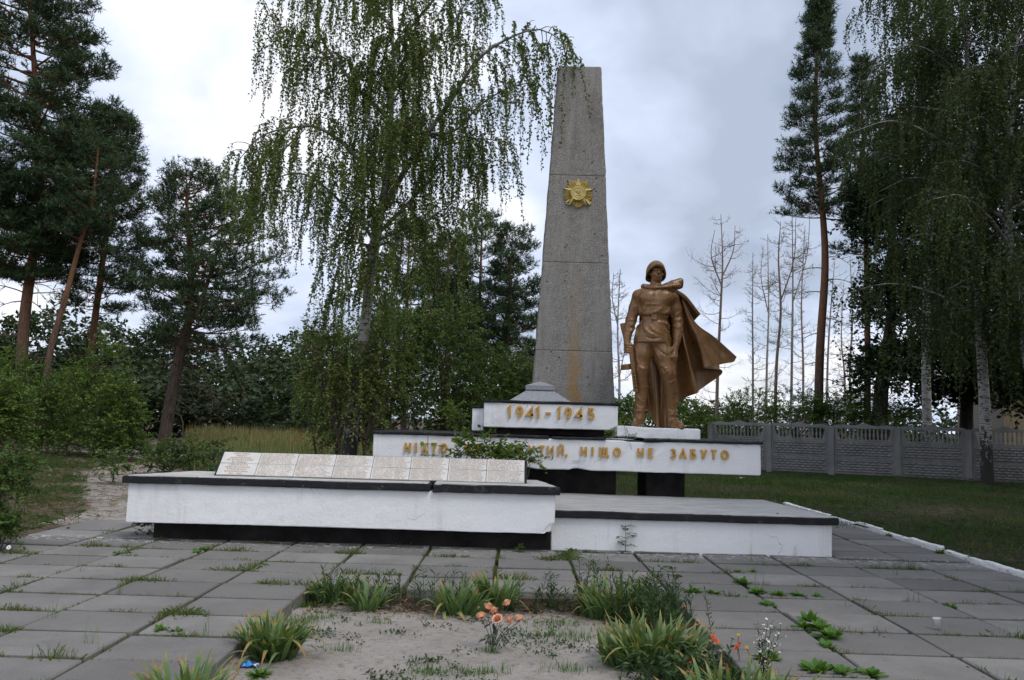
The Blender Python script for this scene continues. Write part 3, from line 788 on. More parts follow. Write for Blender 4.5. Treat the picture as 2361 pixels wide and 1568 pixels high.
tab_me = bevel_box_data('tablet', cw - 0.006, hh_ - 0.005, 0.022, 0.0025, M['tablet'])
INS = [['ВІЧНА СЛАВА', 'ВОЇНАМ-', 'ОДНОСЕЛЬЧАНАМ,', 'ЯКІ ЗАГИНУЛИ В БОЯХ', 'ЗА СВОБОДУ'],
       ['І НЕЗАЛЕЖНІСТЬ', 'НАШОЇ БАТЬКІВЩИНИ', 'В РОКИ ВЕЛИКОЇ', 'ВІТЧИЗНЯНОЇ ВІЙНИ', '1941 - 1945']]
for c_ in range(ncol):
    for r_ in range(2):
        t_ = (r_ + 0.5) / 2
        o = link('tablet', tab_me, plq, (BX0 + (c_ + .5) * cw, yb + (yt - yb) * t_ - 0.012 * sin(ang), zb + (zt - zb) * t_ + 0.012 * cos(ang)), (ang + rt.normal(0, .006), rt.normal(0, .004), rt.normal(0, .004)))
        mb = MB()
        if c_ == 0:
            lines = INS[1 - r_]; lh = hh_ * 0.94 / 5
            for li, text in enumerate(lines):
                h = lh * 0.66; x = 0; glyphs = []
                for ch in text:
                    if ch == ' ': x += h * .55; continue
                    g, w = glyph(ch, h, h * 0.20, 0.0012); glyphs.append((x, g)); x += w * 1.06 + h * .13
                sc = min(1.0, (cw * 0.92) / x)
                y0 = hh_ * 0.46 - lh * (li + 0.86)
                for gx0, g in glyphs:
                    for V in g.V:
                        W = np.array(V)
                        mb.n  # lettering lies on the tablet: x, up the slope, proud of it
                    for kq, fs in g.F.items():
                        Vv = np.concatenate(g.V); Vn = np.stack([(Vv[:, 0] + gx0) * sc - x * sc / 2, Vv[:, 2] + y0, -Vv[:, 1] + 0.0004], 1)
                        mb.add(Vn, np.concatenate(fs))
        else:
            # rows of worn, unreadable painted names: short uneven brown strokes
            nrow = 9; fade = rt.uniform(0.0, 0.25)
            for li in range(nrow):
                yy = hh_ * 0.44 - hh_ * 0.90 * (li + 0.5) / nrow
                x = -cw * 0.46; words = [rt.uniform(.24, .34), rt.uniform(.17, .25), rt.uniform(.26, .36)]
                for wv in words:
                    xe = x + cw * wv * 0.94
                    while x < xe:
                        lw = rt.uniform(.006, .011); hgt = hh_ * 0.9 / nrow * rt.uniform(.46, .62)
                        if rt.random() > fade:
                            lean = rt.normal(0, .001)
                            q = [(x, yy - hgt / 2), (x + lw * .72, yy - hgt / 2 + rt.normal(0, .001)), (x + lw * .72 + lean, yy + hgt / 2), (x + lean, yy + hgt / 2 + rt.normal(0, .001))]
                            mb.add([(a, b, 0.0008) for a, b in q], [(0, 1, 2, 3)])
                        x += lw
                    x = xe + cw * 0.035
        lo_ = mb.build('lettering', M['lettering'], o)
        kind(lo_, 'stuff')

# ================================================================ PODIUM (low white platform, right)
pod = thing('podium', 'wide low white platform with black edged cement top in front of the soldier', 'platform')
rough_box('plaster_body', [(0.50, 10.45), (4.09, 10.45), (3.86, 12.62), (0.50, 12.88)], FZ, 0.402, M['plaster'], pod, 0.06, 0.004, seed=8, bev=0.012)
rough_box('black_slab', [(0.40, 10.385), (4.16, 10.385), (3.92, 12.66), (0.40, 12.92)], 0.404, 0.494, M['black'], pod, 0.06, 0.007, seed=9, bev=0.012)
rough_box('screed_top', [(0.44, 10.42), (4.11, 10.42), (3.88, 12.62), (0.44, 12.88)], 0.480, 0.503, M['screed'], pod, 0.12, 0.004, seed=10, bev=0.004, subz=2)

# ================================================================ LETTERED BLOCK
ib = thing('inscription_block', 'long white raised block lettered in gold, standing on black piers', 'monument block')
rough_box('plaster_body', [(-2.18, 12.50), (3.81, 12.50), (3.70, 14.55), (-2.10, 14.55)], 0.885, 1.352, M['plaster'], ib, 0.07, 0.006, seed=12, bev=0.014,
          chip=[(1.0, 12.5, 0.885, 0.14, 0, 0.03, 0.03), (2.0, 12.5, 1.352, 0.3, 0, 0.03, -0.02), (0.2, 12.5, 0.885, 0.12, 0, 0.02, 0.02)])
for x0, x1, s_, zt_ in ((-2.21, 0.55, 13, 1.397), (0.58, 1.42, 14, 1.385), (2.02, 3.84, 15, 1.392)):
    rough_box('black_cap', rect(x0, x1, 12.465, 14.5), 1.356, zt_, M['black'], ib, 0.06, 0.011, seed=s_, bev=0.01, subz=2)
rough_box('pier', rect(-1.75, 1.64, 12.97, 13.9), FZ, 0.884, M['black_base'], ib, 0.2, 0.006, seed=16)
rough_box('pier', rect(2.125, 2.735, 12.97, 13.9), FZ, 0.884, M['black_base'], ib, 0.2, 0.006, seed=17)
TXT = [('Н', 940), ('І', 960), ('Х', 979), ('Т', 1001), ('О', 1023), ('Н', 1079), ('Е', 1101), ('З', 1152), ('А', 1175), ('Б', 1200), ('У', 1225), ('Т', 1249), ('И', 1269), ('Й', 1293), (',', 1306),
       ('Н', 1346), ('І', 1366), ('Щ', 1392), ('О', 1422), ('Н', 1477), ('Е', 1501), ('З', 1551), ('А', 1574), ('Б', 1598), ('У', 1622), ('Т', 1645), ('О', 1670)]
rl = np.random.default_rng(3)
for ch, u in TXT:
    h = 0.142
    mb, w = glyph(ch, h, 0.029, 0.036)
    p = at(u, 1048.8 - (1670 - u) * 0.0245, 12.49)
    o = mb.build('letter', M['ochre'], ib, loc=(p[0] - w / 2, 12.497, p[2] - h / 2))
    o.rotation_euler = (0, rl.normal(0, .02), 0)

# ================================================================ DATE BLOCK, BOWL, PLINTH
db = thing('date_block', 'white block with the gold dates, standing below the obelisk', 'monument block')
rough_box('plaster_body', rect(-0.50, 1.645, 12.85, 14.4), 1.505, 1.895, M['plaster'], db, 0.07, 0.005, seed=20, bev=0.012)
rough_box('black_cap', rect(-0.525, 1.675, 12.82, 14.42), 1.899, 1.938, M['black'], db, 0.07, 0.008, seed=21, bev=0.008, subz=2)
rough_box('dark_base', rect(-0.30, 1.45, 13.05, 14.2), 1.40, 1.503, M['black_base'], db, 0.15, 0.006, seed=22)
rough_box('side_block', rect(-0.70, -0.512, 13.15, 14.2), 1.44, 1.80, M['plaster'], db, 0.07, 0.007, seed=23, bev=0.01)
rough_box('black_cap', rect(-0.72, -0.53, 13.12, 14.2), 1.804, 1.832, M['black'], db, 0.07, 0.006, seed=24, bev=0.006, subz=2)
for ch, u in (('1', 1174), ('9', 1198), ('4', 1222), ('1', 1240), ('-', 1264), ('1', 1288), ('9', 1310), ('4', 1335), ('5', 1362)):
    h = 0.176
    mb, w = glyph(ch, h, 0.037, 0.038)
    p = at(u, 951.5 + (u - 1241) * 0.0245, 12.84)
    o = mb.build('numeral', M['ochre'], db, loc=(p[0] - w / 2, 12.847, p[2] - h / 2 + 0.004))
    o.rotation_euler = (0, rl.normal(0, .015), 0)

def frustum(mb, cx, cy, z0, z1, a0, a1, b0=None, b1=None):
    b0 = a0 if b0 is None else b0; b1 = a1 if b1 is None else b1
    V = [(cx + sx * a, cy + sy * b, z) for z, a, b in ((z0, a0, b0), (z1, a1, b1)) for sx, sy in ((-1, -1), (1, -1), (1, 1), (-1, 1))]
    mb.add(V, [(3, 2, 1, 0), (4, 5, 6, 7), (0, 1, 5, 4), (1, 2, 6, 5), (2, 3, 7, 6), (3, 0, 4, 7)])
bowl = thing('eternal_flame_bowl', 'grey stone truncated pyramid with a small lid, standing on the date block', 'stone bowl', (0.40, 13.32, 1.935))
bowl.rotation_euler = (0, 0, 0.0)
mb = MB(); frustum(mb, 0, 0, 0.004, 0.19, 0.50, 0.205, 0.36, 0.16); mb.build('pyramid_base', M['greystone'], bowl)
mb = MB(); frustum(mb, 0, 0, 0.192, 0.262, 0.235, 0.238, 0.19, 0.19); frustum(mb, 0, 0, 0.2625, 0.335, 0.240, 0.022, 0.192, 0.02); mb.build('lid', M['greystone'], bowl)

pl = thing('statue_plinth', 'thin white slab under the feet of the bronze soldier', 'plinth')
rough_box('plaster_slab', rect(1.60, 2.89, 12.56, 13.5), 1.398, 1.563, M['plaster'], pl, 0.07, 0.008, seed=26, bev=0.012, chip=[(1.7, 12.56, 1.40, 0.3, 0, 0.02, 0.03)])

# ================================================================ OBELISK
OBX, OBY, OBZ = 0.972, 13.55, 1.94
ob = thing('obelisk', 'tall tapering grey concrete obelisk with rust streak and gold star', 'obelisk', (OBX, OBY, OBZ))
zs = [1.94, 2.82, 4.34, 5.87, 7.84]
def hw(z): return 0.702 + (0.378 - 0.702) * (z - 1.94) / (7.84 - 1.94)
for i in range(4):
    za_, zb_ = zs[i] + (0.004 if i else 0), zs[i + 1] - (0.003 if i < 3 else 0)
    m_ = 22; nz = int((zb_ - za_) / 0.09)
    V = []; b = 0.018
    zl = [za_, za_ + 0.012] + [za_ + (zb_ - za_) * k / nz for k in range(1, nz)] + [zb_ - 0.012, zb_]
    nz = len(zl) - 1
    for k in range(nz + 1):
        z = zl[k]
        w = hw(z) - (0.004 if k in (0, nz) else 0); d0 = 0.0 + (0.004 if k in (0, nz) else 0)
        ring = []
        for q in range(m_ + 1): ring.append((-w + b + (2 * w - 2 * b) * q / m_, d0))
        for q in range(7): ring.append((w, d0 + b + (0.55 - 2 * b) * q / 6))
        for q in range(m_ + 1): ring.append((w - b - (2 * w - 2 * b) * q / m_, 0.55))
        for q in range(7): ring.append((-w, 0.55 - b - (0.55 - 2 * b) * q / 6))
        for (x, y) in ring:
            n3 = mnoise.noise_vector(Vector((x * 3, y * 3, z * 3 + 4))) * 0.006 + mnoise.noise_vector(Vector((x * 14, y * 14, z * 14))) * 0.006
            if abs(abs(x) - w) < 0.03: n3 *= 1.8
            V.append((x + n3.x, y + n3.y, z - OBZ + (n3.z * 0.5 if 0 < k < nz else n3.z * 0.4)))
    R_ = len(ring); F = []
    for k in range(nz):
        for q in range(R_):
            q2 = (q + 1) % R_
            F.append((k * R_ + q, k * R_ + q2, (k + 1) * R_ + q2, (k + 1) * R_ + q))
    V.append((0, 0.27, za_ - OBZ)); V.append((0, 0.27, zb_ - OBZ))
    T = [(len(V) - 2, (q + 1) % R_, q) for q in range(R_)] + [(len(V) - 1, nz * R_ + q, nz * R_ + (q + 1) % R_) for q in range(R_)]
    mk('obelisk_block', np.array(V), [np.array(F), np.array(T)], M['obelisk'], ob)
for z in zs[1:4]:
    mb = MB(); w = hw(z) - 0.012; mb.box(-w, w, 0.012, 0.53, z - OBZ - 0.03, z - OBZ + 0.03); mb.build('mortar_joint', M['mortar'], ob)

# ================================================================ MEDAL
md = thing('star_medal', 'golden order star with hammer and sickle fixed high on the obelisk', 'medal', (0.985, OBY - 0.012, 5.545))
def disc_mesh(rim, zf, zb_=0.03):
    """prism of an outline (x,z) from y=0.03 behind to y=-zf in front"""
    n = len(rim); V = [(x, zb_, z) for x, z in rim] + [(x, -zf, z) for x, z in rim]
    return V, n
def star_solid(mb, R_, r_, n, rot, base, peak, scale=1.0):
    pts = []
    for i in range(2 * n):
        a = rot + pi * i / n; q = R_ if i % 2 == 0 else r_
        pts.append((q * cos(a), q * sin(a)))
    m_ = len(pts); V = [(x, 0.03, z) for x, z in pts] + [(x, -base, z) for x, z in pts] + [(0, -peak, 0), (0, 0.03, 0)]
    mb.add(V, [np.array([(i, (i + 1) % m_, m_ + (i + 1) % m_, m_ + i) for i in range(m_)]), np.array([(m_ + i, m_ + (i + 1) % m_, 2 * m_) for i in range(m_)] + [((i + 1) % m_, i, 2 * m_ + 1) for i in range(m_)])])
# ray bundles between the star points
mb = MB()
for b_ in range(5):
    a0 = pi / 2 + pi / 5 + b_ * 2 * pi / 5
    for k in range(-4, 5):
        a = a0 + k * 0.125; L = 0.266 - abs(k) * 0.011; w = 0.0150
        d = np.array([cos(a), sin(a)]); n_ = np.array([-d[1], d[0]])
        p0, p1 = d * 0.08, d * (L - 0.018); tip = d * L
        f = 0.006 * (k % 2)
        V = [(*(p0 - n_ * w * .5), 0), (*(p0 + n_ * w * .5), 0), (*(p1 + n_ * w), 0), (*tip, 0), (*(p1 - n_ * w), 0)]
        bk = [(v[0], 0.03, v[1]) for v in V]; fr = [(v[0], -0.004 - f, v[1]) for v in V]; rg = [(p0[0], -0.022 - f, p0[1]), (p1[0], -0.020 - f, p1[1])]
        VV = bk + fr + rg
        Fq = [(i, (i + 1) % 5, 5 + (i + 1) % 5, 5 + i) for i in range(5)] + [(6, 7, 11, 10), (9, 5, 10, 11)]
        Ft = [(7, 8, 11), (8, 9, 11), (5, 6, 10)]
        mb.add(VV, [np.array(Fq), np.array(Ft)])
mb.build('ray_bundle', M['gold'], md)
mb = MB(); star_solid(mb, 0.268, 0.112, 5, pi / 2, 0.020, 0.085); mb.build('star', M['gold'], md)
def lathe(mb, prof, n=40):
    V = []; m_ = len(prof)
    for i in range(n):
        a = 2 * pi * i / n
        V += [(r * cos(a), y, r * sin(a)) for r, y in prof]
    mb.add(V, np.array([(i * m_ + k, i * m_ + k + 1, ((i + 1) % n) * m_ + k + 1, ((i + 1) % n) * m_ + k) for i in range(n) for k in range(m_ - 1)]))
mb = MB(); lathe(mb, [(0.136, 0.0), (0.136, -0.066), (0.131, -0.072), (0.125, -0.066), (0.090, -0.066), (0.086, -0.074), (0.080, -0.074), (0.076, -0.066), (0.001, -0.068)]); mb.build('disc', M['gold'], md, smooth=False)
mb = MB()
ribbon(mb, [(-0.022, 0.030), (0.030, -0.022)], 0.012, 0.012); ribbon(mb, [(-0.036, 0.020), (-0.014, 0.042)], 0.018, 0.014)
ribbon(mb, [(0.006 + 0.042 * cos(radians(a)) * (1 + 0.0), -0.002 + 0.042 * sin(radians(a))) for a in range(80, -131, -14)], 0.012, 0.010)
ribbon(mb, [(-0.022, -0.034), (-0.036, -0.048)], 0.013, 0.011)
o = mb.build('hammer_and_sickle', M['gold'], md, loc=(0, -0.068, 0))
# raised lettering of the ring
mb = MB()
for s_, a_from, a_to in (('ОТЕЧЕСТВЕННАЯ', 205, 20), ('ВОЙНА', 2, -70)):
    chars = list(s_)
    for i, ch in enumerate(chars):
        ch = {'Ы': 'И'}.get(ch, ch)
        a = radians(a_from + (a_to - a_from) * i / max(1, len(chars) - 1))
        g, w = glyph(ch, 0.024, 0.005, 0.006)
        Vv = np.concatenate(g.V); x = Vv[:, 0] - w / 2; z = Vv[:, 2] + 0.096
        t = a - pi / 2
        W = np.stack([x * cos(t) - z * sin(t), Vv[:, 1] - 0.066, x * sin(t) + z * cos(t)], 1)
        mb.add(W, [np.concatenate(f) for f in g.F.values()])
mb.build('ring_lettering', M['gold'], md)
mb = MB(); star_solid(mb, 0.016, 0.007, 5, pi / 2, -0.0, 0.006)
o = mb.build('small_star', M['gold'], md, loc=(0, -0.070, -0.106))
# crossed sabre and rifle behind the star
mb = MB()
ribbon(mb, [(-0.205, -0.165), (-0.150, -0.120)], 0.020, 0.030); ribbon(mb, arc(-0.170, -0.165, 0.034, 0.030, 150, 400, 10), 0.008, 0.024); mb.build('sabre_hilt', M['gold'], md)
mb = MB(); ribbon(mb, [(0.115, 0.180), (0.155, 0.222), (0.163, 0.240)], 0.013, 0.018); mb.build('sabre_blade', M['gold'], md)
mb = MB()
mb.add([(x, y, z) for y in (0.02, -0.036) for x, z in ((0.118, -0.105), (0.148, -0.100), (0.226, -0.168), (0.190, -0.205))], [(0, 1, 2, 3), (7, 6, 5, 4), (0, 4, 5, 1), (1, 5, 6, 2), (2, 6, 7, 3), (3, 7, 4, 0)])
mb.build('rifle_butt', M['gold'], md)
mb = MB(); ribbon(mb, [(-0.115, 0.165), (-0.150, 0.205), (-0.168, 0.235)], 0.013, 0.020); mb.build('rifle_barrel', M['gold'], md)
# ================================================================ SOLDIER STATUE
# local frame: x to the viewer's right, y away from the viewer, z up; origin between the feet
PX = 0.00198
def C(cx, cy, y=0.0):
    return np.array([((cx - 510) - 0.021 * (1475 - cy)) * PX, y, (1475 - cy) * PX])

def surface_nets(S, lo, h):
    """zero surface of the field S sampled on a grid (origin lo, spacing h)"""
    neg = S < 0
    nx, ny, nz = S.shape
    acc = np.zeros((nx - 1, ny - 1, nz - 1, 3)); cnt = np.zeros((nx - 1, ny - 1, nz - 1))
    cs = [(i, j, k) for i in (0, 1) for j in (0, 1) for k in (0, 1)]
    sub = lambda A, c: A[c[0]:c[0] + nx - 1, c[1]:c[1] + ny - 1, c[2]:c[2] + nz - 1]
    for a in cs:
        for ax in range(3):
            if a[ax] == 1: continue
            b = list(a); b[ax] = 1; b = tuple(b)
            sa, sb = sub(S, a), sub(S, b)
            cr = sub(neg, a) != sub(neg, b)
            t = np.where(cr, sa / np.where(sa == sb, 1, sa - sb), 0)
            for d in range(3):
                acc[..., d] += np.where(cr, a[d] + (t if d == ax else 0), 0)
            cnt += cr
    act = cnt > 0
    ids = -np.ones(act.shape, int); ids[act] = np.arange(act.sum())
    cell = np.argwhere(act)
    V = (cell + acc[act] / cnt[act][:, None]) * h + np.asarray(lo)
    F = []
    for ax in range(3):
        s0 = [slice(1, -1)] * 3
        sl0 = [slice(1, n - 1) for n in (nx, ny, nz)]; sl0[ax] = slice(0, (nx, ny, nz)[ax] - 1)
        sl1 = list(sl0); sl1[ax] = slice(1, (nx, ny, nz)[ax])
        A, B = neg[tuple(sl0)], neg[tuple(sl1)]
        e = np.argwhere(A != B)
        if not len(e): continue
        off = np.array([1, 1, 1]); off[ax] = 0
        e0 = e + off
        inside = A[tuple(e.T)]
        u, v = [(1, 2), (2, 0), (0, 1)][ax]
        du = np.zeros(3, int); du[u] = 1; dv = np.zeros(3, int); dv[v] = 1
        g = lambda d: ids[tuple((e0 - d).T)]
        q = np.stack([g(du + dv), g(dv), g(0 * du), g(du)], 1)
        q = np.where(inside[:, None], q, q[:, ::-1])
        F.append(q)
    F = np.concatenate(F)
    return V, F[(F >= 0).all(1)]

class Field:
    def __init__(s, lo, hi, h):
        s.lo, s.h = np.array(lo, float), h
        ax = [np.arange(a, b + h, h) for a, b in zip(lo, hi)]
        s.X, s.Y, s.Z = np.meshgrid(*ax, indexing='ij', sparse=True)
        s.shape = tuple(len(a) for a in ax); s.ax = ax
        s.S = np.full(s.shape, 9.0, np.float32)
    def win(s, a, b, pad):
        sl = []
        for d in range(3):
            i0 = int(np.clip((min(a[d], b[d]) - pad - s.lo[d]) / s.h, 0, s.shape[d] - 1)); i1 = int(np.clip((max(a[d], b[d]) + pad - s.lo[d]) / s.h + 2, 1, s.shape[d]))
            sl.append(slice(i0, i1))
        return tuple(sl), s.X[sl[0]], s.Y[:, sl[1]], s.Z[:, :, sl[2]]
    def put(s, sl, d, k, op='u'):
        A = s.S[sl]; d = d.astype(np.float32)
        if op == 's':
            d = -d; h = np.clip(0.5 - 0.5 * (A - d) / k, 0, 1) if k > 0 else (d > A).astype(np.float32)
            s.S[sl] = A + (d - A) * h + k * h * (1 - h)
        else:
            if k <= 0: s.S[sl] = np.minimum(A, d)
            else:
                h = np.clip(0.5 + 0.5 * (A - d) / k, 0, 1)
                s.S[sl] = A + (d - A) * h - k * h * (1 - h)
    def cone(s, a, b, ra, rb, k=0.03, ys=1.0, op='u'):
        """tapered capsule; ys flattens it front to back"""
        a, b = np.array(a, float), np.array(b, float)
        sl, X, Y, Z = s.win(a, b, max(ra, rb) * max(1, 1 / ys) + k + 0.05)
        ab = (b - a) * np.array([1, ys, 1]); px, py, pz = X - a[0], (Y - a[1]) * ys, Z - a[2]
        t = np.clip((px * ab[0] + py * ab[1] + pz * ab[2]) / max(ab @ ab, 1e-9), 0, 1)
        d = np.sqrt((px - t * ab[0]) ** 2 + (py - t * ab[1]) ** 2 + (pz - t * ab[2]) ** 2) - (ra + (rb - ra) * t)
        s.put(sl, d / max(1, ys) if ys > 1 else d, k, op)
    def ell(s, c, r, k=0.03, op='u', rot=0.0):
        c = np.array(c, float); r = np.array(r, float); m = r.max()
        sl, X, Y, Z = s.win(c, c, m + k + 0.05)
        x, y, z = X - c[0], Y - c[1], Z - c[2]
        if rot: x, z = x * cos(rot) + z * sin(rot), -x * sin(rot) + z * cos(rot)
        q = np.sqrt((x / r[0]) ** 2 + (y / r[1]) ** 2 + (z / r[2]) ** 2)
        g = np.sqrt((x / r[0] ** 2) ** 2 + (y / r[1] ** 2) ** 2 + (z / r[2] ** 2) ** 2)
        s.put(sl, q * (q - 1) / np.maximum(g, 1e-6), k, op)
    def slabcone(s, zc, k=0.02, op='u', cap=0.0):
        """stack of ellipses: list of (z, cx, cy, rx, ry) from top to bottom"""
        zc = sorted(zc, key=lambda t: t[0]); A = np.array(zc)
        m = A[:, 3:].max()
        sl, X, Y, Z = s.win((A[:, 1].min(), A[:, 2].min(), A[0, 0]), (A[:, 1].max(), A[:, 2].max(), A[-1, 0]), m + k + 0.03)
        f = lambda i: np.interp(Z, A[:, 0], A[:, i])
        rx, ry = f(3), f(4)
        q = np.sqrt(((X - f(1)) / rx) ** 2 + ((Y - f(2)) / ry) ** 2)
        d = (q - 1) * np.minimum(rx, ry)
        dz = np.maximum(A[0, 0] - Z, Z - A[-1, 0]) + cap
        s.put(sl, np.maximum(d, dz), k, op)
    def box(s, c, r, k=0.01, op='u'):
        c = np.array(c, float); r = np.array(r, float)
        sl, X, Y, Z = s.win(c - r, c + r, k + 0.03)
        d = np.maximum(np.maximum(np.abs(X - c[0]) - r[0], np.abs(Y - c[1]) - r[1]), np.abs(Z - c[2]) - r[2])
        s.put(sl, d, k, op)
    def chain(s, pts, rs_, k=0.03, ys=1.0, op='u'):
        for i in range(len(pts) - 1): s.cone(pts[i], pts[i + 1], rs_[i], rs_[i + 1], k, ys, op)
    def front(s, x, z):
        i = int(round((x - s.lo[0]) / s.h)); k = int(round((z - s.lo[2]) / s.h))
        colm = s.S[min(max(i, 0), s.shape[0] - 1), :, min(max(k, 0), s.shape[2] - 1)]
        j = np.argmax(colm < 0)
        return s.ax[1][j] if (colm < 0).any() else 0.0
    def ridge(s, pts, r, k=0.02, op='u', sink=0.4, n=9):
        """cloth ridge (or groove) laid on the front surface through points given in the drawing frame"""
        p = smooth_line(np.array([C(*q)[[0, 2]] for q in pts]), n)
        P = [np.array([x, s.front(x, z) + r * sink, z]) for x, z in p]
        for a, b, i in zip(P[:-1], P[1:], range(n)):
            f0, f1 = sin(pi * (i + .6) / (n + .2)) ** .6, sin(pi * (i + 1.6) / (n + .2)) ** .6
            s.cone(a, b, r * f0, r * max(f1, 0.2), k, 1.0, op)
    def mesh(s): return surface_nets(s.S, s.lo, s.h)

statue = thing('soldier_statue', 'bronze painted soldier statue in helmet and billowing cape holding a submachine gun', 'statue', (2.285, 12.88, 1.562))

f = Field((-0.66, -0.42, -0.02), (0.46, 0.42, 2.76), 0.0115)
# ---- legs (breeches) and boots
lk, rk = C(372, 1010, -0.05), C(585, 1030, -0.11)
f.chain([C(408, 770, 0.0), C(388, 880, -0.02), lk, C(380, 1140, -0.02)], [0.150, 0.150, 0.112, 0.098], 0.05)
f.chain([C(540, 780, 0.0), C(555, 890, -0.05), rk, C(612, 1170, -0.03)], [0.155, 0.152, 0.120, 0.098], 0.05)
f.ell(C(345, 880, 0.0), (0.075, 0.10, 0.19), 0.06)
f.ell(C(620, 960, -0.02), (0.075, 0.11, 0.19), 0.06)
f.chain([C(382, 1150, 0.0), C(377, 1230, 0.02), C(368, 1335, 0.03), C(365, 1400, 0.02)], [0.104, 0.098, 0.084, 0.088], 0.015)
f.chain([C(615, 1185, 0.0), C(620, 1260, 0.02), C(624, 1355, 0.03), C(624, 1420, 0.02)], [0.106, 0.098, 0.082, 0.088], 0.015)
for (tp, x, y, zc) in ((0, 380, 0.0, 1150), (1, 615, 0.0, 1186)):
    c = C(x, zc, y); f.slabcone([(c[2] - .012, c[0], c[1], .112, .110), (c[2] + .012, c[0], c[1], .114, .112)], 0.012)
for (x, y, zc) in ((366, 0.03, 1338), (623, 0.03, 1360)):
    c = C(x, zc, y); f.slabcone([(c[2] - .022, c[0], c[1], .098, .105), (c[2] + .010, c[0], c[1], .094, .10)], 0.025)
# feet
f.chain([C(362, 1432, 0.06), C(335, 1440, -0.10), C(312, 1447, -0.24)], [0.078, 0.074, 0.052], 0.04)
f.chain([C(628, 1440, 0.05), C(645, 1446, -0.12), C(668, 1452, -0.27)], [0.078, 0.074, 0.054], 0.04)
f.cone(C(362, 1462, 0.10), C(310, 1465, -0.24), 0.062, 0.052, 0.01); f.cone(C(628, 1465, 0.10), C(668, 1466, -0.28), 0.062, 0.055, 0.01)
# ---- torso
W = lambda cx, cy, y, rx, ry: (C(cx, cy)[2], C(cx, cy)[0], y, rx * PX, ry)
f.ell(C(478, 770, 0.02), (0.27, 0.19, 0.17), 0.05)
f.slabcone([W(468, 792, 0.0, 150, .225), W(470, 740, 0.0, 146, .218), W(480, 680, 0.0, 132, .205), W(488, 628, 0.0, 116, .190), W(491, 604, 0.0, 103, .172)], 0.006)
f.slabcone([W(491, 615, 0.0, 100, .166), W(491, 565, 0.0, 100, .166)], 0.006)
f.slabcone([W(490, 574, 0.0, 112, .184), W(488, 552, -0.01, 128, .205), W(490, 500, -0.01, 130, .200), W(494, 440, -0.01, 137, .198), W(497, 390, 0.0, 137, .175), W(500, 360, 0.0, 110, .14)], 0.012)
f.chain([C(365, 400, 0.0), C(500, 365, 0.0), C(640, 405, 0.0)], [0.095, 0.115, 0.10], 0.06)
f.ell(C(425, 425, -0.12), (0.12, 0.072, 0.11), 0.06); f.ell(C(570, 420, -0.12), (0.12, 0.076, 0.11), 0.06)
# belt, buckle
f.slabcone([W(491, 606, 0.0, 107, .177), W(491, 578, 0.0, 107, .177)], 0.004)
f.box(C(474, 591, -0.188), (0.046, 0.020, 0.036), 0.004); f.box(C(474, 591, -0.207), (0.034, 0.006, 0.025), 0.002, 's')
# ---- neck and head
f.chain([C(500, 350, 0.03), C(505, 290, 0.0), C(510, 250, -0.01)], [0.105, 0.080, 0.078], 0.03)
f.slabcone([(C(0, 330)[2], C(500, 330)[0], 0.0, .118, .115), (C(0, 303)[2], C(503, 303)[0], -0.005, .098, .098)], 0.008)
HX = 512
f.ell(C(HX, 205, -0.01), (0.098, 0.125, 0.130), 0.02)
f.ell(C(HX + 1, 238, -0.045), (0.082, 0.085, 0.090), 0.03)
f.ell(C(HX + 3, 268, -0.085), (0.046, 0.038, 0.030), 0.035)
f.ell(C(HX - 35, 228, -0.075), (0.032, 0.036, 0.026), 0.03); f.ell(C(HX + 38, 228, -0.075), (0.032, 0.036, 0.026), 0.03)
f.cone(C(HX - 30, 190, -0.118), C(HX + 34, 190, -0.118), 0.019, 0.019, 0.015)
f.ell(C(HX - 22, 206, -0.135), (0.029, 0.034, 0.020), 0.012, 's'); f.ell(C(HX + 27, 206, -0.135), (0.029, 0.034, 0.020), 0.012, 's')
f.ell(C(HX - 22, 206, -0.108), (0.017, 0.014, 0.009), 0.005); f.ell(C(HX + 27, 206, -0.108), (0.017, 0.014, 0.009), 0.005)
f.cone(C(HX + 4, 194, -0.128), C(HX + 6, 222, -0.168), 0.013, 0.021, 0.010)
f.ell(C(HX - 5, 224, -0.140), (0.012, 0.014, 0.009), 0.008); f.ell(C(HX + 15, 224, -0.140), (0.012, 0.014, 0.009), 0.008)
f.cone(C(HX - 13, 240, -0.128), C(HX + 20, 240, -0.128), 0.011, 0.011, 0.010)
f.cone(C(HX - 11, 250, -0.128), C(HX + 18, 250, -0.128), 0.012, 0.012, 0.010)
f.cone(C(HX - 18, 245, -0.142), C(HX + 24, 245, -0.142), 0.008, 0.008, 0.004, 1.0, 's')
f.ell(C(HX + 3, 257, -0.132), (0.020, 0.012, 0.006), 0.01, 's')
f.ell(C(HX - 56, 215, 0.0), (0.020, 0.035, 0.042), 0.012); f.ell(C(HX + 60, 215, 0.0), (0.020, 0.035, 0.042), 0.012)
f.chain([C(HX - 50, 205, -0.06), C(HX - 46, 245, -0.075), C(HX - 28, 277, -0.09)], [0.008, 0.008, 0.007], 0.006)
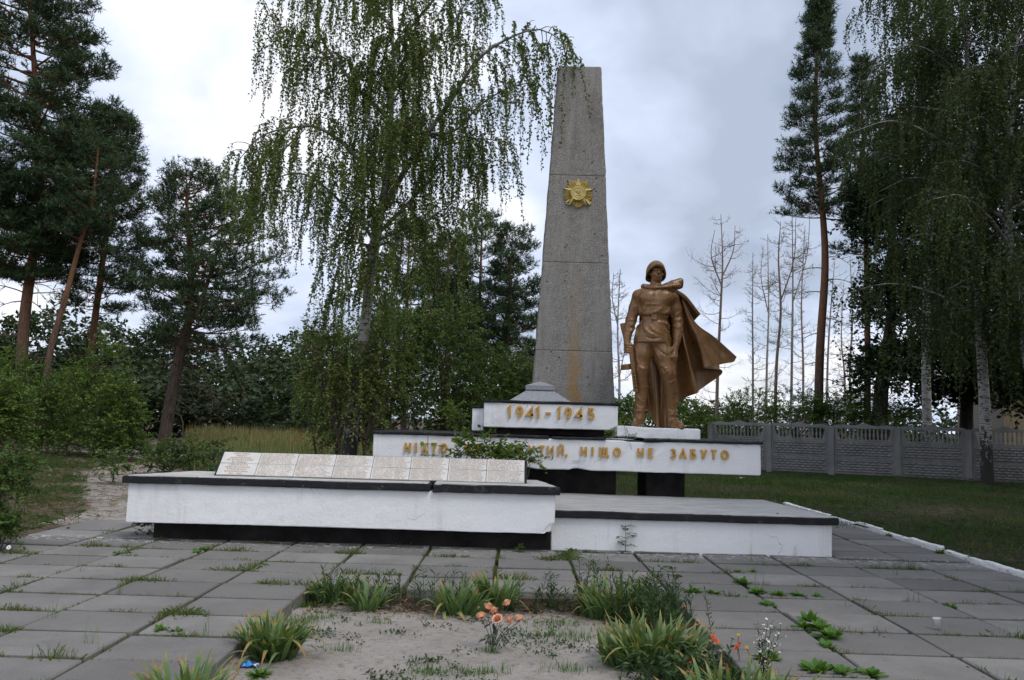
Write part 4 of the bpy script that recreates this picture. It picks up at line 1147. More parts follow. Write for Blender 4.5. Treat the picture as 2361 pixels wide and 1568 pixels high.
# ---- arms
sh, el, wr = C(362, 405, 0.02), C(305, 600, 0.06), C(264, 748, -0.06)
f.chain([sh, C(335, 500, 0.05), el], [0.098, 0.092, 0.086], 0.035); f.chain([el, C(285, 670, 0.01), wr], [0.088, 0.080, 0.066], 0.03)
f.cone(C(265, 735, -0.05), C(262, 772, -0.075), 0.070, 0.060, 0.008)
f.cone(C(262, 770, -0.075), C(262, 800, -0.09), 0.050, 0.050, 0.012)
sh2, el2, wr2 = C(652, 412, 0.03), C(683, 600, 0.06), C(668, 745, -0.05)
f.chain([sh2, C(672, 500, 0.05), el2], [0.100, 0.096, 0.088], 0.035); f.chain([el2, C(680, 675, 0.0), wr2], [0.090, 0.082, 0.068], 0.03)
f.cone(C(670, 730, -0.04), C(664, 770, -0.07), 0.072, 0.064, 0.008)
f.cone(C(664, 768, -0.07), C(652, 815, -0.10), 0.052, 0.052, 0.012)
# hanging hand: palm, four curled fingers, thumb
f.cone(C(648, 815, -0.11), C(638, 868, -0.13), 0.046, 0.050, 0.02, 1.15)
for (x0, x1, x2, yy, l) in ((612, 603, 612, -0.165, 928), (626, 620, 628, -0.17, 940), (641, 638, 642, -0.165, 944), (655, 653, 650, -0.15, 930)):
    f.chain([C(x0, 868, yy + .02), C(x1, 905, yy - .02), C(x2, l, yy + .03)], [0.021, 0.019, 0.015], 0.006)
f.chain([C(618, 830, -0.15), C(600, 862, -0.185), C(597, 893, -0.18)], [0.024, 0.020, 0.015], 0.01)
# gripping hand round the gun
f.cone(C(262, 800, -0.09), C(262, 850, -0.115), 0.055, 0.056, 0.02)
for i, zc in enumerate((812, 833, 854, 873)):
    f.chain([C(240, zc, -0.12), C(254, zc + 3, -0.178), C(290, zc + 2, -0.178)], [0.021, 0.021, 0.017], 0.006)
f.chain([C(285, 800, -0.11), C(300, 822, -0.14), C(296, 850, -0.16)], [0.022, 0.019, 0.015], 0.01)
# ---- cloth folds
R = f.ridge
for pts, r in ([[(395, 655), (415, 705), (470, 738)], .026], [[(440, 640), (462, 690), (525, 722)], .024], [[(500, 622), (560, 640), (600, 660)], .020],
               [[(360, 640), (345, 700), (330, 770)], .02], [[(560, 690), (600, 720), (618, 780)], .018], [[(545, 625), (588, 640), (596, 680)], .022],
               [[(375, 552), (440, 562), (510, 530), (545, 500)], .020], [[(420, 470), (400, 520), (370, 560)], .018], [[(545, 555), (585, 540), (612, 490)], .020],
               [[(600, 575), (560, 582), (510, 572)], .016], [[(400, 478), (450, 484), (520, 484)], .010],
               [[(272, 640), (300, 652), (335, 630)], .022], [[(250, 690), (290, 700), (330, 665)], .020], [[(262, 620), (290, 606), (330, 610)], .018],
               [[(650, 590), (680, 600), (715, 580)], .018], [[(640, 640), (670, 660), (712, 640)], .016], [[(655, 560), (680, 545), (706, 520)], .014],
               [[(330, 480), (345, 520), (340, 570)], .016], [[(636, 440), (628, 500), (632, 570)], .016],
               [[(480, 830), (512, 920), (520, 990)], .020], [[(330, 830), (335, 920), (350, 980)], .018], [[(600, 830), (640, 900), (645, 990)], .018],
               [[(345, 985), (375, 1005), (420, 1000)], .016], [[(520, 975), (545, 985), (600, 1075)], .016], [[(540, 1080), (590, 1110), (645, 1080)], .014],
               [[(340, 1300), (365, 1322), (405, 1305)], .014], [[(590, 1330), (625, 1345), (660, 1325)], .014],
               [[(350, 1235), (372, 1260), (395, 1262)], .010]):
    R(pts, r, 0.022)
for pts, r in ([[(455, 800), (462, 880), (470, 960)], .020], [[(476, 365), (474, 420), (470, 475)], .008], [[(628, 470), (612, 560), (612, 700)], .012], [[(362, 430), (372, 500), (368, 560)], .012],
               [[(500, 830), (530, 870), (585, 905)], .012], [[(575, 660), (610, 720), (640, 760)], .010], [[(360, 1400), (330, 1420), (318, 1440)], .005], [[(400, 745), (450, 762), (520, 755)], .010]):
    R(pts, r, 0.014, 's', 0.0)
for pts in ([(360, 423), (395, 432), (425, 420), (430, 412)], [(552, 412), (575, 428), (615, 416), (622, 405)]):
    R(pts, .010, 0.006, 'u', 0.3, 7)
for (bx, bz) in ((474, 436), (476, 395), (404, 430), (588, 424)):
    p = C(bx, bz); f.ell((p[0], f.front(p[0], p[2]), p[2]), (0.014, 0.010, 0.014), 0.003)
V, F_ = f.mesh()
fig = mk('figure', V, F_, M['bronze'], statue, smooth=True)

# ---- helmet
f = Field((-0.22, -0.26, 2.34), (0.26, 0.26, 2.78), 0.0095)
hc = C(506, 205, 0.0)
f.ell(hc, (0.157, 0.188, 0.196), 0.0)
f.ell((hc[0], hc[1], hc[2] - 0.02), (0.138, 0.169, 0.176), 0.006, 's')
X, Y, Z = f.X, f.Y, f.Z
xr = X - hc[0]
brim = hc[2] - 0.036 - 0.56 * (Y - hc[1]) - 1.9 * xr ** 2 + 0.018
flare = np.sqrt((xr / 0.166) ** 2 + ((Y - hc[1]) / 0.200) ** 2)
f.S = np.maximum(f.S, (brim - Z) * 0.8).astype(np.float32)
band = np.maximum(np.maximum((flare - 1) * 0.17, (0.84 - flare) * 0.17), np.maximum(brim - 0.012 - Z, Z - brim - 0.022))
f.put((slice(None),) * 3, band + np.zeros(f.shape), 0.022)
V, F_ = f.mesh()
mk('helmet', V, F_, M['bronze'], statue, smooth=True)

# ---- cape collar with the turned-over hood on the shoulder
f = Field((-0.30, -0.28, 2.14), (0.46, 0.30, 2.52), 0.0105)
f.chain([C(408, 322, 0.03), C(425, 338, -0.08), C(480, 346, -0.135), C(545, 342, -0.13), C(610, 330, -0.10), C(680, 318, -0.05)], [0.040, 0.036, 0.034, 0.038, 0.046, 0.058], 0.02)
f.chain([C(575, 318, -0.06), C(640, 296, -0.03), C(706, 282, 0.02)], [0.038, 0.054, 0.076], 0.02)
f.chain([C(640, 318, 0.0), C(700, 296, 0.04), C(706, 288, 0.12)], [0.05, 0.070, 0.066], 0.03)
f.chain([C(408, 322, 0.03), C(420, 315, 0.14), C(520, 312, 0.19), C(640, 310, 0.17), C(700, 300, 0.10)], [0.040, 0.045, 0.05, 0.055, 0.06], 0.03)
f.chain([C(470, 350, -0.15), C(545, 352, -0.15), C(620, 343, -0.12), C(700, 334, -0.06)], [0.008, 0.011, 0.013, 0.012], 0.012, 1.0, 's')
sl_ = [slice(None)] * 3
cx_ = C(722, 300)[0]
f.S = np.maximum(f.S, (f.X - cx_) - 0.016).astype(np.float32)
V, F_ = f.mesh()
mk('collar', V, F_, M['bronze'], statue, smooth=True)

# ---- cape sheets, ribs from neck to hem in the drawing frame
def sheet(ribs, nu, nv, name, th=0.020, ripple=0.0, seed=0):
    A = np.array([smooth_line(np.array([C(*q) for q in r]), nv) for r in ribs])
    G = np.stack([smooth_line(A[:, j], nu) for j in range(nv)], 1)          # nu, nv, 3
    N = nrm(np.cross(np.gradient(G, axis=0), np.gradient(G, axis=1)))
    uu, vv = np.meshgrid(np.linspace(0, 1, nu), np.linspace(0, 1, nv), indexing='ij')
    G = G + N * (ripple * vnoise(uu * 3, vv * 2.4, 3.2, seed) * vv)[..., None]
    N = nrm(np.cross(np.gradient(G, axis=0), np.gradient(G, axis=1)))
    V = np.concatenate([(G + N * th / 2).reshape(-1, 3), (G - N * th / 2).reshape(-1, 3)]); n = nu * nv
    i = np.arange(n).reshape(nu, nv)
    q = np.stack([i[:-1, :-1], i[1:, :-1], i[1:, 1:], i[:-1, 1:]], -1).reshape(-1, 4)
    Fq = [q, q[:, ::-1] + n]
    rim = np.concatenate([i[:, 0], i[-1, 1:], i[-2::-1, -1], i[0, -2:0:-1]]); r2 = np.roll(rim, -1)
    Fq.append(np.stack([rim, rim + n, r2 + n, r2], 1))
    o = mk(name, V, [np.concatenate(Fq)], M['bronze'], statue, smooth=True)
    md_ = o.modifiers.new('edge', 'EDGE_SPLIT'); md_.split_angle = radians(50)
    return o
sheet([[(395, 350, .12), (385, 600, .22), (392, 900, .26), (428, 1312, .16)],
       [(450, 345, .15), (440, 700, .27), (450, 1050, .30), (466, 1372, .22)],
       [(520, 340, .16), (505, 700, .25), (508, 1050, .16), (520, 1462, .10)],
       [(560, 342, .16), (560, 700, .29), (556, 1080, .26), (552, 1472, .22)],
       [(600, 345, .16), (630, 700, .24), (620, 1080, .22), (600, 1472, .16)],
       [(640, 352, .15), (680, 700, .30), (690, 1000, .34), (700, 1284, .36)],
       [(660, 360, .14), (712, 690, .20), (742, 960, .24), (775, 1215, .28)],
       [(680, 372, .12), (722, 690, .06), (775, 930, .06), (834, 1186, .10)],
       [(695, 380, .11), (745, 690, .16), (800, 920, .20), (868, 1158, .24)],
       [(706, 388, .10), (775, 690, .22), (845, 900, .29), (945, 1112, .38)],
       [(712, 394, .09), (800, 680, .24), (900, 850, .34), (1098, 992, .46)],
       [(716, 400, .08), (792, 640, .06), (848, 760, .06), (905, 978, .10)],
       [(720, 404, .07), (800, 630, .02), (868, 760, .02), (944, 964, .04)],
       [(728, 412, .06), (820, 630, .06), (930, 765, .10), (1070, 935, .14)],
       [(736, 418, .055), (826, 616, .07), (975, 742, .11), (1150, 915, .16)],
       [(742, 425, .05), (832, 604, .07), (995, 725, .09), (1170, 878, .10)]], 130, 60, 'cape', 0.024, 0.012, 2)
sheet([[(560, 342, -.10), (650, 360, -.09), (745, 420, -.06), (862, 548, .00)],
       [(590, 332, .02), (672, 348, .02), (765, 408, .05), (866, 542, .08)],
       [(600, 330, .14), (690, 345, .16), (775, 412, .20), (858, 560, .22)],
       [(580, 335, .24), (680, 372, .28), (755, 450, .30), (828, 600, .28)]], 36, 44, 'cape_flap', 0.034, 0.006, 4)

# ---- submachine gun hanging muzzle down from the hand
gun = MB()
def tube1(mbx, pts, rr, s=10):
    V, F_ = tubes(np.array(pts), np.array(rr), s); mbx.add(V, F_)
    n = len(pts)
    mbx.add(V[:s], [list(range(s))]); mbx.add(V[-s:], [list(range(s))[::-1]])
a, b = C(284, 845, -0.165), C(322, 1188, -0.125)
d = (b - a) / np.linalg.norm(b - a)
n1 = nrm(np.cross(d, np.array([0, 1.0, 0]))); n2 = np.cross(n1, d)
def obox(mbx, c0, c1, w, t_):
    V = [c + n1 * w * sx + n2 * t_ * sy for c in (c0, c1) for sx, sy in ((-1, -1), (1, -1), (1, 1), (-1, 1))]
    mbx.add(V, [(3, 2, 1, 0), (4, 5, 6, 7), (0, 1, 5, 4), (1, 2, 6, 5), (2, 3, 7, 6), (3, 0, 4, 7)])
obox(gun, a - d * 0.02, b, 0.027, 0.030)
obox(gun, b - d * 0.035, b + d * 0.004, 0.033, 0.037)
obox(gun, a + d * 0.05, a + d * 0.30, 0.031, 0.025)
stk = smooth_line([a + d * 0.02, C(268, 770, 0.02), C(252, 690, 0.06), C(246, 632, 0.08)], 9)
V, F_ = tubes(stk, np.linspace(0.034, 0.062, 9), 10); gun.add(V, F_); gun.add(V[-10:], [list(range(10))])
g_o = gun.build('submachine_gun', M['bronze'], statue)
dm = MB(); ctr = C(252, 992, -0.08)
V = []
for yy, rr in ((-0.046, 0.0), (-0.046, 0.072), (-0.036, 0.082), (0.036, 0.082), (0.046, 0.072), (0.046, 0.0)):
    for i in range(22):
        an = 2 * pi * i / 22
        V.append(ctr + d * yy * 1.0 + (n1 * cos(an) + n2 * sin(an)) * rr)
dm.add(V, np.array([(k * 22 + i, k * 22 + (i + 1) % 22, (k + 1) * 22 + (i + 1) % 22, (k + 1) * 22 + i) for k in range(5) for i in range(22)]))
obox(dm, ctr - d * 0.02 - n1 * (-0.07), ctr + d * 0.03 - n1 * (-0.07), 0.03, 0.022)
dm.build('drum_magazine', M['bronze'], g_o)
for i in range(5):
    sl2 = MB()
    c0 = a + d * (0.40 + i * 0.055)
    sl2.add([c0 + n1 * x - n2 * 0.0315 + d * y for x, y in ((-.010, -.016), (.010, -.016), (.010, .016), (-.010, .016))], [(0, 1, 2, 3)])
    sl2.build('jacket_slot', M['black_base'], g_o)  # flat dark patch, the shade inside a slot put into colour
# ================================================================ FENCE
rf = np.random.default_rng(21)
FDIR = np.array([0.906, -0.424]); FST = np.array([7.54, 31.12]); BAY = 2.165
fang = math.atan2(FDIR[1], FDIR[0])
fence = thing('concrete_fence', 'grey precast concrete fence with brick pattern panels and a baluster top', 'fence', (FST[0], FST[1], 0.0), fang)
post_me = bevel_box_data('post', 0.20, 0.20, 1.86, 0.015, M['fence'])
brick_me = [bevel_box_data('brick', 0.185, 0.056, 0.078, 0.024, M['fence']), bevel_box_data('brick', 0.085, 0.056, 0.078, 0.024, M['fence'])]
# turned baluster
bp = [(0.030, 0.0), (0.030, 0.03), (0.020, 0.045), (0.036, 0.10), (0.038, 0.16), (0.026, 0.24), (0.019, 0.29), (0.030, 0.31), (0.030, 0.335), (0.019, 0.345), (0.026, 0.36), (0.026, 0.385)]
V = []; s_ = 8
for r, z in bp: V += [(r * cos(2 * pi * i / s_), r * sin(2 * pi * i / s_), z) for i in range(s_)]
bal_me = mesh_data('baluster', V, np.array([(k * s_ + i, k * s_ + (i + 1) % s_, (k + 1) * s_ + (i + 1) % s_, (k + 1) * s_ + i) for k in range(len(bp) - 1) for i in range(s_)]), M['fence'], True)
def crest(w):
    """wavy moulded top rail with a crest in the middle"""
    n = 44; V = []; F = []
    for i in range(n + 1):
        x = -w / 2 + w * i / n; t = abs(x) / (w / 2)
        z = 0.075 + 0.022 * sin(t * 3.4 * pi) * (1 - 0.4 * t) + 0.012 * abs(sin(x * 24)) + (0.062 * max(0, 1 - (abs(x) / 0.15) ** 2) ** .6)
        V += [(x, -0.026, 0), (x, 0.026, 0), (x, 0.020, z), (x, -0.020, z)]
    for i in range(n):
        a = 4 * i
        F += [(a, a + 4, a + 7, a + 3), (a + 3, a + 7, a + 6, a + 2), (a + 1, a + 2, a + 6, a + 5), (a, a + 1, a + 5, a + 4)]
    return V, F
nbay = 6
for b_ in range(nbay + 1):
    link('post', post_me, fence, (b_ * BAY, 0, 1.745 + rf.normal(0, .006)), (rf.normal(0, .004), rf.normal(0, .004), 0))
for b_ in range(nbay):
    xc = (b_ + .5) * BAY; w = BAY - 0.21
    for r_ in range(2):
        z0 = 0.045 + r_ * 0.595
        mb = MB(); mb.box(-w / 2, w / 2, -0.022, 0.022, 0, 0.585)
        mb.box(-w / 2, w / 2, -0.045, -0.0225, 0.515, 0.580); mb.box(-w / 2, w / 2, -0.040, -0.0225, 0.004, 0.045)
        mb.box(-w / 2, -w / 2 + .05, -0.038, -0.0225, 0.048, 0.512); mb.box(w / 2 - .05, w / 2, -0.038, -0.0225, 0.048, 0.512)
        pan = mb.build('brick_panel', M['fence'], fence, loc=(xc, 0, z0))
        joined = MB()
        for q in range(5):
            zt_ = 0.505 - q * 0.090; x = -w / 2 + 0.075 + (0.10 if q % 2 else 0.0)
            if q % 2: items = [(-w / 2 + 0.06 + 0.05, 1)]
            else: items = []
            while x + 0.185 < w / 2 - 0.055:
                items.append((x + 0.0925, 0)); x += 0.2005
            for xx, kd in items:
                if b_ in (1, 2, 3, 4): link('brick', brick_me[kd], pan, (xx, -0.030, zt_), (rf.normal(0, .01), 0, 0))
                else:
                    hw_ = (0.092, 0.042)[kd]; joined.add([(xx + sx * hw_, y, zt_ - 0.074 * k) for k in (0, 1) for y, sx in ((-0.023, -1), (-0.023, 1))] + [(xx + sx * (hw_ - .012), -0.056, zt_ - 0.024 - 0.03 * k) for k in (0, 1) for sx in (-1, 1)],
                                                        [(0, 4, 5, 1), (2, 3, 7, 6), (0, 2, 6, 4), (1, 5, 7, 3), (4, 6, 7, 5)])
        if joined.n: kind(joined.build('brick_relief', M['fence'], pan), 'stuff')
    zb_ = 1.235
    mb = MB(); mb.box(-w / 2, w / 2, -0.03, 0.03, 0, 0.045); mb.box(-w / 2, w / 2, -0.03, 0.03, 0.435, 0.475)
    for sx in (-1, 1):
        xa = sx * w / 2; xi = sx * (w / 2 - 0.20); xt = sx * (w / 2 - 0.09)
        q = [(xa, 0.0452), (xi, 0.0452), (xt, 0.4348), (xa, 0.4348)]
        mb.add([(x, y, z) for y in (-0.024, 0.024) for x, z in q], [(0, 1, 2, 3), (7, 6, 5, 4), (0, 4, 5, 1), (1, 5, 6, 2), (2, 6, 7, 3), (3, 7, 4, 0)])
        for k in range(4):
            z = 0.06 + k * 0.092; xx = sx * (w / 2 - 0.065 + 0.0 * k)
            mb.box(min(xx - .05, xx + .05), max(xx - .05, xx + .05), -0.036, -0.0245, z, z + 0.075)
    V, F_ = crest(w); mb.add([(x, y, z + 0.4755) for x, y, z in V], F_)
    bf = mb.build('balustrade', M['fence'], fence, loc=(xc, 0, zb_))
    nb_ = 12
    for k in range(nb_):
        link('baluster', bal_me, bf, (-w / 2 + 0.26 + (w - 0.52) * k / (nb_ - 1), 0, 0.0475))

# ================================================================ BRICK HOUSE behind the fence
house = thing('brick_house', 'yellow brick house half hidden by dark trees behind the fence', 'building', (24.5, 40.5, 0.0), radians(-14))
mb = MB(); mb.box(0, 11, 0.02, 8, -0.1, 5.6); mb.build('wall', M['mortar'], house)
mb = MB(); bw, bh = 0.25, 0.088
for r_ in range(int(5.5 / 0.10)):
    x = 0.0 - (0.13 if r_ % 2 else 0); z = r_ * 0.10 + 0.01
    while x < 11:
        x0, x1 = max(x, 0), min(x + bw, 11)
        if x1 - x0 > .05 and not (3.0 < (x0 + x1) / 2 < 4.6 and 1.2 < z < 2.9) and not (7.0 < (x0 + x1) / 2 < 8.6 and 1.2 < z < 2.9):
            mb.box(x0, x1, 0.0, 0.0195, z, z + bh)
        x += bw + 0.012
kind(mb.build('brickwork', M['brick'], house), 'stuff')
for x0 in (3.0, 7.0):
    mb = MB(); mb.box(x0, x0 + 1.6, -0.0, 0.012, 1.2, 2.9); w_o = mb.build('window', M['black_base'], house)
    mb = MB()
    for xx in (x0, x0 + 0.77, x0 + 1.53): mb.box(xx, xx + 0.07, -0.03, -0.002, 1.2, 2.9)
    mb.box(x0 + 0.072, x0 + 0.768, -0.03, -0.002, 2.3, 2.36); mb.box(x0 + 0.842, x0 + 1.528, -0.03, -0.002, 2.3, 2.36); mb.build('frame', M['paper'], w_o)
mb = MB(); V = [(-0.5, -0.5, 5.6), (11.5, -0.5, 5.6), (11.5, 8.5, 5.6), (-0.5, 8.5, 5.6), (2.5, 4, 8.0), (8.5, 4, 8.0)]
mb.add(V, [np.array([(0, 1, 5, 4), (2, 3, 4, 5), (3, 2, 1, 0)]), np.array([(1, 2, 5), (3, 0, 4)])]); mb.build('roof', M['greystone'], house)
# ================================================================ TREES
UP = np.array([0, 0, 1.0])
class Acc:
    """gathers the faces of a crown or of the wood of one tree"""
    def __init__(s): s.V = []; s.F = []; s.R = []; s.n = 0
    def add(s, V, F, R=None):
        s.V.append(V); s.F.append(F + s.n); s.R.append(np.full(len(V), .5) if R is None else R); s.n += len(V)
    def obj(s, name, mat, parent, smooth=False):
        return mk(name, np.concatenate(s.V), [np.concatenate(s.F)], mat, parent, smooth, np.concatenate(s.R))

def needles(rng, P, D, k, ln, wd, spread=0.85):
    """tufts of pine needles: k thin triangles round every shoot"""
    n = len(P); D = nrm(D)
    t = rng.uniform(0.0, 1.0, (n, k, 1)) * ln * 1.5
    nd = nrm(D[:, None] * rng.uniform(0.25, 0.9, (n, k, 1)) + nrm(rng.normal(size=(n, k, 3))) * spread + UP * 0.12)
    b = P[:, None] + D[:, None] * t
    sd = nrm(np.cross(nd, rng.normal(size=(n, k, 3)))) * wd * 0.5
    L = ln * rng.uniform(0.75, 1.2, (n, k, 1))
    V = np.stack([b - sd, b + sd, b + nd * L], 2).reshape(-1, 3)
    r = np.clip(rng.uniform(0, 1, (n, 1)) * 0.55 + rng.uniform(0, 1, (n, k)) * 0.45, 0, 1)
    return V, np.arange(n * k * 3).reshape(-1, 3), np.repeat(r.ravel(), 3)

def pine(name, label, base, tr, r0, env, nb, crown_from, seed, mat='needle', tk=10, ln=0.15, wd=0.018, dead=10, dense=1.0, up=0.35, forks=(), group=None, hollow=0.25, bark='pinebark'):
    """Scots pine. tr: trunk points relative to the base; env(h): crown reach at relative height h"""
    rng = np.random.default_rng(seed)
    root = thing(name, label, 'pine tree', base, 0, group)
    T = smooth_line(np.array(tr, float), 40); H = T[-1, 2]
    wood, leaf = Acc(), Acc()
    V, F = tubes(T, r0 * (1 - np.linspace(0, 1, 40)) ** 0.75 * 0.93 + 0.02, 9); wood.add(V, F)
    axes = [(T, crown_from, 1.0, nb)]
    for fk in forks:
        Q = smooth_line(np.array(fk[0], float), 24); V, F = tubes(Q, np.linspace(fk[1], 0.02, 24), 7); wood.add(V, F)
        axes.append((Q, fk[2], fk[3], fk[4]))
    BP, BR, P, D, SB = [], [], [], [], []
    for (Q, cf, sc, n_) in axes:
        q0, q1 = Q[0, 2], Q[-1, 2]
        for i in range(n_):
            h = cf + (1 - cf) * ((i + rng.uniform(0, 1)) / n_)
            j = min(h * (len(Q) - 1), len(Q) - 1.001); k = int(j); b = Q[k] + (Q[k + 1] - Q[k]) * (j - k)
            hr = b[2] / H
            az = i * 2.39996 + rng.normal(0, .35); L = env(hr, az) * sc * rng.uniform(0.62, 1.12)
            if L < 0.12: continue
            hd = np.array([cos(az), sin(az), 0]); e = up * (0.15 + 1.35 * hr ** 3) + rng.normal(0, .14)
            t = np.linspace(0, 1, 6)[:, None]
            sw = np.array([-sin(az), cos(az), 0]) * rng.normal(0, .22)
            br = b + hd * L * t + UP * L * (e * t - 0.22 * t + 0.30 * t ** 2) + sw * L * t ** 2
            BP.append(br); BR.append(np.linspace(0.013 + 0.018 * L, 0.006, 6))
            ns = max(3, int(L * 4.7 * dense))
            for s_ in range(ns + 1):
                tt = hollow + (1 - hollow) * min(1.0, (s_ + rng.uniform(0, 1)) / ns) ** .8
                jj = min(tt * 5, 4.999); kk = int(jj); sb = br[kk] + (br[kk + 1] - br[kk]) * (jj - kk)
                side = 1 if s_ % 2 else -1
                a2 = az + side * rng.uniform(0.25, 1.15); l2 = L * rng.uniform(.14, .34) * (1.25 - 0.65 * tt) + 0.12
                d2 = nrm(np.array([cos(a2), sin(a2), rng.uniform(-.05, 0.75)]))
                e2 = sb + d2 * l2
                SB.append(np.stack([sb, e2])); nt = int(rng.integers(7, 13) * min(1.25, dense)); cr = rng.uniform(.10, .17)
                # a rounded brush of shoots at the end of the side twig
                of = rv(rng, nt) * [1, 1, .7] * cr; P.append(e2 + of); D.append(nrm(of / cr * .8 + d2 * .5 + UP * .55) + rng.normal(0, .2, (nt, 3)))
            P.append(br[-1:] + rng.normal(0, .02, (1, 3))); D.append(nrm(br[-1:] - br[-2:-1]))
    for i in range(dead):   # bare dead lower branches
        h = rng.uniform(0.12, crown_from + 0.1); j = h * 39; k = min(int(j), 38); b = T[k]
        az = rng.uniform(0, 2 * pi); L = env(crown_from + .15, az) * rng.uniform(.45, 1.0)
        t = np.linspace(0, 1, 6)[:, None]; hd = np.array([cos(az), sin(az), 0]); sw = np.array([-sin(az), cos(az), 0]) * rng.normal(0, .3)
        br = b + hd * L * t + UP * L * (0.25 * t - rng.uniform(.2, .8) * t ** 2) + sw * L * t ** 2
        BP.append(br); BR.append(np.linspace(0.03, 0.006, 6))
        for q in range(4):
            k2 = int(rng.integers(2, 5)); d2 = nrm(hd + rng.normal(0, .7, 3)); l2 = L * rng.uniform(.2, .45)
            BP.append(br[k2] + d2 * l2 * t + rng.normal(0, .02, (6, 3)) * t); BR.append(np.linspace(0.012, 0.004, 6))
    V, F = tubes(np.array(BP), np.array(BR), 5); wood.add(V, F)
    V, F = tubes(np.array(SB), np.tile([.011, .007], (len(SB), 1)), 3); wood.add(V, F)
    P = np.concatenate(P); D = np.concatenate(D)
    V, F, R = needles(rng, P, D, tk, ln, wd); leaf.add(V, F, R)
    wood.obj('trunk', M[bark], root, True); leaf.obj('crown', M[mat], root)
    return root, len(P)

def rel(pts, base):
    return [tuple(np.array(p) - np.array(base)) for p in pts]
def gp(u, v, y):
    """foot of a thing on the ground at distance y, on bearing u"""
    p = at(u, v, y); return np.array([p[0], y, float(gz(p[0], y))])
def trunk_from(pix, y, dy=None):
    """trunk points along a sight-line list at distance y, starting on the ground"""
    P = [at(u, v, y) for u, v in pix]
    b = np.array([P[0][0], y, float(gz(P[0][0], y)) - 0.05])
    P[0] = b
    if dy is not None:
        for p, d in zip(P, dy): p[1] += d
    return b, [tuple(p - b) for p in P]

def env_round(r, lo, pk=0.55, p=0.7, lop=0.0, laz=0.0):
    def f(h, az):
        t = np.clip((h - lo) / (1 - lo), 0, 1)
        s_ = (t / pk) ** 0.55 if t < pk else max(0.0, 1 - ((t - pk) / (1 - pk)) ** 1.9) ** p
        return r * (0.18 + 0.82 * s_) * (1 + lop * cos(az - laz))
    return f
def env_cone(r, lo, p=0.9):
    def f(h, az):
        t = np.clip((h - lo) / (1 - lo), 0, 1); return r * (0.08 + 0.92 * (1 - t) ** p) * (0.75 + 0.25 * min(1, t * 5))
    return f

# --- pines on the left
b, t = trunk_from([(40, 1040), (55, 760), (72, 620), (95, 470), (85, 250), (70, 20), (60, -190)], 31)
fk = [at(78, 585, 31) - b, at(110, 545, 31.3) - b, at(150, 450, 31.6) - b, at(165, 300, 31.8) - b]
pine('scots_pine', 'huge dark pine filling the upper left corner of the view', b, t, 0.23, env_round(2.7, .26, .35, .55, .16, 3.14), 150, .28, 101, tk=11, ln=.20, wd=.036, dense=1.1, forks=[(fk, .12, .35, .9, 22)])
b, t = trunk_from([(88, 1040), (112, 830), (150, 690), (185, 560), (212, 470), (228, 330)], 30)
pine('scots_pine', 'slim leaning pine with bare orange trunk among the left pines', b, t, 0.125, env_round(1.0, .48, .5, .8), 44, .58, 102, dead=8, tk=10, ln=.17, wd=.026)
b, t = trunk_from([(200, 1040), (212, 800), (232, 640), (250, 500), (262, 370), (268, 272)], 34)
pine('scots_pine', 'tall narrow pine with pointed top, second from the left cluster', b, t, 0.165, env_round(1.65, .26, .35, .8, .05, 0.0), 95, .29, 103, tk=10, ln=.19, wd=.030, dead=14)
b, t = trunk_from([(375, 1040), (392, 930), (412, 830), (436, 730), (440, 620), (432, 500), (430, 412)], 32)
fk = [at(434, 745, 32) - b, at(462, 700, 32.2) - b, at(492, 610, 32.5) - b, at(520, 520, 32.6) - b]
pine('scots_pine', 'broad bushy pine with forked orange trunk standing alone left of the birch', b, t, 0.26, env_round(2.45, .22, .42, .75, .36, 0.1), 96, .36, 104, tk=11, ln=.185, wd=.030, dead=26, dense=.85, forks=[(fk, .15, .14, .75, 26)])
# --- pines behind the shrubs in the middle
for i, (u0, u1, top, y, r, s_, lab) in enumerate((
        (930, 945, 520, 43, 2.1, 111, 'dark pine behind the birch trunk, leftmost of the middle pines'),
        (1030, 1035, 560, 40, 1.7, 112, 'stout pine behind the birch, second of the middle pines'),
        (1100, 1112, 505, 42, 2.1, 113, 'tallest of the middle pines, left of the obelisk'),
        (1165, 1182, 535, 41, 1.7, 114, 'open crowned pine closest to the left edge of the obelisk'))):
    b, t = trunk_from([(u0, 1030), (u0 + 2, 850), ((u0 + u1) / 2, 700), (u1, top)], y)
    pine('scots_pine', lab, b, t, 0.17, env_round(r, .22, .35, .8), 52, .36, s_, tk=10, ln=.20, wd=.034, dead=10, group='pines in the middle distance')
# --- pines on the right
b, t = trunk_from([(1884, 1000), (1890, 820), (1902, 620), (1896, 480), (1880, 300), (1884, 120), (1892, 4)], 36)
pine('scots_pine', 'tall slender pine towering over the fence, right of the soldier', b, t, 0.21, env_cone(2.15, .38, .95), 100, .47, 121, tk=10, ln=.20, wd=.031, dead=12, up=.5)
b, t = trunk_from([(1998, 1000), (2000, 800), (1996, 560), (1990, 350), (1986, 132)], 38)
pine('scots_pine', 'thin pine between the tall pine and the hanging birches', b, t, 0.16, env_cone(1.6, .40, 1.0), 66, .46, 122, tk=10, ln=.20, wd=.032, dead=12, up=.4)

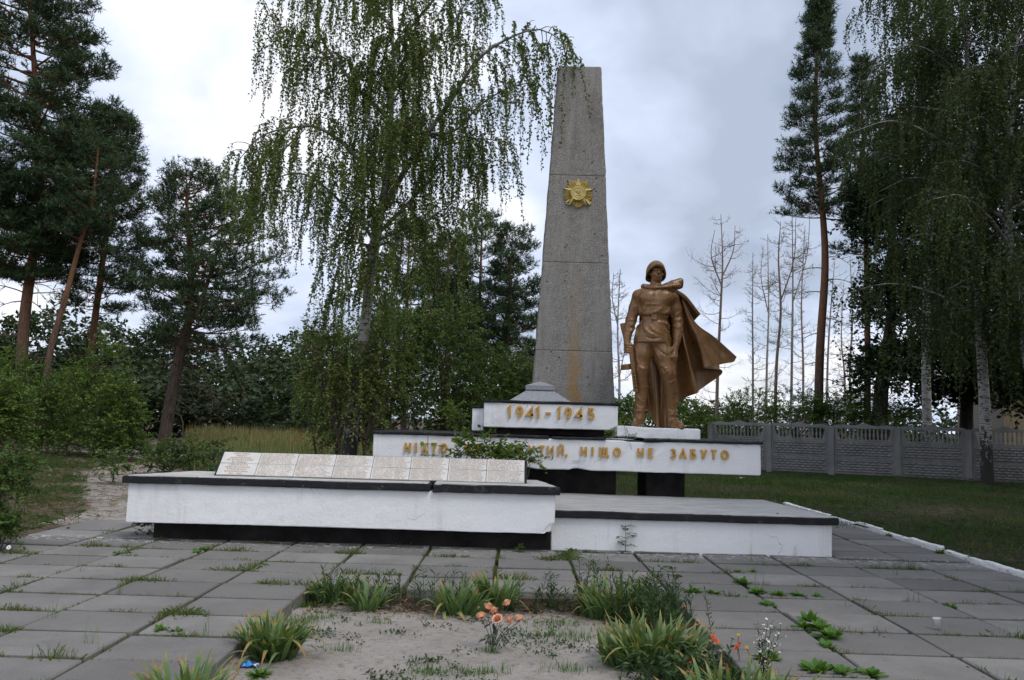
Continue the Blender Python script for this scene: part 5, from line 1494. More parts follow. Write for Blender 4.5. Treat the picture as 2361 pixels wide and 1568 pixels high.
# --- weeping birches
def strands(rng, S, out, L, m, ll, lw, sway=0.06):
    """hanging twigs with leaves; S start points, out outward unit vectors, L lengths"""
    n = len(S); t = (np.arange(m)[None, :] + rng.uniform(0, .9, (n, m))) / m
    L_ = L[:, None]
    o = out * rng.uniform(.10, .32, (n, 1))
    ph = rng.uniform(0, 6.28, (n, 2)); am = rng.uniform(.3, 1, (n, 1)) * sway
    sx = am * np.sin(t * 2.6 + ph[:, :1]) - am * np.sin(ph[:, :1]); sy = am * np.cos(t * 2.2 + ph[:, 1:]) - am * np.cos(ph[:, 1:])
    arch = 0.10 * np.sin(np.minimum(t * 3.2, pi)) * (L_ > .5)
    P = S[:, None] + np.stack([sx * L_, sy * L_, arch - t * L_], -1) + o[:, None] * (1 - np.exp(-3 * t))[..., None]
    # leaves thin out towards the bare ends
    ld = nrm(rng.normal(size=(n, m, 3)) * 0.75 + np.array([0, 0, -0.75]))
    nn = rng.normal(size=(n, m, 3))
    l = ll * rng.uniform(.65, 1.25, (n, m)); w = lw * rng.uniform(.7, 1.2, (n, m))
    Pl = P + rng.normal(0, .015, (n, m, 3))
    V, F = leaves(Pl.reshape(-1, 3), ld.reshape(-1, 3), nn.reshape(-1, 3), l.ravel(), w.ravel())
    r = np.clip(rng.beta(1.4, 1.9, (n, 1)) * .55 + rng.uniform(0, 1, (n, m)) * .45, 0, 1)
    k = 4; ti = np.linspace(0, 1, k)
    ax_ = am * np.sin(ti * 2.6 + ph[:, :1]) - am * np.sin(ph[:, :1]); ay_ = am * np.cos(ti * 2.2 + ph[:, 1:]) - am * np.cos(ph[:, 1:])
    tw = S[:, None] + np.stack([ax_ * L_, ay_ * L_, 0.10 * np.sin(np.minimum(ti * 3.2, pi)) * (L_ > .5) - ti * L_ * 1.03], -1) + o[:, None] * (1 - np.exp(-3 * ti))[None, :, None]
    return V, F, np.repeat(r.ravel(), 4), tw

def birch(name, label, base, trunk, radii, limbs, seed, mat, per_m=5.0, nst=3.2, slen=(0.45, 1.5), m=34, ll=.055, lw=.040, reach=(.35, 1.0), lim_r=0.05, bark='birchbark', thick=None):
    """limbs: list of point lists relative to the base; side twigs arch out of them and carry hanging strands"""
    rng = np.random.default_rng(seed)
    root = thing(name, label, 'birch tree', base)
    wood, leaf, twig = Acc(), Acc(), Acc()
    T = smooth_line(np.array(trunk, float), 36); R_ = np.interp(np.linspace(0, 1, 36), np.linspace(0, 1, len(radii)), radii)
    V, F = tubes(T, R_, 10); wood.add(V, F, np.zeros(len(V)))
    S, O, Ls, BT, BR = [], [], [], [], []
    for lb in limbs:
        pts = np.array(lb[0], float); r_ = lb[1] if len(lb) > 1 else lim_r; start = lb[2] if len(lb) > 2 else .22; dens = lb[3] if len(lb) > 3 else 1.0; slf = lb[4] if len(lb) > 4 else 1.0
        Q = smooth_line(pts, 22); V, F = tubes(Q, np.linspace(r_ * .85, 0.006, 22), 7); wood.add(V, F, np.full(len(V), 1.0 if ll < .07 else .3))
        seg = np.linalg.norm(np.diff(Q, axis=0), axis=1).sum()
        nt = int(seg * per_m * dens) + 2
        for i in range(nt):
            tt = start + (1 - start) * (i + rng.uniform(0, 1)) / nt; j = min(tt * 21, 20.99); k = int(j); b = Q[k] + (Q[k + 1] - Q[k]) * (j - k)
            d = nrm(Q[k + 1] - Q[k]); rd = rng.normal(size=3); rd = nrm(rd - d * (rd @ d)); dr = nrm(d * .5 + rd * .9 + UP * .25)
            l = rng.uniform(*reach) * (1.15 - .45 * tt)
            tq = np.linspace(0, 1, 4)[:, None]; br = b + dr * l * tq + UP * l * (.12 * tq - .55 * tq ** 2)
            BT.append(br); BR.append(np.linspace(.010, .004, 4))
            ns = max(1, int(nst * l + rng.uniform(0, 1.6)))
            for s_ in range(ns):
                q = rng.uniform(.25, 1.0); jj = min(q * 3, 2.99); kk = int(jj)
                S.append(br[kk] + (br[kk + 1] - br[kk]) * (jj - kk)); O.append(nrm(np.array([dr[0], dr[1], 0]) + rng.normal(0, .4, 3) * [1, 1, 0]))
                Ls.append(rng.uniform(*slen) * slf)
        S.append(Q[-1]); O.append(d * [1, 1, 0]); Ls.append(rng.uniform(*slen) * slf)
    S, O, Ls = np.array(S), np.array(O), np.array(Ls)
    V, F = tubes(np.array(BT), np.array(BR), 3); twig.add(V, F)
    V, F, R_, tw = strands(rng, S, O, Ls, m, ll, lw); leaf.add(V, F, R_)
    tw = tw if ll < .07 else tw[::3]
    V, F = tubes(tw, np.full(tw.shape[:2], .0026), 3); twig.add(V, F)
    wood.obj('trunk', M[bark], root, True); twig.obj('twigs', M['twig'], root); leaf.obj('crown', M[mat], root)
    return root, len(Ls) * m

BY = 15.0
bb = gp(803, 1080, BY)
def bl(pix, dys):
    return [tuple(at(u, v, BY + d) - bb) for (u, v), d in zip(pix, dys)]
trk = [(0, 0, -.05)] + bl([(812, 960), (832, 820), (848, 690), (862, 570), (878, 490), (893, 390), (903, 250), (906, 100), (900, -20), (892, -170)], [0] * 10)
L_ = []
def lim(pix, dys, *a): L_.append((bl(pix, dys), *a))
lim([(880, 485), (930, 400), (985, 310), (1040, 232), (1095, 145), (1160, 95), (1245, 68), (1318, 112)], [0, -.1, -.3, -.5, -.8, -1.1, -1.35, -1.5], .075, .2, 1.25)
lim([(940, 385), (935, 340), (925, 300), (950, 250)], [0, -.2, -.4, -.6], .03)
lim([(985, 310), (1050, 300), (1110, 240), (1180, 200), (1240, 190)], [-.3, -.5, -.8, -1.1, -1.3], .035, .1, 1.3)
lim([(985, 310), (1040, 330), (1110, 320), (1170, 330)], [-.3, .2, .6, .9], .03, .1, 1.2)
lim([(870, 540), (930, 480), (990, 415), (1030, 375), (1085, 360)], [0, .2, .4, .6, .7], .05, .2, 1.1)
lim([(868, 555), (930, 530), (980, 510), (1030, 480), (1080, 490)], [0, -.3, -.6, -.8, -1.0], .03)
lim([(893, 270), (835, 215), (785, 155), (742, 90), (722, 25), (700, -50)], [0, -.2, -.4, -.5, -.6, -.7], .055, .2, 1.1)
lim([(785, 155), (740, 120), (690, 95), (640, 60), (618, 20)], [-.4, -.2, 0, .1, .2], .03, .1, 1.3)
lim([(890, 410), (840, 380), (790, 330), (735, 295), (690, 292), (640, 300), (595, 320), (548, 372)], [0, -.2, -.3, -.4, -.6, -.7, -.8, -.9], .055, .22, 1.25)
lim([(866, 560), (830, 510), (790, 470), (735, 420), (690, 400), (640, 410), (600, 440)], [0, .2, .4, .6, .7, .8, .9], .045, .2, 1.2)
lim([(700, 300), (660, 340), (620, 390), (585, 450)], [-.6, -.9, -1.1, -1.2], .02, .1, 1.2)
lim([(880, 480), (830, 440), (780, 400), (740, 370)], [0, -.6, -1.0, -1.3], .03)
lim([(905, 210), (960, 150), (1010, 90), (1060, 30), (1100, -50)], [0, .1, .3, .4, .5], .05, .2, 1.1)
lim([(905, 120), (950, 60), (1000, 0), (1060, -60), (1120, -90)], [0, -.3, -.6, -.9, -1.1], .04, .2, 1.2)
lim([(903, 60), (850, 10), (790, -40), (730, -70), (660, -90)], [0, .2, .4, .6, .8], .04, .2, 1.2)
lim([(895, 0), (930, -60), (980, -110)], [0, -.5, -1.0], .04)
lim([(895, -20), (860, -80), (820, -130)], [0, -.5, -1.0], .04)
lim([(900, 40), (905, -20), (900, -90)], [-.1, -.8, -1.3], .03, .1, 1.4)
lim([(903, 240), (890, 200), (880, 150), (900, 90)], [-.1, -.5, -.8, -1.0], .03, .2, 1.2)
lim([(903, 240), (930, 190), (950, 140), (940, 80)], [0, .5, .8, 1.0], .03)
lim([(895, 360), (930, 320), (960, 270), (980, 210)], [0, .5, 1.0, 1.4], .03, .2, 1.1)
lim([(893, 380), (860, 330), (845, 280), (850, 230)], [0, .6, 1.0, 1.3], .03, .2, 1.1)
lim([(862, 570), (820, 560), (780, 575), (745, 600)], [0, -.4, -.7, -.9], .03, .1, 1.2, .9)
lim([(862, 570), (900, 560), (940, 575), (975, 610)], [0, -.5, -.8, -.9], .03, .1, 1.2, .9)
lim([(860, 590), (870, 600), (860, 640)], [0, .5, .9], .02, .1, 1.2, .9)
lim([(852, 660), (820, 660), (780, 680)], [0, -.3, -.5], .02, .1, .9, .8)
lim([(840, 770), (880, 780), (920, 810)], [0, -.2, -.4], .016, .1, 1.2, .7)
lim([(835, 800), (800, 810), (770, 830), (740, 870)], [0, -.2, -.3, -.4], .016, .1, 1.2, .7)
for (u_, v_, du_, e_) in ((905, 110, 30, -1.2), (903, 200, -40, -1.1), (897, 310, 35, -1.2), (890, 400, -40, -1.1), (876, 500, 45, -.9), (868, 540, -40, -.8)):
    lim([(u_, v_), (u_ + du_ * .5, v_ - 25), (u_ + du_, v_ - 35), (u_ + du_ * 1.5, v_ - 25)], [0, e_ * .4, e_ * .75, e_], .022, .15, 1.5, .8)
r1 = birch('weeping_birch', 'large weeping birch with white trunk and long hanging leaf strands beside the obelisk', tuple(bb), trk,
      [.155, .135, .108, .095, .098, .085, .068, .045, .032, .022, .010], L_, 131, 'birchleaf', per_m=9.0, nst=3.8, slen=(.45, 1.7), m=62, ll=.054, lw=.040, reach=(.25, .8))

# birches by the fence on the right
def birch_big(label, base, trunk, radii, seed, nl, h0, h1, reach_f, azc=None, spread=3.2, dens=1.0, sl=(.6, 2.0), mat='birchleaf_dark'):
    rng = np.random.default_rng(seed); T = smooth_line(np.array(trunk, float), 60); out = []
    for i in range(nl):
        h = h0 + (h1 - h0) * (i + rng.uniform(0, .9)) / nl; k = int(h * 58); b = T[k]
        az = i * 2.39996 + rng.normal(0, .4) if azc is None else azc + rng.uniform(-spread, spread)
        L = reach_f(h) * rng.uniform(.7, 1.15); hd = np.array([cos(az), sin(az), 0]); ris = rng.uniform(.35, .8)
        out.append(([b, b + hd * L * .3 + UP * L * ris * .35, b + hd * L * .65 + UP * L * ris * .5, b + hd * L + UP * L * ris * .32], .02 + .012 * L, .15, dens))
    return birch('weeping_birch', label, base, trunk, radii, out, seed + 1, mat, per_m=5.0, nst=2.9, slen=sl, m=28, ll=.098, lw=.074, reach=(.5, 1.3))
b, t = trunk_from([(2277, 1113), (2270, 930), (2258, 720), (2250, 480), (2235, 240), (2225, 20), (2215, -200)], 26.0)
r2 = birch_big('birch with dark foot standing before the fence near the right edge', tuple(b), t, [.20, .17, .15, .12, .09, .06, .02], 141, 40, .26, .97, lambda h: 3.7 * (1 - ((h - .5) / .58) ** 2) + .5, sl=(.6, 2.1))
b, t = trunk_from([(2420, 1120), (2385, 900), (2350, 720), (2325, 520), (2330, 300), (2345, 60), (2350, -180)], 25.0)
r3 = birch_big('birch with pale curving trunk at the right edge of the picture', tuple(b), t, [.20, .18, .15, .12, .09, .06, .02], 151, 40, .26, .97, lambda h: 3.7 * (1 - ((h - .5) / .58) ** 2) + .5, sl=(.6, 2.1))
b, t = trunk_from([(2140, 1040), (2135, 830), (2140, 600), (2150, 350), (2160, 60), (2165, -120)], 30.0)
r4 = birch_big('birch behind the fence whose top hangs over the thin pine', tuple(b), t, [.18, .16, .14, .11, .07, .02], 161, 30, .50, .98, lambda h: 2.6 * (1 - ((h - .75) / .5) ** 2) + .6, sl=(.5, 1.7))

# --- leafy crowns from twigs spread through lobes
def leafy(name, label, cat, base, lobes, n, mat, seed, m=12, ln=(.35, .8), ll=.09, lw=.055, stems=None, bark='twig', droop=.25, group=None, wild=.5, shell=.55, part='crown', hang=.15):
    rng = np.random.default_rng(seed); root = thing(name, label, cat, base, 0, group)
    lob = np.array([l for l in lobes], float); vol = lob[:, 3] * lob[:, 4] * lob[:, 5]; pr = vol ** .7; pr = pr / pr.sum()
    ch = rng.choice(len(lob), n, p=pr); d = rv(rng, n); d[:, 2] = np.where(d[:, 2] < -.55, -d[:, 2] * .4, d[:, 2])
    rad = shell + (1.0 - shell) * rng.uniform(0, 1, n) ** .6
    S = lob[ch, :3] + d * lob[ch, 3:] * rad[:, None] * rng.uniform(.86, 1.05, (n, 1))
    D = nrm(d * .8 + rng.normal(0, .55, (n, 3)) + UP * .25)
    V, F, R, tw = sprigs(rng, S, D, rng.uniform(*ln, n), m, ll, lw, droop, .9, wild, hang)
    leaf, wood = Acc(), Acc(); leaf.add(V, F, R)
    big_r = float(lob[:, 3:].max()); kr = min(1.0, big_r / .7)
    V, F = tubes(tw, np.tile([.007, .003], (len(tw), 1)) * max(kr, .22), 3); wood.add(V, F)
    for st in (stems or []):
        Q = smooth_line(np.array(st[0], float), 12); V, F = tubes(Q, np.linspace(st[1], max(.012, st[1] * .25), 12), 8); wood.add(V, F)
    # limbs from the stem tops into the lobes
    src = np.array([s[0][len(s[0]) // 2] for s in stems]) if stems else np.array([[0, 0, .1 * kr]])
    for l in lob:
        s0 = src[np.argmin(((src - l[:3]) ** 2).sum(1))]
        for q in range(4):
            e = l[:3] + rv(rng, 1)[0] * l[3:] * .7
            Q = smooth_line(np.array([s0, s0 * .4 + e * .6 + rng.normal(0, .12, 3), e]), 8); V, F = tubes(Q, np.linspace((.035 if stems else .016) * kr, .006 * max(kr, .25), 8), 5); wood.add(V, F)
    wood.obj('stems' if part == 'foliage' else 'trunk', M[bark], root, True); leaf.obj(part, M[mat], root)
    return root

# thicket left of the path
for i, (u, v, y, lobes, mat, sd, lab) in enumerate((
        (40, 1035, 27.5, [(0, 0, 1.5, 1.3, 1.1, 1.6), (-.7, .3, 2.7, .8, .8, .9), (0, 0, .6, 1.2, 1, .7)], 'saplingleaf', 171, 'tall green sapling thicket at the left edge, in front of the pines'),
        (135, 1035, 28.5, [(0, 0, 1.2, 1.1, 1.0, 1.3), (.2, 0, 2.4, .7, .7, .8), (0, 0, .5, 1.1, 1, .6)], 'saplingleaf', 172, 'green saplings below the leaning orange trunk'),
        (215, 1035, 26.5, [(0, 0, 1.4, 1.0, .9, 1.4), (.15, 0, 3.2, .5, .5, .8), (-.5, 0, 2.4, .6, .6, .7), (0, 0, .5, 1.1, 1, .6)], 'saplingleaf', 173, 'tallest yellow-green birch sapling left of the sandy path'),
        (275, 1030, 25.5, [(0, 0, 1.0, .7, .7, 1.0), (-.1, 0, 2.0, .45, .5, .7), (.1, 0, .4, .7, .7, .5)], 'saplingleaf', 174, 'yellow-green sapling closest to the sandy path'),
        (-30, 1060, 21.0, [(0, 0, 1.2, .8, .8, 1.2)], 'saplingleaf', 175, 'bushy sapling cut by the left edge of the picture'))):
    b = gp(u, v, y)
    leafy('sapling', lab, 'sapling', tuple(b), lobes, 640, mat, sd, m=14, ln=(.3, .7), ll=.085, lw=.058, stems=[([(0, 0, -.05), (0.05, 0, 1.0), (0.1, 0, 2.2)], .03), ([(.2, .1, -.05), (.4, .1, .9), (.5, .2, 1.7)], .02)], part='foliage', group='saplings left of the path')
b = gp(395, 1060, 20.5)
leafy('low_bush', 'low dark green bush beside the sandy path', 'bush', tuple(b), [(0, 0, .42, .62, .5, .42), (.5, 0, .55, .4, .4, .45), (-.35, 0, .3, .35, .3, .3)], 190, 'shrubleaf', 176, m=12, ln=(.2, .4), ll=.075, lw=.055, part='foliage')
b = gp(262, 1075, 17.5)
leafy('low_bush', 'small leafy sprout on the left side of the sandy path', 'bush', tuple(b), [(0, 0, .36, .26, .22, .30)], 50, 'shrubleaf', 177, m=10, ln=(.15, .3), ll=.07, lw=.055, part='foliage')
b = gp(505, 1085, 15.0)
leafy('low_bush', 'slender dark plant behind the left end of the tablets', 'bush', tuple(b), [(0, 0, .72, .18, .18, .40)], 44, 'darkweed', 178, m=10, ln=(.15, .3), ll=.075, lw=.05, part='foliage')
b = gp(2, 1230, 9.2)
leafy('rose_bush', 'dark leafy bush with one white blossom cut off at the left edge of the paving', 'bush', tuple(b), [(-.12, 0, .30, .24, .22, .26), (-.02, .12, .72, .16, .16, .22), (.06, .14, .98, .18, .12, .16)], 330, 'shrubleaf', 179, m=9, ln=(.12, .24), ll=.050, lw=.038, part='foliage')
# dense locust shrubs behind the birch
for i, (u, y, lobes, sd, lab) in enumerate((
        (770, 21.5, [(0, 0, 2.3, 1.0, 1.0, 1.5), (-.3, 0, 3.4, .6, .6, .7), (.5, 0, 1.3, .8, .8, 1.0)], 181, 'bright leafy shrub left of the birch trunk'),
        (880, 22.5, [(0, 0, 2.6, 1.3, 1.1, 1.9), (.4, 0, 3.9, .9, .8, .9), (-.8, 0, 1.4, .9, .8, 1.1)], 182, 'dense green locust shrub directly behind the birch trunk'),
        (1010, 23.0, [(0, 0, 2.5, 1.4, 1.1, 1.8), (.2, 0, 4.0, 1.0, .8, .9), (.9, 0, 1.5, .9, .8, 1.1)], 183, 'high dense locust shrub between the birch and the obelisk'),
        (1130, 24.0, [(0, 0, 1.9, 1.3, 1.1, 1.5), (.5, 0, 2.9, .8, .8, .8), (-.9, 0, 1.3, .9, .8, 1.0)], 184, 'rounded locust shrub left of the date block'),
        (1215, 25.0, [(0, 0, 1.7, 1.1, 1.0, 1.4), (.3, 0, 2.6, .7, .7, .7)], 185, 'locust shrub partly hidden by the obelisk'))):
    b = gp(u, 1060, y)
    leafy('locust_shrub', lab, 'shrub', tuple(b), lobes, 1000, 'shrubleaf', sd, m=15, ln=(.35, .8), ll=.085, lw=.045, stems=[([(0, 0, -.05), (.1, 0, 1.2), (.1, 0, 2.6)], .05), ([(-.4, 0, -.05), (-.6, .1, 1.0), (-.8, .1, 1.8)], .035), ([(.4, .1, -.05), (.6, .1, 1.0), (.9, .1, 1.8)], .035)], droop=.35, part='foliage', group='locust shrubs behind the birch')
# locust bushes above the fence and behind the soldier
for i, (u, y, lobes, sd, lab) in enumerate((
        (1430, 26.0, [(0, 0, 1.2, .6, .6, 1.1), (.1, 0, 2.0, .4, .4, .5)], 191, 'green bush in the gap between obelisk and soldier'),
        (1600, 32.0, [(0, 0, 1.4, .9, .8, 1.0)], 192, 'low green bush right of the plinth, left of the fence'),
        (1735, 35.0, [(0, 0, 2.0, 1.4, 1.0, 1.2), (-.8, 0, 1.6, .9, .8, .9)], 193, 'leafy bush above the fence, closest to the cape'),
        (1830, 35.5, [(0, 0, 2.0, 1.4, 1.0, 1.3), (.8, 0, 2.3, .8, .8, .8)], 194, 'leafy bush above the fence, left of the tall pine trunk'),
        (1930, 35.5, [(0, 0, 2.0, 1.4, 1.0, 1.3), (.5, 0, 2.6, .8, .7, .7)], 195, 'leafy bush above the fence, right of the tall pine trunk'),
        (2030, 34.5, [(0, 0, 1.9, 1.3, 1.0, 1.2)], 196, 'leafy bush above the fence under the dark maple'))):
    b = gp(u, 1050, y)
    leafy('locust_bush', lab, 'bush', tuple(b), lobes, 330, 'saplingleaf', sd, m=15, ln=(.4, .8), ll=.11, lw=.055, stems=[([(0, 0, -.05), (0, 0, 1.0), (.1, 0, 1.9)], .03)], droop=.35, part='foliage', group='bushes along the fence')
# dark maples behind the fence on the right
for i, (u, y, r0, lobes, sd, lab) in enumerate((
        (2030, 34.0, .40, [(.4, 0, 4.0, 1.6, 1.5, 1.5), (1.6, 0, 7.2, 2.4, 2.0, 2.2), (1.2, .5, 11.0, 2.2, 2.0, 2.6), (3.0, 0, 5.0, 1.8, 1.6, 1.5), (2.2, 0, 14, 1.8, 1.6, 2.0)], 201, 'dark broad maple with thick trunk behind the fence'),
        (2230, 36.0, .34, [(0, 0, 4.6, 2.2, 1.8, 1.7), (0, 0, 8.2, 2.8, 2.2, 2.5), (.3, 0, 12.0, 2.5, 2.0, 2.6), (2.2, 0, 6.0, 2.0, 1.8, 2.2), (-1.0, -.5, 3.2, 1.2, 1.0, .7), (1.6, -1.0, 3.6, 1.6, 1.0, .8)], 202, 'second dark maple hiding the brick house'),
        (2400, 33.0, .34, [(0, 0, 4.4, 2.2, 1.8, 2.0), (.3, 0, 8.2, 2.8, 2.2, 2.6), (.3, 0, 12.5, 2.5, 2.0, 2.6), (-.6, -.5, 3.0, 1.3, 1.0, .8), (0, 0, 16, 2.2, 2, 2)], 203, 'dark maple at the right edge behind the fence'))):
    b = gp(u, 1050, y)
    leafy('maple_tree', lab, 'tree', tuple(b), lobes, 2800, 'darkleaf', sd, m=10, ln=(.5, 1.0), ll=.20, lw=.17, stems=[([(0, 0, -.05), (.05, 0, 3), (.6, 0, 7), (.6, 0, 12)], r0)], bark='darkbark', droop=.3, shell=.35, group='dark maples behind the fence')

# --- bare dead trees
def dead_tree(label, base, trunk, r0, seed, bark, nbr=70, reach=1.5, h0=.12, up=.25, tops=()):
    rng = np.random.default_rng(seed); root = thing('dead_tree', label, 'dead tree', base, 0, 'bare dead trees behind the fence')
    T = smooth_line(np.array(trunk, float), 40); wood, tw = Acc(), Acc()
    V, F = tubes(T, r0 * (1 - np.linspace(0, 1, 40)) ** .8 + .012, 7); wood.add(V, F)
    lines = [T]
    for tp in tops:
        Q = smooth_line(np.array(tp, float), 20); V, F = tubes(Q, np.linspace(r0 * .5, .012, 20), 6); wood.add(V, F); lines.append(Q)
    B1, R1, B2, R2 = [], [], [], []
    t = np.linspace(0, 1, 5)[:, None]; t4 = np.linspace(0, 1, 3)[:, None]
    for i in range(nbr):
        Q = lines[0] if (len(lines) == 1 or rng.random() < .6) else lines[int(rng.integers(1, len(lines)))]
        h = h0 + (1 - h0) * (i + rng.uniform(0, 1)) / nbr if Q is lines[0] else rng.uniform(.1, 1)
        k = min(int(h * (len(Q) - 1)), len(Q) - 2); b = Q[k]; az = rng.uniform(0, 2 * pi); L = reach * rng.uniform(.35, 1.1) * (1.05 - .75 * h)
        hd = np.array([cos(az), sin(az), 0]); sw = np.array([-sin(az), cos(az), 0]) * rng.normal(0, .3)
        br = b + hd * L * t + UP * L * (rng.normal(-.15, .25) * t + (up + .35) * t ** 2) + sw * L * t ** 2
        B1.append(br); R1.append(np.linspace(.009 + .010 * L, .005, 5))
        for q in range(int(5 + 6 * L)):
            jj = rng.uniform(1.0, 3.99); kk = int(jj); s0 = br[kk] + (br[kk + 1] - br[kk]) * (jj - kk); d2 = nrm(hd * .6 + rng.normal(0, .65, 3) + UP * .35); l2 = L * rng.uniform(.15, .40)
            b2 = s0 + d2 * l2 * t4 + UP * l2 * .25 * t4 ** 2 + rng.normal(0, .02, (3, 3)) * t4
            B2.append(b2); R2.append(np.linspace(.0065, .0035, 3))
            for q2 in range(2):
                d3 = nrm(d2 + rng.normal(0, .6, 3)); B2.append(b2[int(rng.integers(1, 3))] + d3 * l2 * rng.uniform(.3, .6) * t4); R2.append(np.linspace(.005, .003, 3))
    V, F = tubes(np.array(B1), np.array(R1), 5); wood.add(V, F)
    V, F = tubes(np.array(B2), np.array(R2), 3); tw.add(V, F)
    wood.obj('trunk', M[bark], root, True); tw.obj('twigs', M[bark], root)
for (pix, y, r0, sd, bk, lab, reach, tops) in (
        ([(1650, 1000), (1655, 850), (1662, 700), (1666, 600), (1662, 494)], 42, .13, 211, 'deadpine', 'bare dead tree standing behind the tip of the cape', 1.9, [[(1664, 640), (1690, 580), (1695, 520)], [(1664, 660), (1640, 590), (1648, 530)]]),
        ([(1735, 1000), (1736, 850), (1735, 720), (1736, 582)], 44, .09, 212, 'deadwood', 'thin bare dead tree between the cape and the tall pine group', 1.3, []),
        ([(1785, 1000), (1790, 850), (1800, 720), (1795, 600), (1800, 510)], 40, .12, 213, 'deadpine', 'bare dead tree third from the left in the dead group', 1.6, [[(1798, 700), (1830, 600), (1835, 500)]]),
        ([(1822, 1000), (1826, 820), (1828, 650), (1826, 470)], 43, .11, 214, 'deadwood', 'tall bare dead tree just left of the tall pine', 1.6, [[(1827, 700), (1860, 590), (1868, 480)]]),
        ([(1905, 1000), (1908, 850), (1915, 720), (1925, 600)], 46, .10, 215, 'deadwood', 'bare dead tree seen just right of the tall pine trunk', 1.4, []),
        ([(1965, 1000), (1960, 860), (1965, 740), (1960, 590)], 44, .11, 216, 'deadwood', 'bare dead tree between tall pine and thin pine', 1.5, [[(1962, 760), (1985, 680), (1990, 600)]]),
        ([(1945, 1000), (1948, 880), (1940, 780), (1945, 650)], 50, .10, 217, 'deadpine', 'distant bare dead tree behind the thin pine', 1.4, []),
        ([(1765, 1000), (1768, 850), (1772, 720), (1770, 540)], 47, .11, 219, 'deadwood', 'bare dead tree behind the third dead tree, slightly to its left', 1.5, [[(1771, 720), (1755, 640), (1760, 570)]]),
        ([(1850, 1000), (1852, 850), (1848, 700), (1856, 520)], 48, .11, 220, 'deadpine', 'bare dead tree half hidden by the tall pine trunk', 1.5, []),
        ([(1420, 1010), (1428, 900), (1424, 760), (1430, 620)], 30, .07, 218, 'deadwood', 'bare dead tree in the gap between obelisk and soldier', 1.1, [[(1426, 880), (1445, 790), (1470, 720)], [(1426, 760), (1412, 690), (1415, 630)]])):
    b, t = trunk_from(pix, y)
    dead_tree(lab, tuple(b), t, r0 * .68, sd, bk, 58, reach, .12, .2, [[tuple(at(u, v, y) - b) for u, v in tp] for tp in tops])

# --- the far wood, one mass
def far_wood():
    rng = np.random.default_rng(231); A = Acc(); W_ = Acc()
    lob = []
    for (u, v, y, rx, rz) in ((-60, 800, 56, 4, 4.2), (60, 815, 58, 4, 3.6), (170, 800, 60, 4, 4.2), (280, 770, 62, 4, 5), (350, 790, 60, 4, 4.4), (480, 820, 64, 4, 4), (560, 815, 62, 3.5, 4.2),
                              (640, 800, 60, 3.4, 4.6), (700, 815, 62, 3, 4.2), (760, 830, 60, 4, 4), (900, 850, 60, 5, 3.6), (1050, 840, 62, 5, 3.6), (1180, 840, 62, 5, 3.6), (1480, 925, 70, 4, 1.8), (1560, 930, 72, 4, 2.0), (1620, 945, 74, 3, 1.6), (1700, 945, 76, 4, 1.8), (2110, 925, 60, 4, 2.2), (1960, 955, 75, 5, 1.6),
                              (20, 740, 50, 3.5, 4.5), (110, 760, 52, 3, 4), (190, 740, 54, 3, 4.5), (-60, 700, 48, 3, 5), (330, 760, 56, 3, 4.5), (330, 880, 48, 3, 2.4), (520, 890, 50, 4, 2.2), (420, 850, 52, 4, 3.0), (650, 880, 46, 3, 2.6), (140, 900, 45, 5, 2.6), (60, 870, 50, 5, 3), (-250, 800, 58, 6, 4.5), (-450, 800, 60, 7, 4.5), (-680, 790, 62, 8, 4.5), (-350, 890, 54, 7, 3), (2560, 860, 64, 8, 5), (2760, 850, 66, 8, 5), (250, 880, 50, 4, 3), (450, 900, 52, 5, 2.6), (600, 905, 52, 5, 2.4), (720, 900, 50, 4, 2.4), (380, 830, 54, 4, 3), (540, 850, 54, 4, 3)):
        p = at(u, v, y); zt_ = p[2]
        for q in range(5):
            lob.append((p[0] + rng.normal(0, rx * .55), y + rng.normal(0, 2.0), max(.8, zt_ - rz * rng.uniform(.15, 1.0)), rx * rng.uniform(.45, .7), rx * .5, rz * rng.uniform(.32, .5)))
    lob = np.array(lob); n = 18500; ch = rng.choice(len(lob), n, p=(lob[:, 3] * lob[:, 5]) / (lob[:, 3] * lob[:, 5]).sum()); d = rv(rng, n); d[:, 1] = -np.abs(d[:, 1]) * np.where(rng.random(n) < .8, 1, -1)
    S = lob[ch, :3] + d * lob[ch, 3:] * rng.uniform(.7, 1.03, (n, 1)); S[:, 2] = np.maximum(S[:, 2], .15)
    V, F, R, tw = sprigs(rng, S, nrm(d + UP * .4 + rng.normal(0, .4, (n, 3))), rng.uniform(.5, 1.0, n), 6, .37, .25, .3)
    A.add(V, F, R)
    o = A.obj('far_wood', M['woodleaf'], None); kind(o, 'stuff')
    tag(o, 'distant dark wood closing the view behind the pines and shrubs', 'wood')
far_wood()

# birch suckers round the foot of the big birch
b = gp(790, 1080, 14.6)
leafy('birch_suckers', 'leafy birch suckers hanging round the lower trunk of the weeping birch', 'shrub', tuple(b), [(-.30, 0, 2.3, .35, .4, .9), (.25, -.1, 2.0, .45, .4, 1.1), (.70, 0, 2.4, .35, .4, .9), (-.55, .1, 2.9, .3, .3, .4)], 330, 'birchleaf', 241, m=14, ln=(.25, .6), ll=.060, lw=.042, stems=[([(0, 0, -.05), (-.1, 0, 1.2), (-.3, 0, 2.6)], .02), ([(.25, 0, -.05), (.4, 0, 1.2), (.6, 0, 2.4)], .02)], droop=.6, hang=.6, part='foliage')
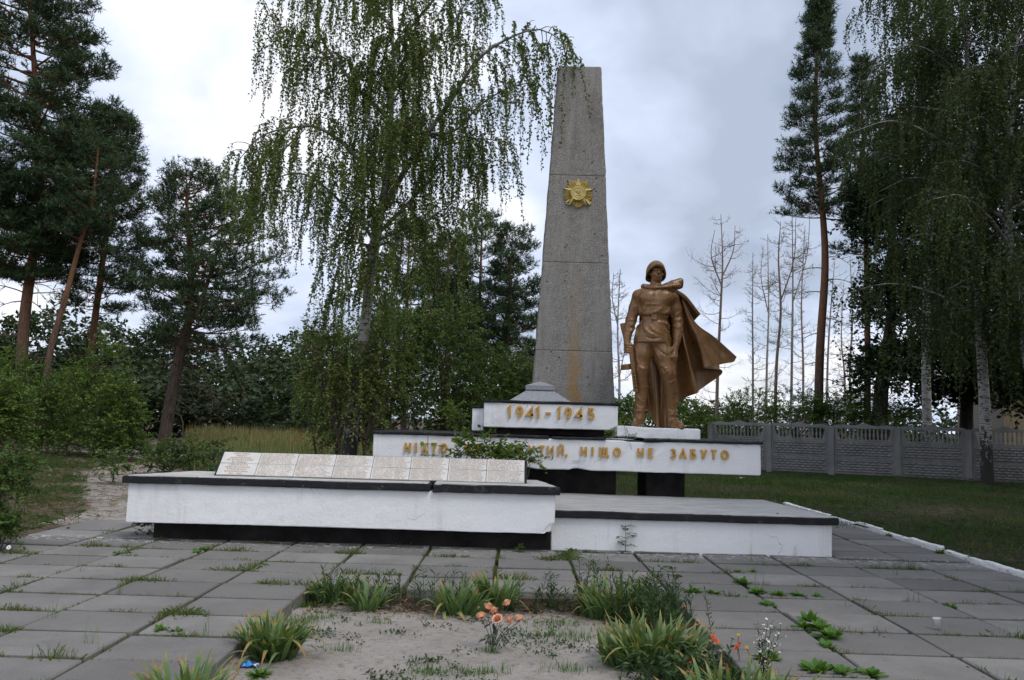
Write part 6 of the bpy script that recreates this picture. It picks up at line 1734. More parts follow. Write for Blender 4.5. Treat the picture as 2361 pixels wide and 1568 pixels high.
# unseen maples added beyond the right edge to shade the lawn and paving
for (x, y, src, rz, lab) in ((11.8, 8.2, 'maple_tree.002', 1.0, 'unseen maple added for shade beyond the right edge, nearest the paving'), (9.8, 4.4, 'maple_tree.002', 2.0, 'unseen maple added for shade beyond the right edge, beside the near paving'), (13.0, 2.5, 'maple_tree.001', 2.2, 'unseen maple added for shade beyond the right edge, nearest the viewer'), (16.5, 12.5, 'maple_tree', .4, 'unseen maple added for shade beyond the right edge, on the lawn'), (21.0, 19.0, 'maple_tree.002', 3.0, 'unseen maple added for shade beyond the right edge, nearest the fence')):
    s0 = bpy.data.objects[src]; r = s0.copy(); col.objects.link(r); r.location = (x, y, 0); r.rotation_euler = (0, 0, rz); r['label'] = lab
    for ch in list(s0.children):
        c = ch.copy(); col.objects.link(c); c.parent = r
# ================================================================ LOW PLANTS
def blades(rng, P, L, W, lean=0.5, flat=0.0, col=None, simple=True):
    """bent grass blades, 3 faces each: quad + quad tapering; returns verts, quads, rnd"""
    n = len(P); az = rng.uniform(0, 2 * pi, n); d = np.stack([np.cos(az), np.sin(az), np.zeros(n)], 1); s = np.stack([-d[:, 1], d[:, 0], d[:, 2]], 1)
    ln = np.abs(rng.normal(0, lean, n))[:, None] + flat; L = L[:, None]; W = W[:, None]
    p1 = P + UP * L * .55 + d * L * ln * .25; p2 = P + UP * L * (1 - np.minimum(.75, ln * .45)) + d * L * ln * .85
    r = rng.uniform(0, 1, n) if col is None else col
    if simple:
        V = np.stack([P - s * W / 2, P + s * W / 2, p2 + (p1 - p2) * .25 + s * W * .1, p2], 1)
        return V.reshape(-1, 3), np.arange(n * 4).reshape(n, 4), np.repeat(r, 4)
    V = np.stack([P - s * W / 2, P + s * W / 2, p1 + s * W * .42, p1 - s * W * .42, p2 + s * W * .06, p2 - s * W * .06], 1)
    i = np.arange(n)[:, None] * 6
    F = np.concatenate([i + np.array([[0, 1, 2, 3]]), i + np.array([[3, 2, 4, 5]])])
    return V.reshape(-1, 3), F, np.repeat(r, 6)
def grass_obj(name, label, P, L, W, mat, seed, lean=.5, col=None):
    rng = np.random.default_rng(seed); V, F, R = blades(rng, P, L, W, lean, col=col, simple=name not in ('tall_grass', 'grass_stalks', 'sand_grass'))
    o = mk(name, V, F, M[mat], rnd=R); kind(o, 'stuff'); tag(o, label, 'grass'); return o
rp = np.random.default_rng(301)
def scatter(n, x0, x1, y0, y1, dens):
    x = rp.uniform(x0, x1, n); y = rp.uniform(y0, y1, n); k = rp.uniform(0, 1, n) < dens(x, y)
    x, y = x[k], y[k]; return np.stack([x, y, gz(x, y) - .005], 1)

# meadow of tall grass behind the name wall
P = scatter(70000, -17, 1.0, 17.5, 46, lambda x, y: np.clip(.55 + .5 * vnoise(x, y, .8, 3), 0.03, 1) * (path_dist(x, y) > 1.3) * (x > -.42 * y + .5) * np.clip((y - 17) / 5, .15, 1))
n = len(P); back = np.clip((P[:, 1] - 26) / 12, 0, 1)
grass_obj('tall_grass', 'tall pale meadow grass with rusty seed heads behind the name wall', P, rp.uniform(.30, .72, n) * (1 + .55 * back), rp.uniform(.010, .018, n) * (1 + .8 * back), 'meadow', 311, .42,
          np.clip(rp.uniform(0, .9, n) + np.where((P[:, 1] > 30) & (rp.uniform(0, 1, n) < .38), .6, 0), 0, 1))
# lawn on the right
P = scatter(120000, 5.95, 27, 8, 31, lambda x, y: np.clip(.62 + .75 * vnoise(x, y, .62, 7), .04, 1) * ((x - 7.54) * .424 + (y - 31.1) * .906 < -.15))
n = len(P); g_ = vnoise(P[:, 0], P[:, 1], .8, 4)
grass_obj('lawn_grass', 'dark uneven lawn grass between the paving and the concrete fence', P, rp.uniform(.05, .16, n) * (1 + .8 * np.clip(g_, 0, 1)), rp.uniform(.008, .015, n), 'grass', 312, 1.0, np.clip(rp.uniform(0, .75, n) + np.where(g_ < -.45, .45, 0), 0, 1))
P = scatter(9000, -3, 6, 13.5, 17.5, lambda x, y: .8)
P = np.concatenate([P, scatter(30000, -2, 8, 17.5, 32, lambda x, y: np.clip(.5 + .5 * vnoise(x, y, .7, 2), .1, 1))]); n = len(P)
grass_obj('lawn_grass', 'grass seen through the gap between the black piers', P, rp.uniform(.06, .20, n), rp.uniform(.010, .016, n), 'grass', 313, .6)
P = scatter(150000, -22, -4.4, 8.5, 28, lambda x, y: ((x < -6.3) | (y > 12)) * np.clip(.24 + .75 * vnoise(x, y, .85, 8) + .25 * vnoise(x, y, 2.6, 2), .012, .9) * (path_dist(x, y) > .75))
n = len(P)
grass_obj('sparse_grass', 'thin grass on the bare ground left of the name wall', P, rp.uniform(.05, .22, n), rp.uniform(.007, .013, n), 'grass', 314, 1.1, np.clip(rp.uniform(0, 1, n) ** .8, 0, 1))
P = scatter(62000, -22, -4.4, 8.5, 26, lambda x, y: ((x < -6.15) | (y > 11.85)) * np.clip(.5 - .4 * vnoise(x, y, .85, 8), .05, .6)); n = len(P); P[:, 2] += .008
grass_obj('dry_litter', 'dry needles and straw scattered over the bare ground on the left', P, rp.uniform(.03, .10, n), rp.uniform(.006, .011, n), 'drygrass', 315, 2.6)

# grass and weeds in the paving joints
Q = []
for k in range(-6, 9):
    x = TX0 + k * TW
    for q in range(1900):
        y = rp.uniform(4.6, 10.4 if -4 <= k <= 5 else 11.6)
        if BED[0] - .02 < x < BED[1] + .02 and y < TY0: continue
        dn = vnoise(x * 3 + k, y, 2.4, 5) * .7 + (.30 if k < 3 else .04) + vnoise(x, y, .5, 2) * .25
        if rp.random() < dn * .75: Q.append((x + rp.normal(0, .012), y))
for j in range(-6, 6):
    for q in range(7500):
        x = rp.uniform(-6.1, 5.7); k = math.floor((x - TX0) / TW); y = TY0 + j * TD + (.07 if k >= 3 else 0)
        if in_bed(x, y - .05) or y < 4.6 or y > 10.4: continue
        dn = vnoise(x * 1.5, y * 3 + j, 2.6, 3) * .75 + (.46 if x < 1 else .12) + vnoise(x, y, .45, 6) * .2
        if rp.random() < dn * .75: Q.append((x, y + rp.normal(0, .011)))
for q in range(1500):
    x = .55 + rp.exponential(.45); Q.append((x, 10.39 - abs(rp.normal(0, .05))))
for q in range(500): Q.append((TX0 + 2 * TW + rp.normal(0, .05), 10.35 - abs(rp.normal(0, .45))))
Q = np.array(Q); P = np.column_stack([Q, np.full(len(Q), -.055)]); rep_ = 2
P = np.repeat(P, rep_, 0) + np.column_stack([rp.normal(0, .012, (len(P) * rep_, 2)), np.zeros(len(P) * rep_)]); n = len(P)
sz = np.clip(.55 + .9 * vnoise(P[:, 0], P[:, 1], 3.6, 9), .25, 1.7)
grass_obj('joint_grass', 'short grass growing out of the paving joints', P, rp.uniform(.075, .135, n) * np.maximum(sz, .55), rp.uniform(.006, .011, n), 'jointgrass', 316, .9, np.clip(rp.uniform(0, 1, n), 0, 1))
# a few thin stalks
P = []
for (x, y) in ((-3.45, 7.27), (-3.5, 6.35), (-2.9, 5.7), (-2.2, 6.0), (-1.4, 8.5), (2.6, 8.6), (3.1, 7.6), (4.4, 9.4), (-4.3, 8.2), (3.9, 8.0), (2.9, 9.9), (3.6, 10.38)):
    for q in range(7): P.append((x + rp.normal(0, .03), y + rp.normal(0, .012), -.02))
P = np.array(P)
grass_obj('grass_stalks', 'taller thin weed stalks standing in the paving joints', P, rp.uniform(.10, .26, len(P)), np.full(len(P), .004), 'weedleaf', 317, .45)

# grass tufts in the sand
P = []
for (u, v, sx_, sy_, n_) in ((1330, 1465, .22, .07, 260), (1290, 1440, .15, .05, 120), (880, 1432, .05, .03, 40), (690, 1432, .12, .06, 160), (735, 1425, .10, .04, 90), (790, 1500, .05, .03, 50), (700, 1392, .05, .08, 120), (1110, 1550, .10, .04, 120), (1130, 1505, .04, .02, 40), (990, 1552, .08, .04, 80), (1300, 1545, .10, .05, 90)):
    X_, Y_, Z_ = sight(u, v); t_ = (-.1 - 1.62) / Z_
    for q in range(n_): P.append((X_ * t_ + rp.normal(0, sx_), Y_ * t_ + rp.normal(0, sy_)))
P = np.array(P); P = P[in_bed(P[:, 0], P[:, 1])]; P = np.column_stack([P, gz(P[:, 0], P[:, 1])]); n = len(P)
grass_obj('sand_grass', 'small grass tufts growing in the sandy bed', P, rp.uniform(.03, .085, n), rp.uniform(.003, .006, n), 'weedleaf', 318, .8, rp.uniform(0, .8, n))
# small weeds in the sand
P = scatter(6500, BED[0] + .05, BED[1] - .05, 4.6, 7.3, lambda x, y: np.clip(vnoise(x, y, 2.7, 4) * .9 - .02, 0, .8)); n = len(P)
P = np.repeat(P, 5, 0) + np.column_stack([rp.normal(0, .022, (n * 5, 2)), rp.uniform(.004, .02, n * 5)]); n = len(P)
V, F = leaves(P, nrm(rp.normal(size=(n, 3)) + UP * .5), nrm(rp.normal(size=(n, 3)) * .5 + UP), rp.uniform(.018, .036, n), rp.uniform(.010, .018, n))
o = mk('sand_weeds', V, F, M['darkweed'], rnd=np.repeat(rp.uniform(0, 1, n), 4)); kind(o, 'stuff'); tag(o, 'small creeping weeds spread over the sandy bed', 'weeds')
# litter of dry leaves along the back of the bed
P = scatter(1500, BED[0] + .04, BED[1] - .04, 7.1, 7.83, lambda x, y: .75); n = len(P); P[:, 2] += .012
V, F = leaves(P, nrm(rp.normal(size=(n, 3)) * [1, 1, .25]), nrm(rp.normal(size=(n, 3)) * .5 + UP), rp.uniform(.02, .05, n), rp.uniform(.012, .025, n))
o = mk('dry_leaves', V, F, M['drygrass'], rnd=np.repeat(rp.uniform(0, 1, n), 4)); kind(o, 'stuff'); tag(o, 'dry brown leaves lying along the back of the bed', 'leaf litter')
# upright dark weeds at the back of the bed
S = []
for q in range(150):
    x = rp.uniform(BED[0] + .15, BED[1] - .05); dn = .35 + .65 * (x > .2)
    if rp.random() < dn: S.append((x, rp.uniform(7.45, 7.82) - (rp.uniform(0, .7) if x > .9 else 0), -.12))
for q in range(60): S.append((rp.normal(1.22, .16), rp.normal(6.95, .25), -.12))
S = np.array(S); n = len(S); hgt = rp.uniform(.16, .36, n) * np.where(S[:, 0] > .6, 1.35, 1)
V, F, R, tw = sprigs(rp, S, nrm(rp.normal(0, .18, (n, 3)) + UP), hgt, 26, .070, .013, .0, .8, .35, -.25)
o = mk('bed_weeds', V, F, M['darkweed'], rnd=R); kind(o, 'stuff'); tag(o, 'dark upright narrow-leaved weeds along the back edge of the bed', 'weeds')
V, F = tubes(tw, np.tile([.004, .002], (n, 1)), 3); stm = mk('stems', V, F, M['darkweed'], o, rnd=np.full(len(V), .4))

# ---- iris clumps, every blade a part
def iris_leaf(bend, curl, tipdry, w=.026, nseg=9):
    V, R, F = [], [], []
    for i in range(nseg + 1):
        t = i / nseg; a = bend * t ** 1.6
        y = sin(a) * t; z = cos(a * .8) * t - curl * max(0, t - .6) ** 2
        wd_ = w * (.75 + .9 * t if t < .35 else 1.07) * max(.03, 1 - ((t - .35) / .65) ** 2.2 if t > .35 else 1)
        V += [(-wd_ / 2, y + .003, z), (0, y - .003, z + .001), (wd_ / 2, y + .003, z)]
        c = np.clip(.15 + .45 * t + (max(0, t - tipdry) / (1 - tipdry + .01)) * .8 if tipdry < 1 else .1 + .45 * t, 0, 1); R += [c] * 3
    for i in range(nseg):
        a = 3 * i; F += [(a, a + 1, a + 4, a + 3), (a + 1, a + 2, a + 5, a + 4)]
    return mesh_data('leaf', V, np.array(F), M['irisleaf'], True, R)
ri = np.random.default_rng(41)
IL = [iris_leaf(b, c, d) for b, c, d in ((.15, 0, .82), (.35, .1, .9), (.6, .3, .95), (.95, .8, 1.0), (.25, 0, .7), (.5, .2, .62), (1.25, 1.3, .5), (.1, 0, 1.0))]
def iris(label, x, y, rx, ry, n, h, dirx=0.0):
    z = float(gz(x, y)); root = thing('iris_clump', label, 'iris', (x, y, z), 0, 'iris clumps around the bed')
    n = int(n * 1.3); h *= .96
    for i in range(n):
        a = ri.uniform(0, 2 * pi); q = sqrt(ri.uniform(0, 1)); px, py = rx * q * cos(a), ry * q * sin(a)
        m_ = IL[int(ri.choice(8, p=[.25, .20, .10, .04, .18, .11, .04, .08]))]
        az = math.atan2(py, px) + ri.normal(0, .9); sc = h * ri.uniform(.6, 1.12) * (1.05 - .25 * q)
        tl = abs(ri.normal(0, .22)) + .30 * q * q
        lw = ri.uniform(.8, 1.2) / max(sc, .2) * .56
        o = link('leaf', m_, root, (px, py, -.015), (0, 0, 0), (sc * lw * 2.4, sc, sc))
        o.rotation_euler = (Matrix.Rotation(az - pi / 2, 4, 'Z') @ Matrix.Rotation(-tl, 4, 'X') @ Matrix.Rotation(ri.normal(0, .5), 4, 'Z')).to_euler()
    return root
iris('big iris clump with yellowing tips at the left corner of the sandy bed', -1.67, 5.88, .15, .13, 120, .40)
iris('iris clump cut by the bottom edge, left of the blue wrapper', -1.82, 4.70, .21, .12, 120, .38)
iris('small iris clump against the slab corner at the back left of the bed', -1.66, 7.72, .16, .07, 50, .38)
iris('iris clump with spreading leaves, second along the back of the bed', -1.28, 7.42, .12, .09, 46, .34)
iris('iris clump with arching leaves behind the roses', -.44, 7.36, .16, .10, 60, .37)
iris('iris clump against the slabs directly behind the rose bunch', -.12, 7.68, .16, .08, 56, .40)
iris('tall wide iris clump at the back right of the bed', .98, 7.38, .31, .16, 140, .46)
iris('large iris clump on the right side of the bed beside the red flowers', 1.02, 5.98, .33, .18, 170, .42)
iris('iris tufts at the bottom right of the bed below the daisies', 1.42, 5.02, .36, .12, 90, .40)

# ---- rosette weeds
def ros_leaf(bend, w):
    V, R, F = [], [], []
    for i in range(6):
        t = i / 5; wd_ = w * (.22 + .78 * sin(pi * min(1, t * .98) ** 1.3) if i < 5 else .22); z = .55 * t * cos(bend) - .35 * bend * t * t * .5; y = t * sin(bend + .3)
        V += [(-wd_ / 2, y, z + .05 * wd_), (0, y, z - .02), (wd_ / 2, y, z + .05 * wd_)]; R += [.35 + .4 * t, .2 + .3 * t, .35 + .4 * t]
    for i in range(5):
        a = 3 * i; F += [(a, a + 1, a + 4, a + 3), (a + 1, a + 2, a + 5, a + 4)]
    return mesh_data('leaf', V, np.array(F), M['weedleaf'], True, R)
RL = [ros_leaf(b, w) for b, w in ((.30, .34), (.55, .38), (.80, .32), (.15, .30), (1.05, .38))]
def rosette(label, x, y, r, n=13, z=None, name='rosette_weed', sharp=1.0):
    z = -.012 if z is None else z
    root = thing(name, label, 'weed', (x, y, z), ri.uniform(0, 6.28), 'leafy weeds in the paving joints')
    n = int(n * 2.3); r *= .82
    for i in range(n):
        sc = r * ri.uniform(.65, 1.15); o = link('leaf', RL[int(ri.integers(5))], root, (ri.normal(0, .01), ri.normal(0, .01), 0), (ri.normal(0, .15), ri.normal(0, .25), i * 2.4 + ri.normal(0, .3)), (sc * sharp, sc, sc * ri.uniform(.7, 1.2)))
    return root
_s = 1.7348
def gd(u, v, z=0.0):
    X, Y, Z = sight(u, v); t = (z - 1.62) / Z; return X * t, Y * t
for (u, v, r, n, lab) in ((1868, 1432, .17, 18, 'rosette weed at the upper end of the big patch on the right paving'), (1890, 1450, .18, 20, 'rosette weed in the middle of the big patch on the right paving'),
        (1915, 1470, .17, 18, 'rosette weed at the lower end of the big patch on the right paving'), (1850, 1445, .13, 14, 'smaller rosette weed on the left of the big patch'), (1905, 1490, .12, 12, 'small rosette weed at the tip of the big patch'),
        (1600, 1365, .14, 16, 'rosette weed touching the tall iris clump on the right'), (1645, 1367, .12, 14, 'rosette weed a little right of the tall iris clump'),
        (1712, 1345, .16, 16, 'upright rosette weed on the seam, right of the irises'), (1745, 1366, .15, 16, 'rosette weed where two seams cross on the right paving'), (1795, 1372, .13, 14, 'rosette weed in the cross joint, right of the seam crossing'),
        (1838, 1373, .13, 14, 'second rosette weed along the same cross joint'), (1885, 1375, .10, 10, 'last rosette weed along the same cross joint'), (1700, 1318, .10, 10, 'rosette weed in the upper cross joint near the podium'), (1735, 1318, .09, 9, 'small rosette weed beside it near the podium'),
        (1770, 1395, .12, 12, 'rosette weed on the seam above the big patch'),
        (1880, 1548, .17, 16, 'rosette weed at the bottom of the picture, left of its row'), (1940, 1552, .15, 15, 'rosette weed at the bottom of the picture, middle of its row'), (2005, 1556, .15, 15, 'rosette weed at the bottom of the picture, right of its row'),
        (2190, 1398, .11, 11, 'rosette weed alone on the seam near the right edge'), (2165, 1275, .13, 14, 'pale leafy weed at the white kerb'), (2052, 1236, .12, 12, 'weed hiding a gap in the white kerb'),
        (455, 1272, .10, 10, 'bright rosette weed in the joints below the left end of the wall'), (470, 1266, .11, 11, 'bright rosette weed beside the first below the wall'), (268, 1275, .09, 9, 'small rosette weed in the left paving'), (295, 1273, .07, 8, 'tiny rosette weed next to it in the left paving'),
        (372, 1452, .11, 11, 'rosette weed in the near left paving'), (410, 1455, .09, 9, 'smaller rosette weed in the near left paving'), (612, 1300, .07, 8, 'small rosette weed in front of the name wall')):
    x, y = gd(u, v); rosette(lab, x, y, r, n)
x, y = gd(600, 1560, -.1); rosette('grey-green rosette weed in the sand beside the blue wrapper', x, y, .12, 16, float(gz(x, y)), sharp=.7)

# ---- artificial rose bunch
rr_ = np.random.default_rng(77)
rx_, ry_ = -.12, 6.17; rz_ = float(gz(rx_, ry_))
rose = thing('rose_bunch', 'bunch of salmon pink artificial roses stuck in the sand', 'roses', (rx_, ry_, rz_))
def rose_head():
    mb = MB()
    for ring, (n, r, zt, op) in enumerate(((3, .012, .046, .12), (5, .021, .044, .32), (6, .030, .040, .58), (8, .038, .034, .90))):
        for i in range(n):
            a = 2 * pi * i / n + ring * .6 + rr_.normal(0, .15); V, R = [], []
            for q in range(4):
                t = q / 3
                for s_ in (-1, 0, 1):
                    w = .017 * (1 + .5 * ring / 3) * (.55 + .7 * sin(pi * min(t, .8))) * s_; rad = r * (.35 + .75 * t * sin(op + .25)) + (.004 if s_ else 0); z = .006 + zt * t * cos(op * .55) - .012 * max(0, t - .7) * op * 2 + rr_.normal(0, .0015)
                    aa = a + w / max(rad, .008) * .8
                    V.append((rad * cos(aa), rad * sin(aa), z)); R.append(np.clip(.15 + .28 * ring / 3 + .5 * t + rr_.normal(0, .08), 0, 1))
            mb.add(V, [(3 * q + s_, 3 * q + s_ + 1, 3 * q + s_ + 4, 3 * q + s_ + 3) for q in range(3) for s_ in (0, 1)], R)
    return mb.data('flower_head', M['petal'], True)
RH = [rose_head() for _ in range(3)]
def rpix(cx, cy, dy=0.0):
    """rose layout in its own frame (metres) from the bunch's width"""
    return np.array([(cx - 750) * .00033, dy * .6, (1390 - cy) * .00033])
heads = [(480, 640, .02, -.5), (600, 460, .05, -.2), (785, 500, -.03, .1), (860, 650, -.05, .3), (1075, 350, .04, .2), (1160, 700, .0, .5), (1350, 670, .02, .7)]
for i, (cx, cy, dy, tl) in enumerate(heads):
    p = rpix(cx, cy, dy); sc = rr_.uniform(.88, 1.02)
    link('flower_head', RH[i % 3], rose, p - np.array([0, 0, .010]), (.55 + rr_.normal(0, .2), tl, rr_.uniform(0, 6)), sc)
    Q = smooth_line(np.array([(rr_.normal(0, .01), rr_.normal(0, .01), -.03), p * [.35, .5, .5], p - [0, 0, .012]]), 8); V, F = tubes(Q, np.full(8, .0025), 5); mk('stem', V, F, M['roseleaf'], rose, True, rnd=np.full(len(V), .3))
def rl_mesh():
    V, R, F = [], [], []
    for i in range(6):
        t = i / 5; w = .62 * sin(pi * (.06 + .9 * t)) ** .75
        V += [(-w / 2, t, .10 * w - .25 * t * t), (0, t, -.25 * t * t), (w / 2, t, .10 * w - .25 * t * t)]; R += [.6, .35, .6]
    for i in range(5): a = 3 * i; F += [(a, a + 1, a + 4, a + 3), (a + 1, a + 2, a + 5, a + 4)]
    return V, F
V0, F0 = rl_mesh(); RLm = [mesh_data('leaf', V0, np.array(F0), M['roseleaf'], True, np.full(len(V0), c)) for c in (.3, .55, .95)]
for (cx, cy, dy, az, el, sc, m_) in ((650, 660, .0, 2.0, .5, .085, 2), (740, 760, -.04, 1.3, -.5, .10, 0), (900, 890, -.05, .3, -.6, .10, 1), (680, 800, .02, 2.8, -.2, .085, 0), (1230, 880, .0, .2, -.9, .12, 2), (1050, 850, -.02, 1.9, .2, .07, 0),
        (700, 1000, -.03, 3.0, -.1, .08, 1), (930, 1060, -.05, .1, -.4, .10, 1), (700, 1120, -.05, 2.6, -.2, .08, 0), (600, 1110, -.02, 3.1, -.15, .10, 0), (800, 900, .04, 1.5, -.3, .10, 0), (1000, 1010, .02, .7, .3, .06, 0), (1330, 960, .02, -.2, -.7, .09, 1)):
    p = rpix(cx, cy, dy); d = nrm(np.array([cos(az), -.45 + .3 * rr_.normal(), el])); z_ = nrm(np.cross(np.cross(d, UP), d)) + rr_.normal(0, .25, 3); xx = nrm(np.cross(d, z_)); zz = np.cross(xx, d)
    o = link('leaf', RLm[m_], rose); o.matrix_local = Matrix.Translation(p) @ Matrix(((xx[0], d[0], zz[0]), (xx[1], d[1], zz[1]), (xx[2], d[2], zz[2]))).to_4x4() @ Matrix.Scale(sc * .62, 4)

# ---- red blanket flowers
def flower_disc(n, r, w, cup, mat, ctr, rnd0, rnd1):
    mb = MB()
    for i in range(n):
        a = 2 * pi * i / n; d = np.array([cos(a), sin(a), 0]); s_ = np.array([-sin(a), cos(a), 0])
        mb.add([d * r * .2 - s_ * w * .3, d * r * .2 + s_ * w * .3, d * r + s_ * w * .5 + UP * cup * r, d * r - s_ * w * .5 + UP * cup * r], [(0, 1, 2, 3)], [rnd0, rnd0, rnd1, rnd1])
    return mb.data('petals', mat)
def dome(r, mat, name='flower_centre'):
    mb = MB(); V = [(r * cos(2 * pi * i / 9) * s_, r * sin(2 * pi * i / 9) * s_, z * r) for z, s_ in ((0, 1), (.45, .85), (.75, .45)) for i in range(9)] + [(0, 0, .85 * r)]
    mb.add(V, [np.array([(k * 9 + i, k * 9 + (i + 1) % 9, (k + 1) * 9 + (i + 1) % 9, (k + 1) * 9 + i) for k in range(2) for i in range(9)]), np.array([(18 + i, 18 + (i + 1) % 9, 27) for i in range(9)])]); return mb.data(name, mat, True)
RP, RC, SD = flower_disc(11, .036, .022, .12, M['redpetal'], None, .05, .85), dome(.011, M['seed']), dome(.016, M['yellow'], 'seed_head')
SG = dome(.014, M['seed'], 'seed_head')
def c8(x, y): return (2400 + x * .3388) / _s, (2250 + y * .3388) / _s
def stem_to(root, p, r=.0025):
    Q = smooth_line(np.array([(p[0] * .3, p[1] * .3, -p[2] - .02), (p[0] * .2, p[1] * .2, -p[2] * .45), (0, 0, 0)]), 7); V, F = tubes(Q, np.full(7, r), 4); mk('stem', V, F, M['darkweed'], root, True, rnd=np.full(len(V), .5))
for i, (cx, cy, yd, lab) in enumerate(((1350, 905, 5.95, 'red blanket flower highest above the right iris clump'), (1630, 990, 5.75, 'red blanket flower nearest the white daisies'), (1055, 1180, 5.55, 'small red blanket flower low at the left of the flower patch'),
        (1470, 1215, 5.45, 'yellow-tipped red flower in the middle of the flower patch'), (1460, 1255, 5.42, 'red flower just below the yellow-tipped one'), (1080, 1345, 5.25, 'large red blanket flower at the bottom of the picture'), (1000, 520, 7.0, 'small red flower at the edge of the paving behind the right irises'), (820, 545, 7.0, 'faded red flower in front of the tall back iris clump'))):
    u, v = c8(cx, cy); p = at(u, v, yd); g = float(gz(p[0], yd))
    root = thing('blanket_flower', lab, 'flower', tuple(p), 0, 'red blanket flowers')
    o = link('petals', RP, root, (0, 0, 0), (.5 + rr_.normal(0, .3), rr_.normal(0, .35), rr_.uniform(0, 6)), rr_.uniform(.8, 1.15) if i < 6 else .75); link('flower_centre', RC, root, (0, -.004, .004), (.5, 0, 0))
    stem_to(root, (rr_.normal(0, .1), rr_.normal(0, .08), p[2] - g))
for i, (cx, cy, yd, hue, lab) in enumerate(((1155, 690, 6.6, 0, 'yellow round seed head above the flower patch'), (1130, 742, 6.5, 0, 'second yellow seed head just below the first'), (1730, 1008, 5.7, 0, 'yellow seed head right of the red flowers'), (1635, 860, 5.9, 0, 'greenish seed head on a tall stalk by the daisies'),
        (1300, 935, 5.9, 1, 'grey seed head above the flower patch'), (1350, 962, 5.85, 1, 'grey seed head under the highest red flower'), (1565, 900, 5.8, 1, 'grey drooping seed head'), (1420, 1045, 5.7, 1, 'pale dry seed head in the flower patch'), (1465, 1035, 5.7, 1, 'pale dry seed head beside the other pale one'), (1105, 375, 7.2, 1, 'lone seed head on a tall bent stalk at the paving edge'))):
    u, v = c8(cx, cy); p = at(u, v, yd); g = float(gz(p[0], yd)); root = thing('seed_head_stalk', lab, 'seed head', tuple(p), 0, 'seed heads in the flower patch')
    link('seed_head', SG if hue else SD, root, (0, 0, 0), (rr_.normal(0, .4), rr_.normal(0, .4), 0)); stem_to(root, (rr_.normal(0, .12), rr_.normal(0, .08), p[2] - g), .002)
S = np.column_stack([rp.normal(1.22, .22, 170), rp.normal(5.45, .26, 170), np.full(170, -.10)]); S = S[(S[:, 0] < 1.62) & (S[:, 1] > 4.7)]; n = len(S)
V, F, R, tw = sprigs(rp, S, nrm(rp.normal(0, .35, (n, 3)) + UP), rp.uniform(.10, .27, n), 15, .060, .020, .1, .9, .5, 0)
o = mk('flower_foliage', V, F, M['darkweed'], rnd=R); kind(o, 'stuff'); tag(o, 'grey-green foliage under the red blanket flowers', 'foliage'); V, F = tubes(tw, np.tile([.003, .002], (n, 1)), 3); mk('stems', V, F, M['darkweed'], o, rnd=np.full(len(V), .4))

# ---- white daisy fleabane at the edge of the paving
dx_, dy_ = 1.66, 5.42
dz = thing('white_daisy_plant', 'tall plant with many tiny white daisies at the right edge of the bed', 'daisies', (dx_, dy_, -.06))
WP, WC = flower_disc(12, .0115, .005, .05, M['whitepetal'], None, .5, .5), dome(.0045, M['yellow'])
stems_, leafS = MB(), []
for i in range(11):
    top = np.array([rr_.normal(0, .055), rr_.normal(0, .04), rr_.uniform(.24, .42)]); b0 = np.array([rr_.normal(0, .03), rr_.normal(0, .03), -.05])
    Q = smooth_line(np.array([b0, b0 * .4 + top * [.4, .4, .5], top]), 8); V, F = tubes(Q, np.linspace(.0035, .002, 8), 4); stems_.add(V, F, .45)
    for q in range(7): leafS.append(Q[int(rr_.integers(1, 6))])
    for q in range(13):
        k = int(rr_.integers(3, 8)); e = Q[k] + np.array([rr_.normal(0, .03), rr_.normal(0, .025), rr_.uniform(.01, .06)])
        V, F = tubes(np.array([Q[k], (Q[k] + e) / 2 + [0, 0, .005], e]), np.full(3, .0015), 3); stems_.add(V, F, .45)
        o = link('flower', WP, dz, e, (.5 + rr_.normal(0, .35), rr_.normal(0, .4), rr_.uniform(0, 6)), rr_.uniform(.55, .9)); link('flower_centre', WC, o, (0, 0, .001))
stems_.build('stems', M['darkweed'], dz)
leafS = np.array(leafS); n = len(leafS); V, F = leaves(leafS, nrm(rr_.normal(size=(n, 3)) + UP * .2), nrm(rr_.normal(size=(n, 3)) * .4 + UP), rr_.uniform(.03, .06, n), rr_.uniform(.008, .014, n)); mk('foliage', V, F, M['darkweed'], dz, rnd=np.repeat(rr_.uniform(0, 1, n), 4))
rosette('leafy rosette weed at the foot of the white daisies', 1.83, 5.85, .16, 18)

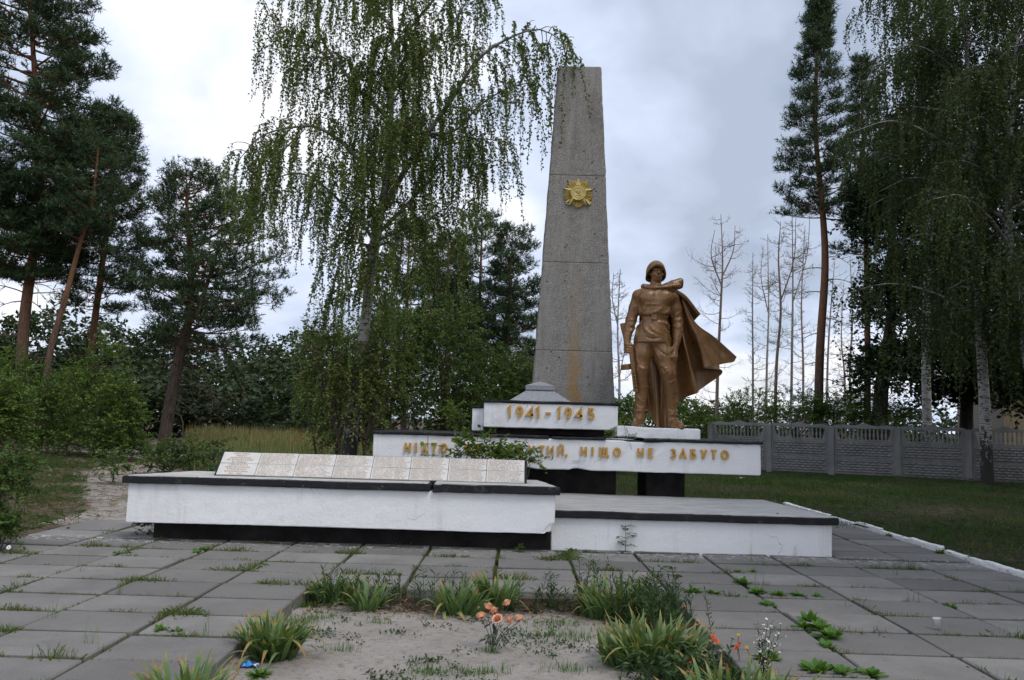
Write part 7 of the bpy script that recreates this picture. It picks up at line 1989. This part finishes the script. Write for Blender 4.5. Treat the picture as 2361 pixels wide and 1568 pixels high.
# ---- seedlings and saplings round the monument
def maple_leaf_data():
    o_ = []
    for a, r in ((-150, .35), (-115, .62), (-88, .40), (-50, .90), (-22, .5), (0, 1.0), (22, .5), (50, .90), (88, .40), (115, .62), (150, .35)):
        o_.append((r * sin(radians(a)), .35 + r * .75 * cos(radians(a)), -.10 * r * r))
    V = [(0, .35, .03)] + o_ + [(0, 0, 0)]; m_ = len(o_)
    F = [(0, 1 + i + 1, 1 + i) for i in range(m_ - 1)] + [(0, 1, m_ + 1), (0, m_ + 1, m_)]
    return [mesh_data('leaf', V, np.array(F), M['mapleleaf'], False, np.full(len(V), c)) for c in (.15, .4, .6, .82)]
ML = maple_leaf_data()
def maple_sapling(label, x, y, h, n, sc0):
    root = thing('maple_sapling', label, 'sapling', (x, y, float(gz(x, y))))
    Q = smooth_line(np.array([(0, 0, -.05), (.02, 0, h * .5), (-.01, 0, h)]), 10); V, F = tubes(Q, np.linspace(.009, .004, 10), 5); mk('stem', V, F, M['twig'], root, True)
    for i in range(n):
        t = .45 + .55 * i / (n - 1); b_ = Q[min(9, int(t * 9))]; az = i * 1.57 + ri.normal(0, .3); sc = sc0 * ri.uniform(.7, 1.15) * (1.15 - .4 * t); pt = b_ + np.array([cos(az), sin(az), .45]) * sc * .7
        d = nrm(np.array([cos(az), sin(az) , -.25])); zz0 = UP + ri.normal(0, .25, 3) + np.array([0, -.5, 0]); xx = nrm(np.cross(d, zz0)); zz = np.cross(xx, d)
        o = link('leaf', ML[int(ri.integers(4))], root); o.matrix_local = Matrix.Translation(pt) @ Matrix(((xx[0], d[0], zz[0]), (xx[1], d[1], zz[1]), (xx[2], d[2], zz[2]))).to_4x4() @ Matrix.Scale(sc, 4)
p = at(988, 1000, 11.75); maple_sapling('young maple with lobed leaves in front of the first gold letters', p[0], 11.75, 1.44, 26, .105)
p = at(1022, 1000, 11.9); maple_sapling('shorter young maple beside the taller one before the lettered block', p[0], 11.9, 1.25, 18, .095)
p = at(1090, 1000, 11.9)
leafy('box_elder_bush', 'yellowish green bush in front of the lettered block hiding several letters', 'bush', (p[0], 11.9, 0), [(-.05, 0, 1.17, .25, .2, .22), (.30, -.05, 1.10, .25, .2, .18), (.60, -.1, 1.08, .30, .2, .17), (.12, 0, 1.30, .18, .15, .10)], 100, 'mapleleaf', 331, m=12, ln=(.12, .26), ll=.066, lw=.042, stems=[([(0, 0, -.05), (0, 0, .5), (0, 0, 1.1)], .012), ([(.1, 0, -.05), (.3, 0, .5), (.55, 0, 1.0)], .012)], part='foliage')
p = at(1175, 1000, 11.85)
leafy('box_elder_bush', 'low bush just right of the larger yellowish one before the lettered block', 'bush', (p[0], 11.8, 0), [(0, 0, 1.12, .22, .2, .16), (.25, 0, 1.10, .2, .15, .10), (-.2, 0, 1.05, .2, .2, .15)], 60, 'mapleleaf', 332, m=12, ln=(.12, .25), ll=.055, lw=.034, stems=[([(0, 0, -.05), (0, 0, .5), (0, 0, 1.05)], .012)], part='foliage')
p = at(1060, 970, 14.9)
leafy('box_elder_bush', 'loose yellow-green spray left of the date block', 'bush', (p[0], 14.9, 0), [(0, 0, 1.55, .28, .2, .22), (-.15, 0, 1.75, .2, .2, .15)], 50, 'mapleleaf', 333, m=10, ln=(.15, .3), ll=.06, lw=.036, stems=[([(0, 0, -.05), (0, 0, .7), (0, 0, 1.5)], .012)], part='foliage')
# plants growing on the blocks
leafy('wall_plant', 'green weeds sprouting between the date block and the soldier plinth', 'weed', (1.60, 12.70, 1.385), [(0, 0, .08, .07, .05, .08), (.04, 0, .16, .03, .03, .07)], 18, 'mapleleaf', 334, m=9, ln=(.05, .10), ll=.035, lw=.022, part='foliage')
leafy('wall_plant', 'dry grassy weeds on the left end of the soldier plinth', 'weed', (1.78, 12.55, 1.40), [(0, 0, .03, .10, .03, .03)], 12, 'weedleaf', 335, m=8, ln=(.04, .07), ll=.022, lw=.012, part='foliage')
leafy('hanging_plant', 'dark leaves showing under the left end of the white wall', 'weed', (-4.78, 10.75, -.02), [(.0, 0, .12, .14, .1, .10), (.2, 0, .20, .10, .08, .08)], 26, 'darkleaf', 336, m=9, ln=(.1, .2), ll=.05, lw=.035, part='foliage')
def pinnate(label, x, y, h, n, mat, name='locust_seedling', z=-.02):
    root = thing(name, label, 'seedling', (x, y, z)); rng = ri
    Q = smooth_line(np.array([(0, 0, 0), (.01, 0, h * .5), (.0, 0, h)]), 8); V, F = tubes(Q, np.linspace(.005, .002, 8), 4); mk('stem', V, F, M['twig'], root, True)
    S = []; D = []
    for i in range(n):
        t = .25 + .75 * i / n; S.append(Q[min(7, int(t * 8))]); az = i * 2.4 + rng.normal(0, .3); D.append((cos(az), .6 * sin(az) - .15, .45))
    S, D = np.array(S), np.array(D); V, F, R, tw = sprigs(rng, S, D, rng.uniform(.10, .17, n) * (h / .3) ** .5, 13, .042, .022, .45, 1.0, .12, .05)
    V2, F2 = tubes(tw, np.full((n, 2), .0015), 3); mk('leaf_stalks', V2, F2, M['twig'], root); mk('foliage', V, F, M[mat], root, rnd=R)
x, y = gd(1440, 1272); pinnate('locust seedling with feathery leaves against the white podium', x, 10.38, .34, 9, 'shrubleaf')
x, y = gd(1195, 1272); pinnate('tiny yellow-green seedling in front of the dark base', x, y, .10, 4, 'mapleleaf')
x, y = gd(1528, 1345); pinnate('locust seedling rising behind the tall iris clump', x, 7.95, .26, 8, 'darkweed')
rosette('low leafy weed at the corner of podium and name wall', .78, 10.36, .12, 14); rosette('low leafy weed below the locust seedling at the podium', 1.42, 10.36, .09, 12)

# ================================================================ LITTER
x, y = gd(574, 1538, -.09); mb = MB(); rw = np.random.default_rng(9); g = 9
V = [((i / g - .5) * .12, (j / 4 - .5) * .055, .018 + .014 * vnoise(i * .9, j * 1.3, 1.1, 2) + .008 * rw.normal()) for i in range(g + 1) for j in range(5)]
R = [0.0 if (i < 2 or (i + j) % 5 == 0) else (.95 if i > 7 else .5) for i in range(g + 1) for j in range(5)]
mb.add(V, [(i * 5 + j, i * 5 + j + 1, (i + 1) * 5 + j + 1, (i + 1) * 5 + j) for i in range(g) for j in range(4)], R)
o = mb.build('candy_wrapper', M['wrapper'], None, True, loc=(x, y, float(gz(x, y)))); o.modifiers.new('thick', 'SOLIDIFY').thickness = .001; tag(o, 'crumpled blue and white wrapper lying below the left iris clump', 'wrapper')
x, y = gd(2163, 1452); mb = MB(); n = 20
V = [(r * cos(2 * pi * i / n), r * sin(2 * pi * i / n), z) for r, z in ((.001, .002), (.024, .002), (.034, .085), (.036, .086), (.0335, .0855), (.0225, .004), (.001, .004)) for i in range(n)]
mb.add(V, [(k * n + i, k * n + (i + 1) % n, (k + 1) * n + (i + 1) % n, (k + 1) * n + i) for k in range(6) for i in range(n)])
o = mb.build('plastic_cup', M['cup'], None, True, loc=(x, y, .008)); o.rotation_euler = (0, -.12, .3); tag(o, 'clear plastic cup left standing on the right paving', 'cup')
p = gd(1797 / 1.0, 1182, .505); mb = MB(); V = [(.014 * cos(2 * pi * i / 12), .014 * sin(2 * pi * i / 12), z) for z in (0, .011) for i in range(12)]
mb.add(V, np.array([(i, (i + 1) % 12, 12 + (i + 1) % 12, 12 + i) for i in range(12)])); mb.add(V[12:], [list(range(12))])
o = mb.build('bottle_cap', M['blue'], None, loc=(3.45, 10.62, .507)); tag(o, 'small blue bottle cap on the cement top of the podium', 'bottle cap')
def scrap(label, u, v, s_):
    x, y = gd(u, v); mb = MB(); V = [((i / 4 - .5) * s_, (j / 4 - .5) * s_ * .7, .02 + s_ * .22 * abs(vnoise(i, j, 1.3, s_ * 31 + u))) for i in range(5) for j in range(5)]
    mb.add(V, [(i * 5 + j, i * 5 + j + 1, (i + 1) * 5 + j + 1, (i + 1) * 5 + j) for i in range(4) for j in range(4)]); o = mb.build('paper_scrap', M['paper'], None, True, loc=(x, y, float(gz(x, y)))); o.modifiers.new('thick', 'SOLIDIFY').thickness = .002
    tag(o, label, 'litter', 'white scraps of litter')
scrap('white scrap of paper far along the sandy path', 322, 1036, .22); scrap('white scrap of paper beside the small sprout on the path', 345, 1064, .16); scrap('white scrap on the grass below the end of the lettered block', 1710, 1106, .16)
# pine cones on the left paving edge
cm = dome(.022, M['cone'], 'pine_cone')
for (u, v, lab) in ((157, 1219, 'dark pine cone on the left edge of the paving'), (226, 1194, 'dark pine cone on the sand at the left end of the wall'), (160, 1175, 'dark pine cone lying in the thin grass on the left')):
    x, y = gd(u, v); o = link('pine_cone', cm, None, (x, y, max(.0, float(gz(x, y))) + .004), (0, 0, 0), (1, 1.3, 1)); tag(o, lab, 'pine cone', 'fallen pine cones')
# white blossom on the bush at the left edge
bush_ = bpy.data.objects['rose_bush']; q_ = at(20, 1262, 9.02)
b_ = link('blossom', WP, bush_, tuple(q_ - np.array(bush_.location)), (1.1, .2, 0), 2.0); link('blossom_centre', WC, b_, (0, 0, .001))
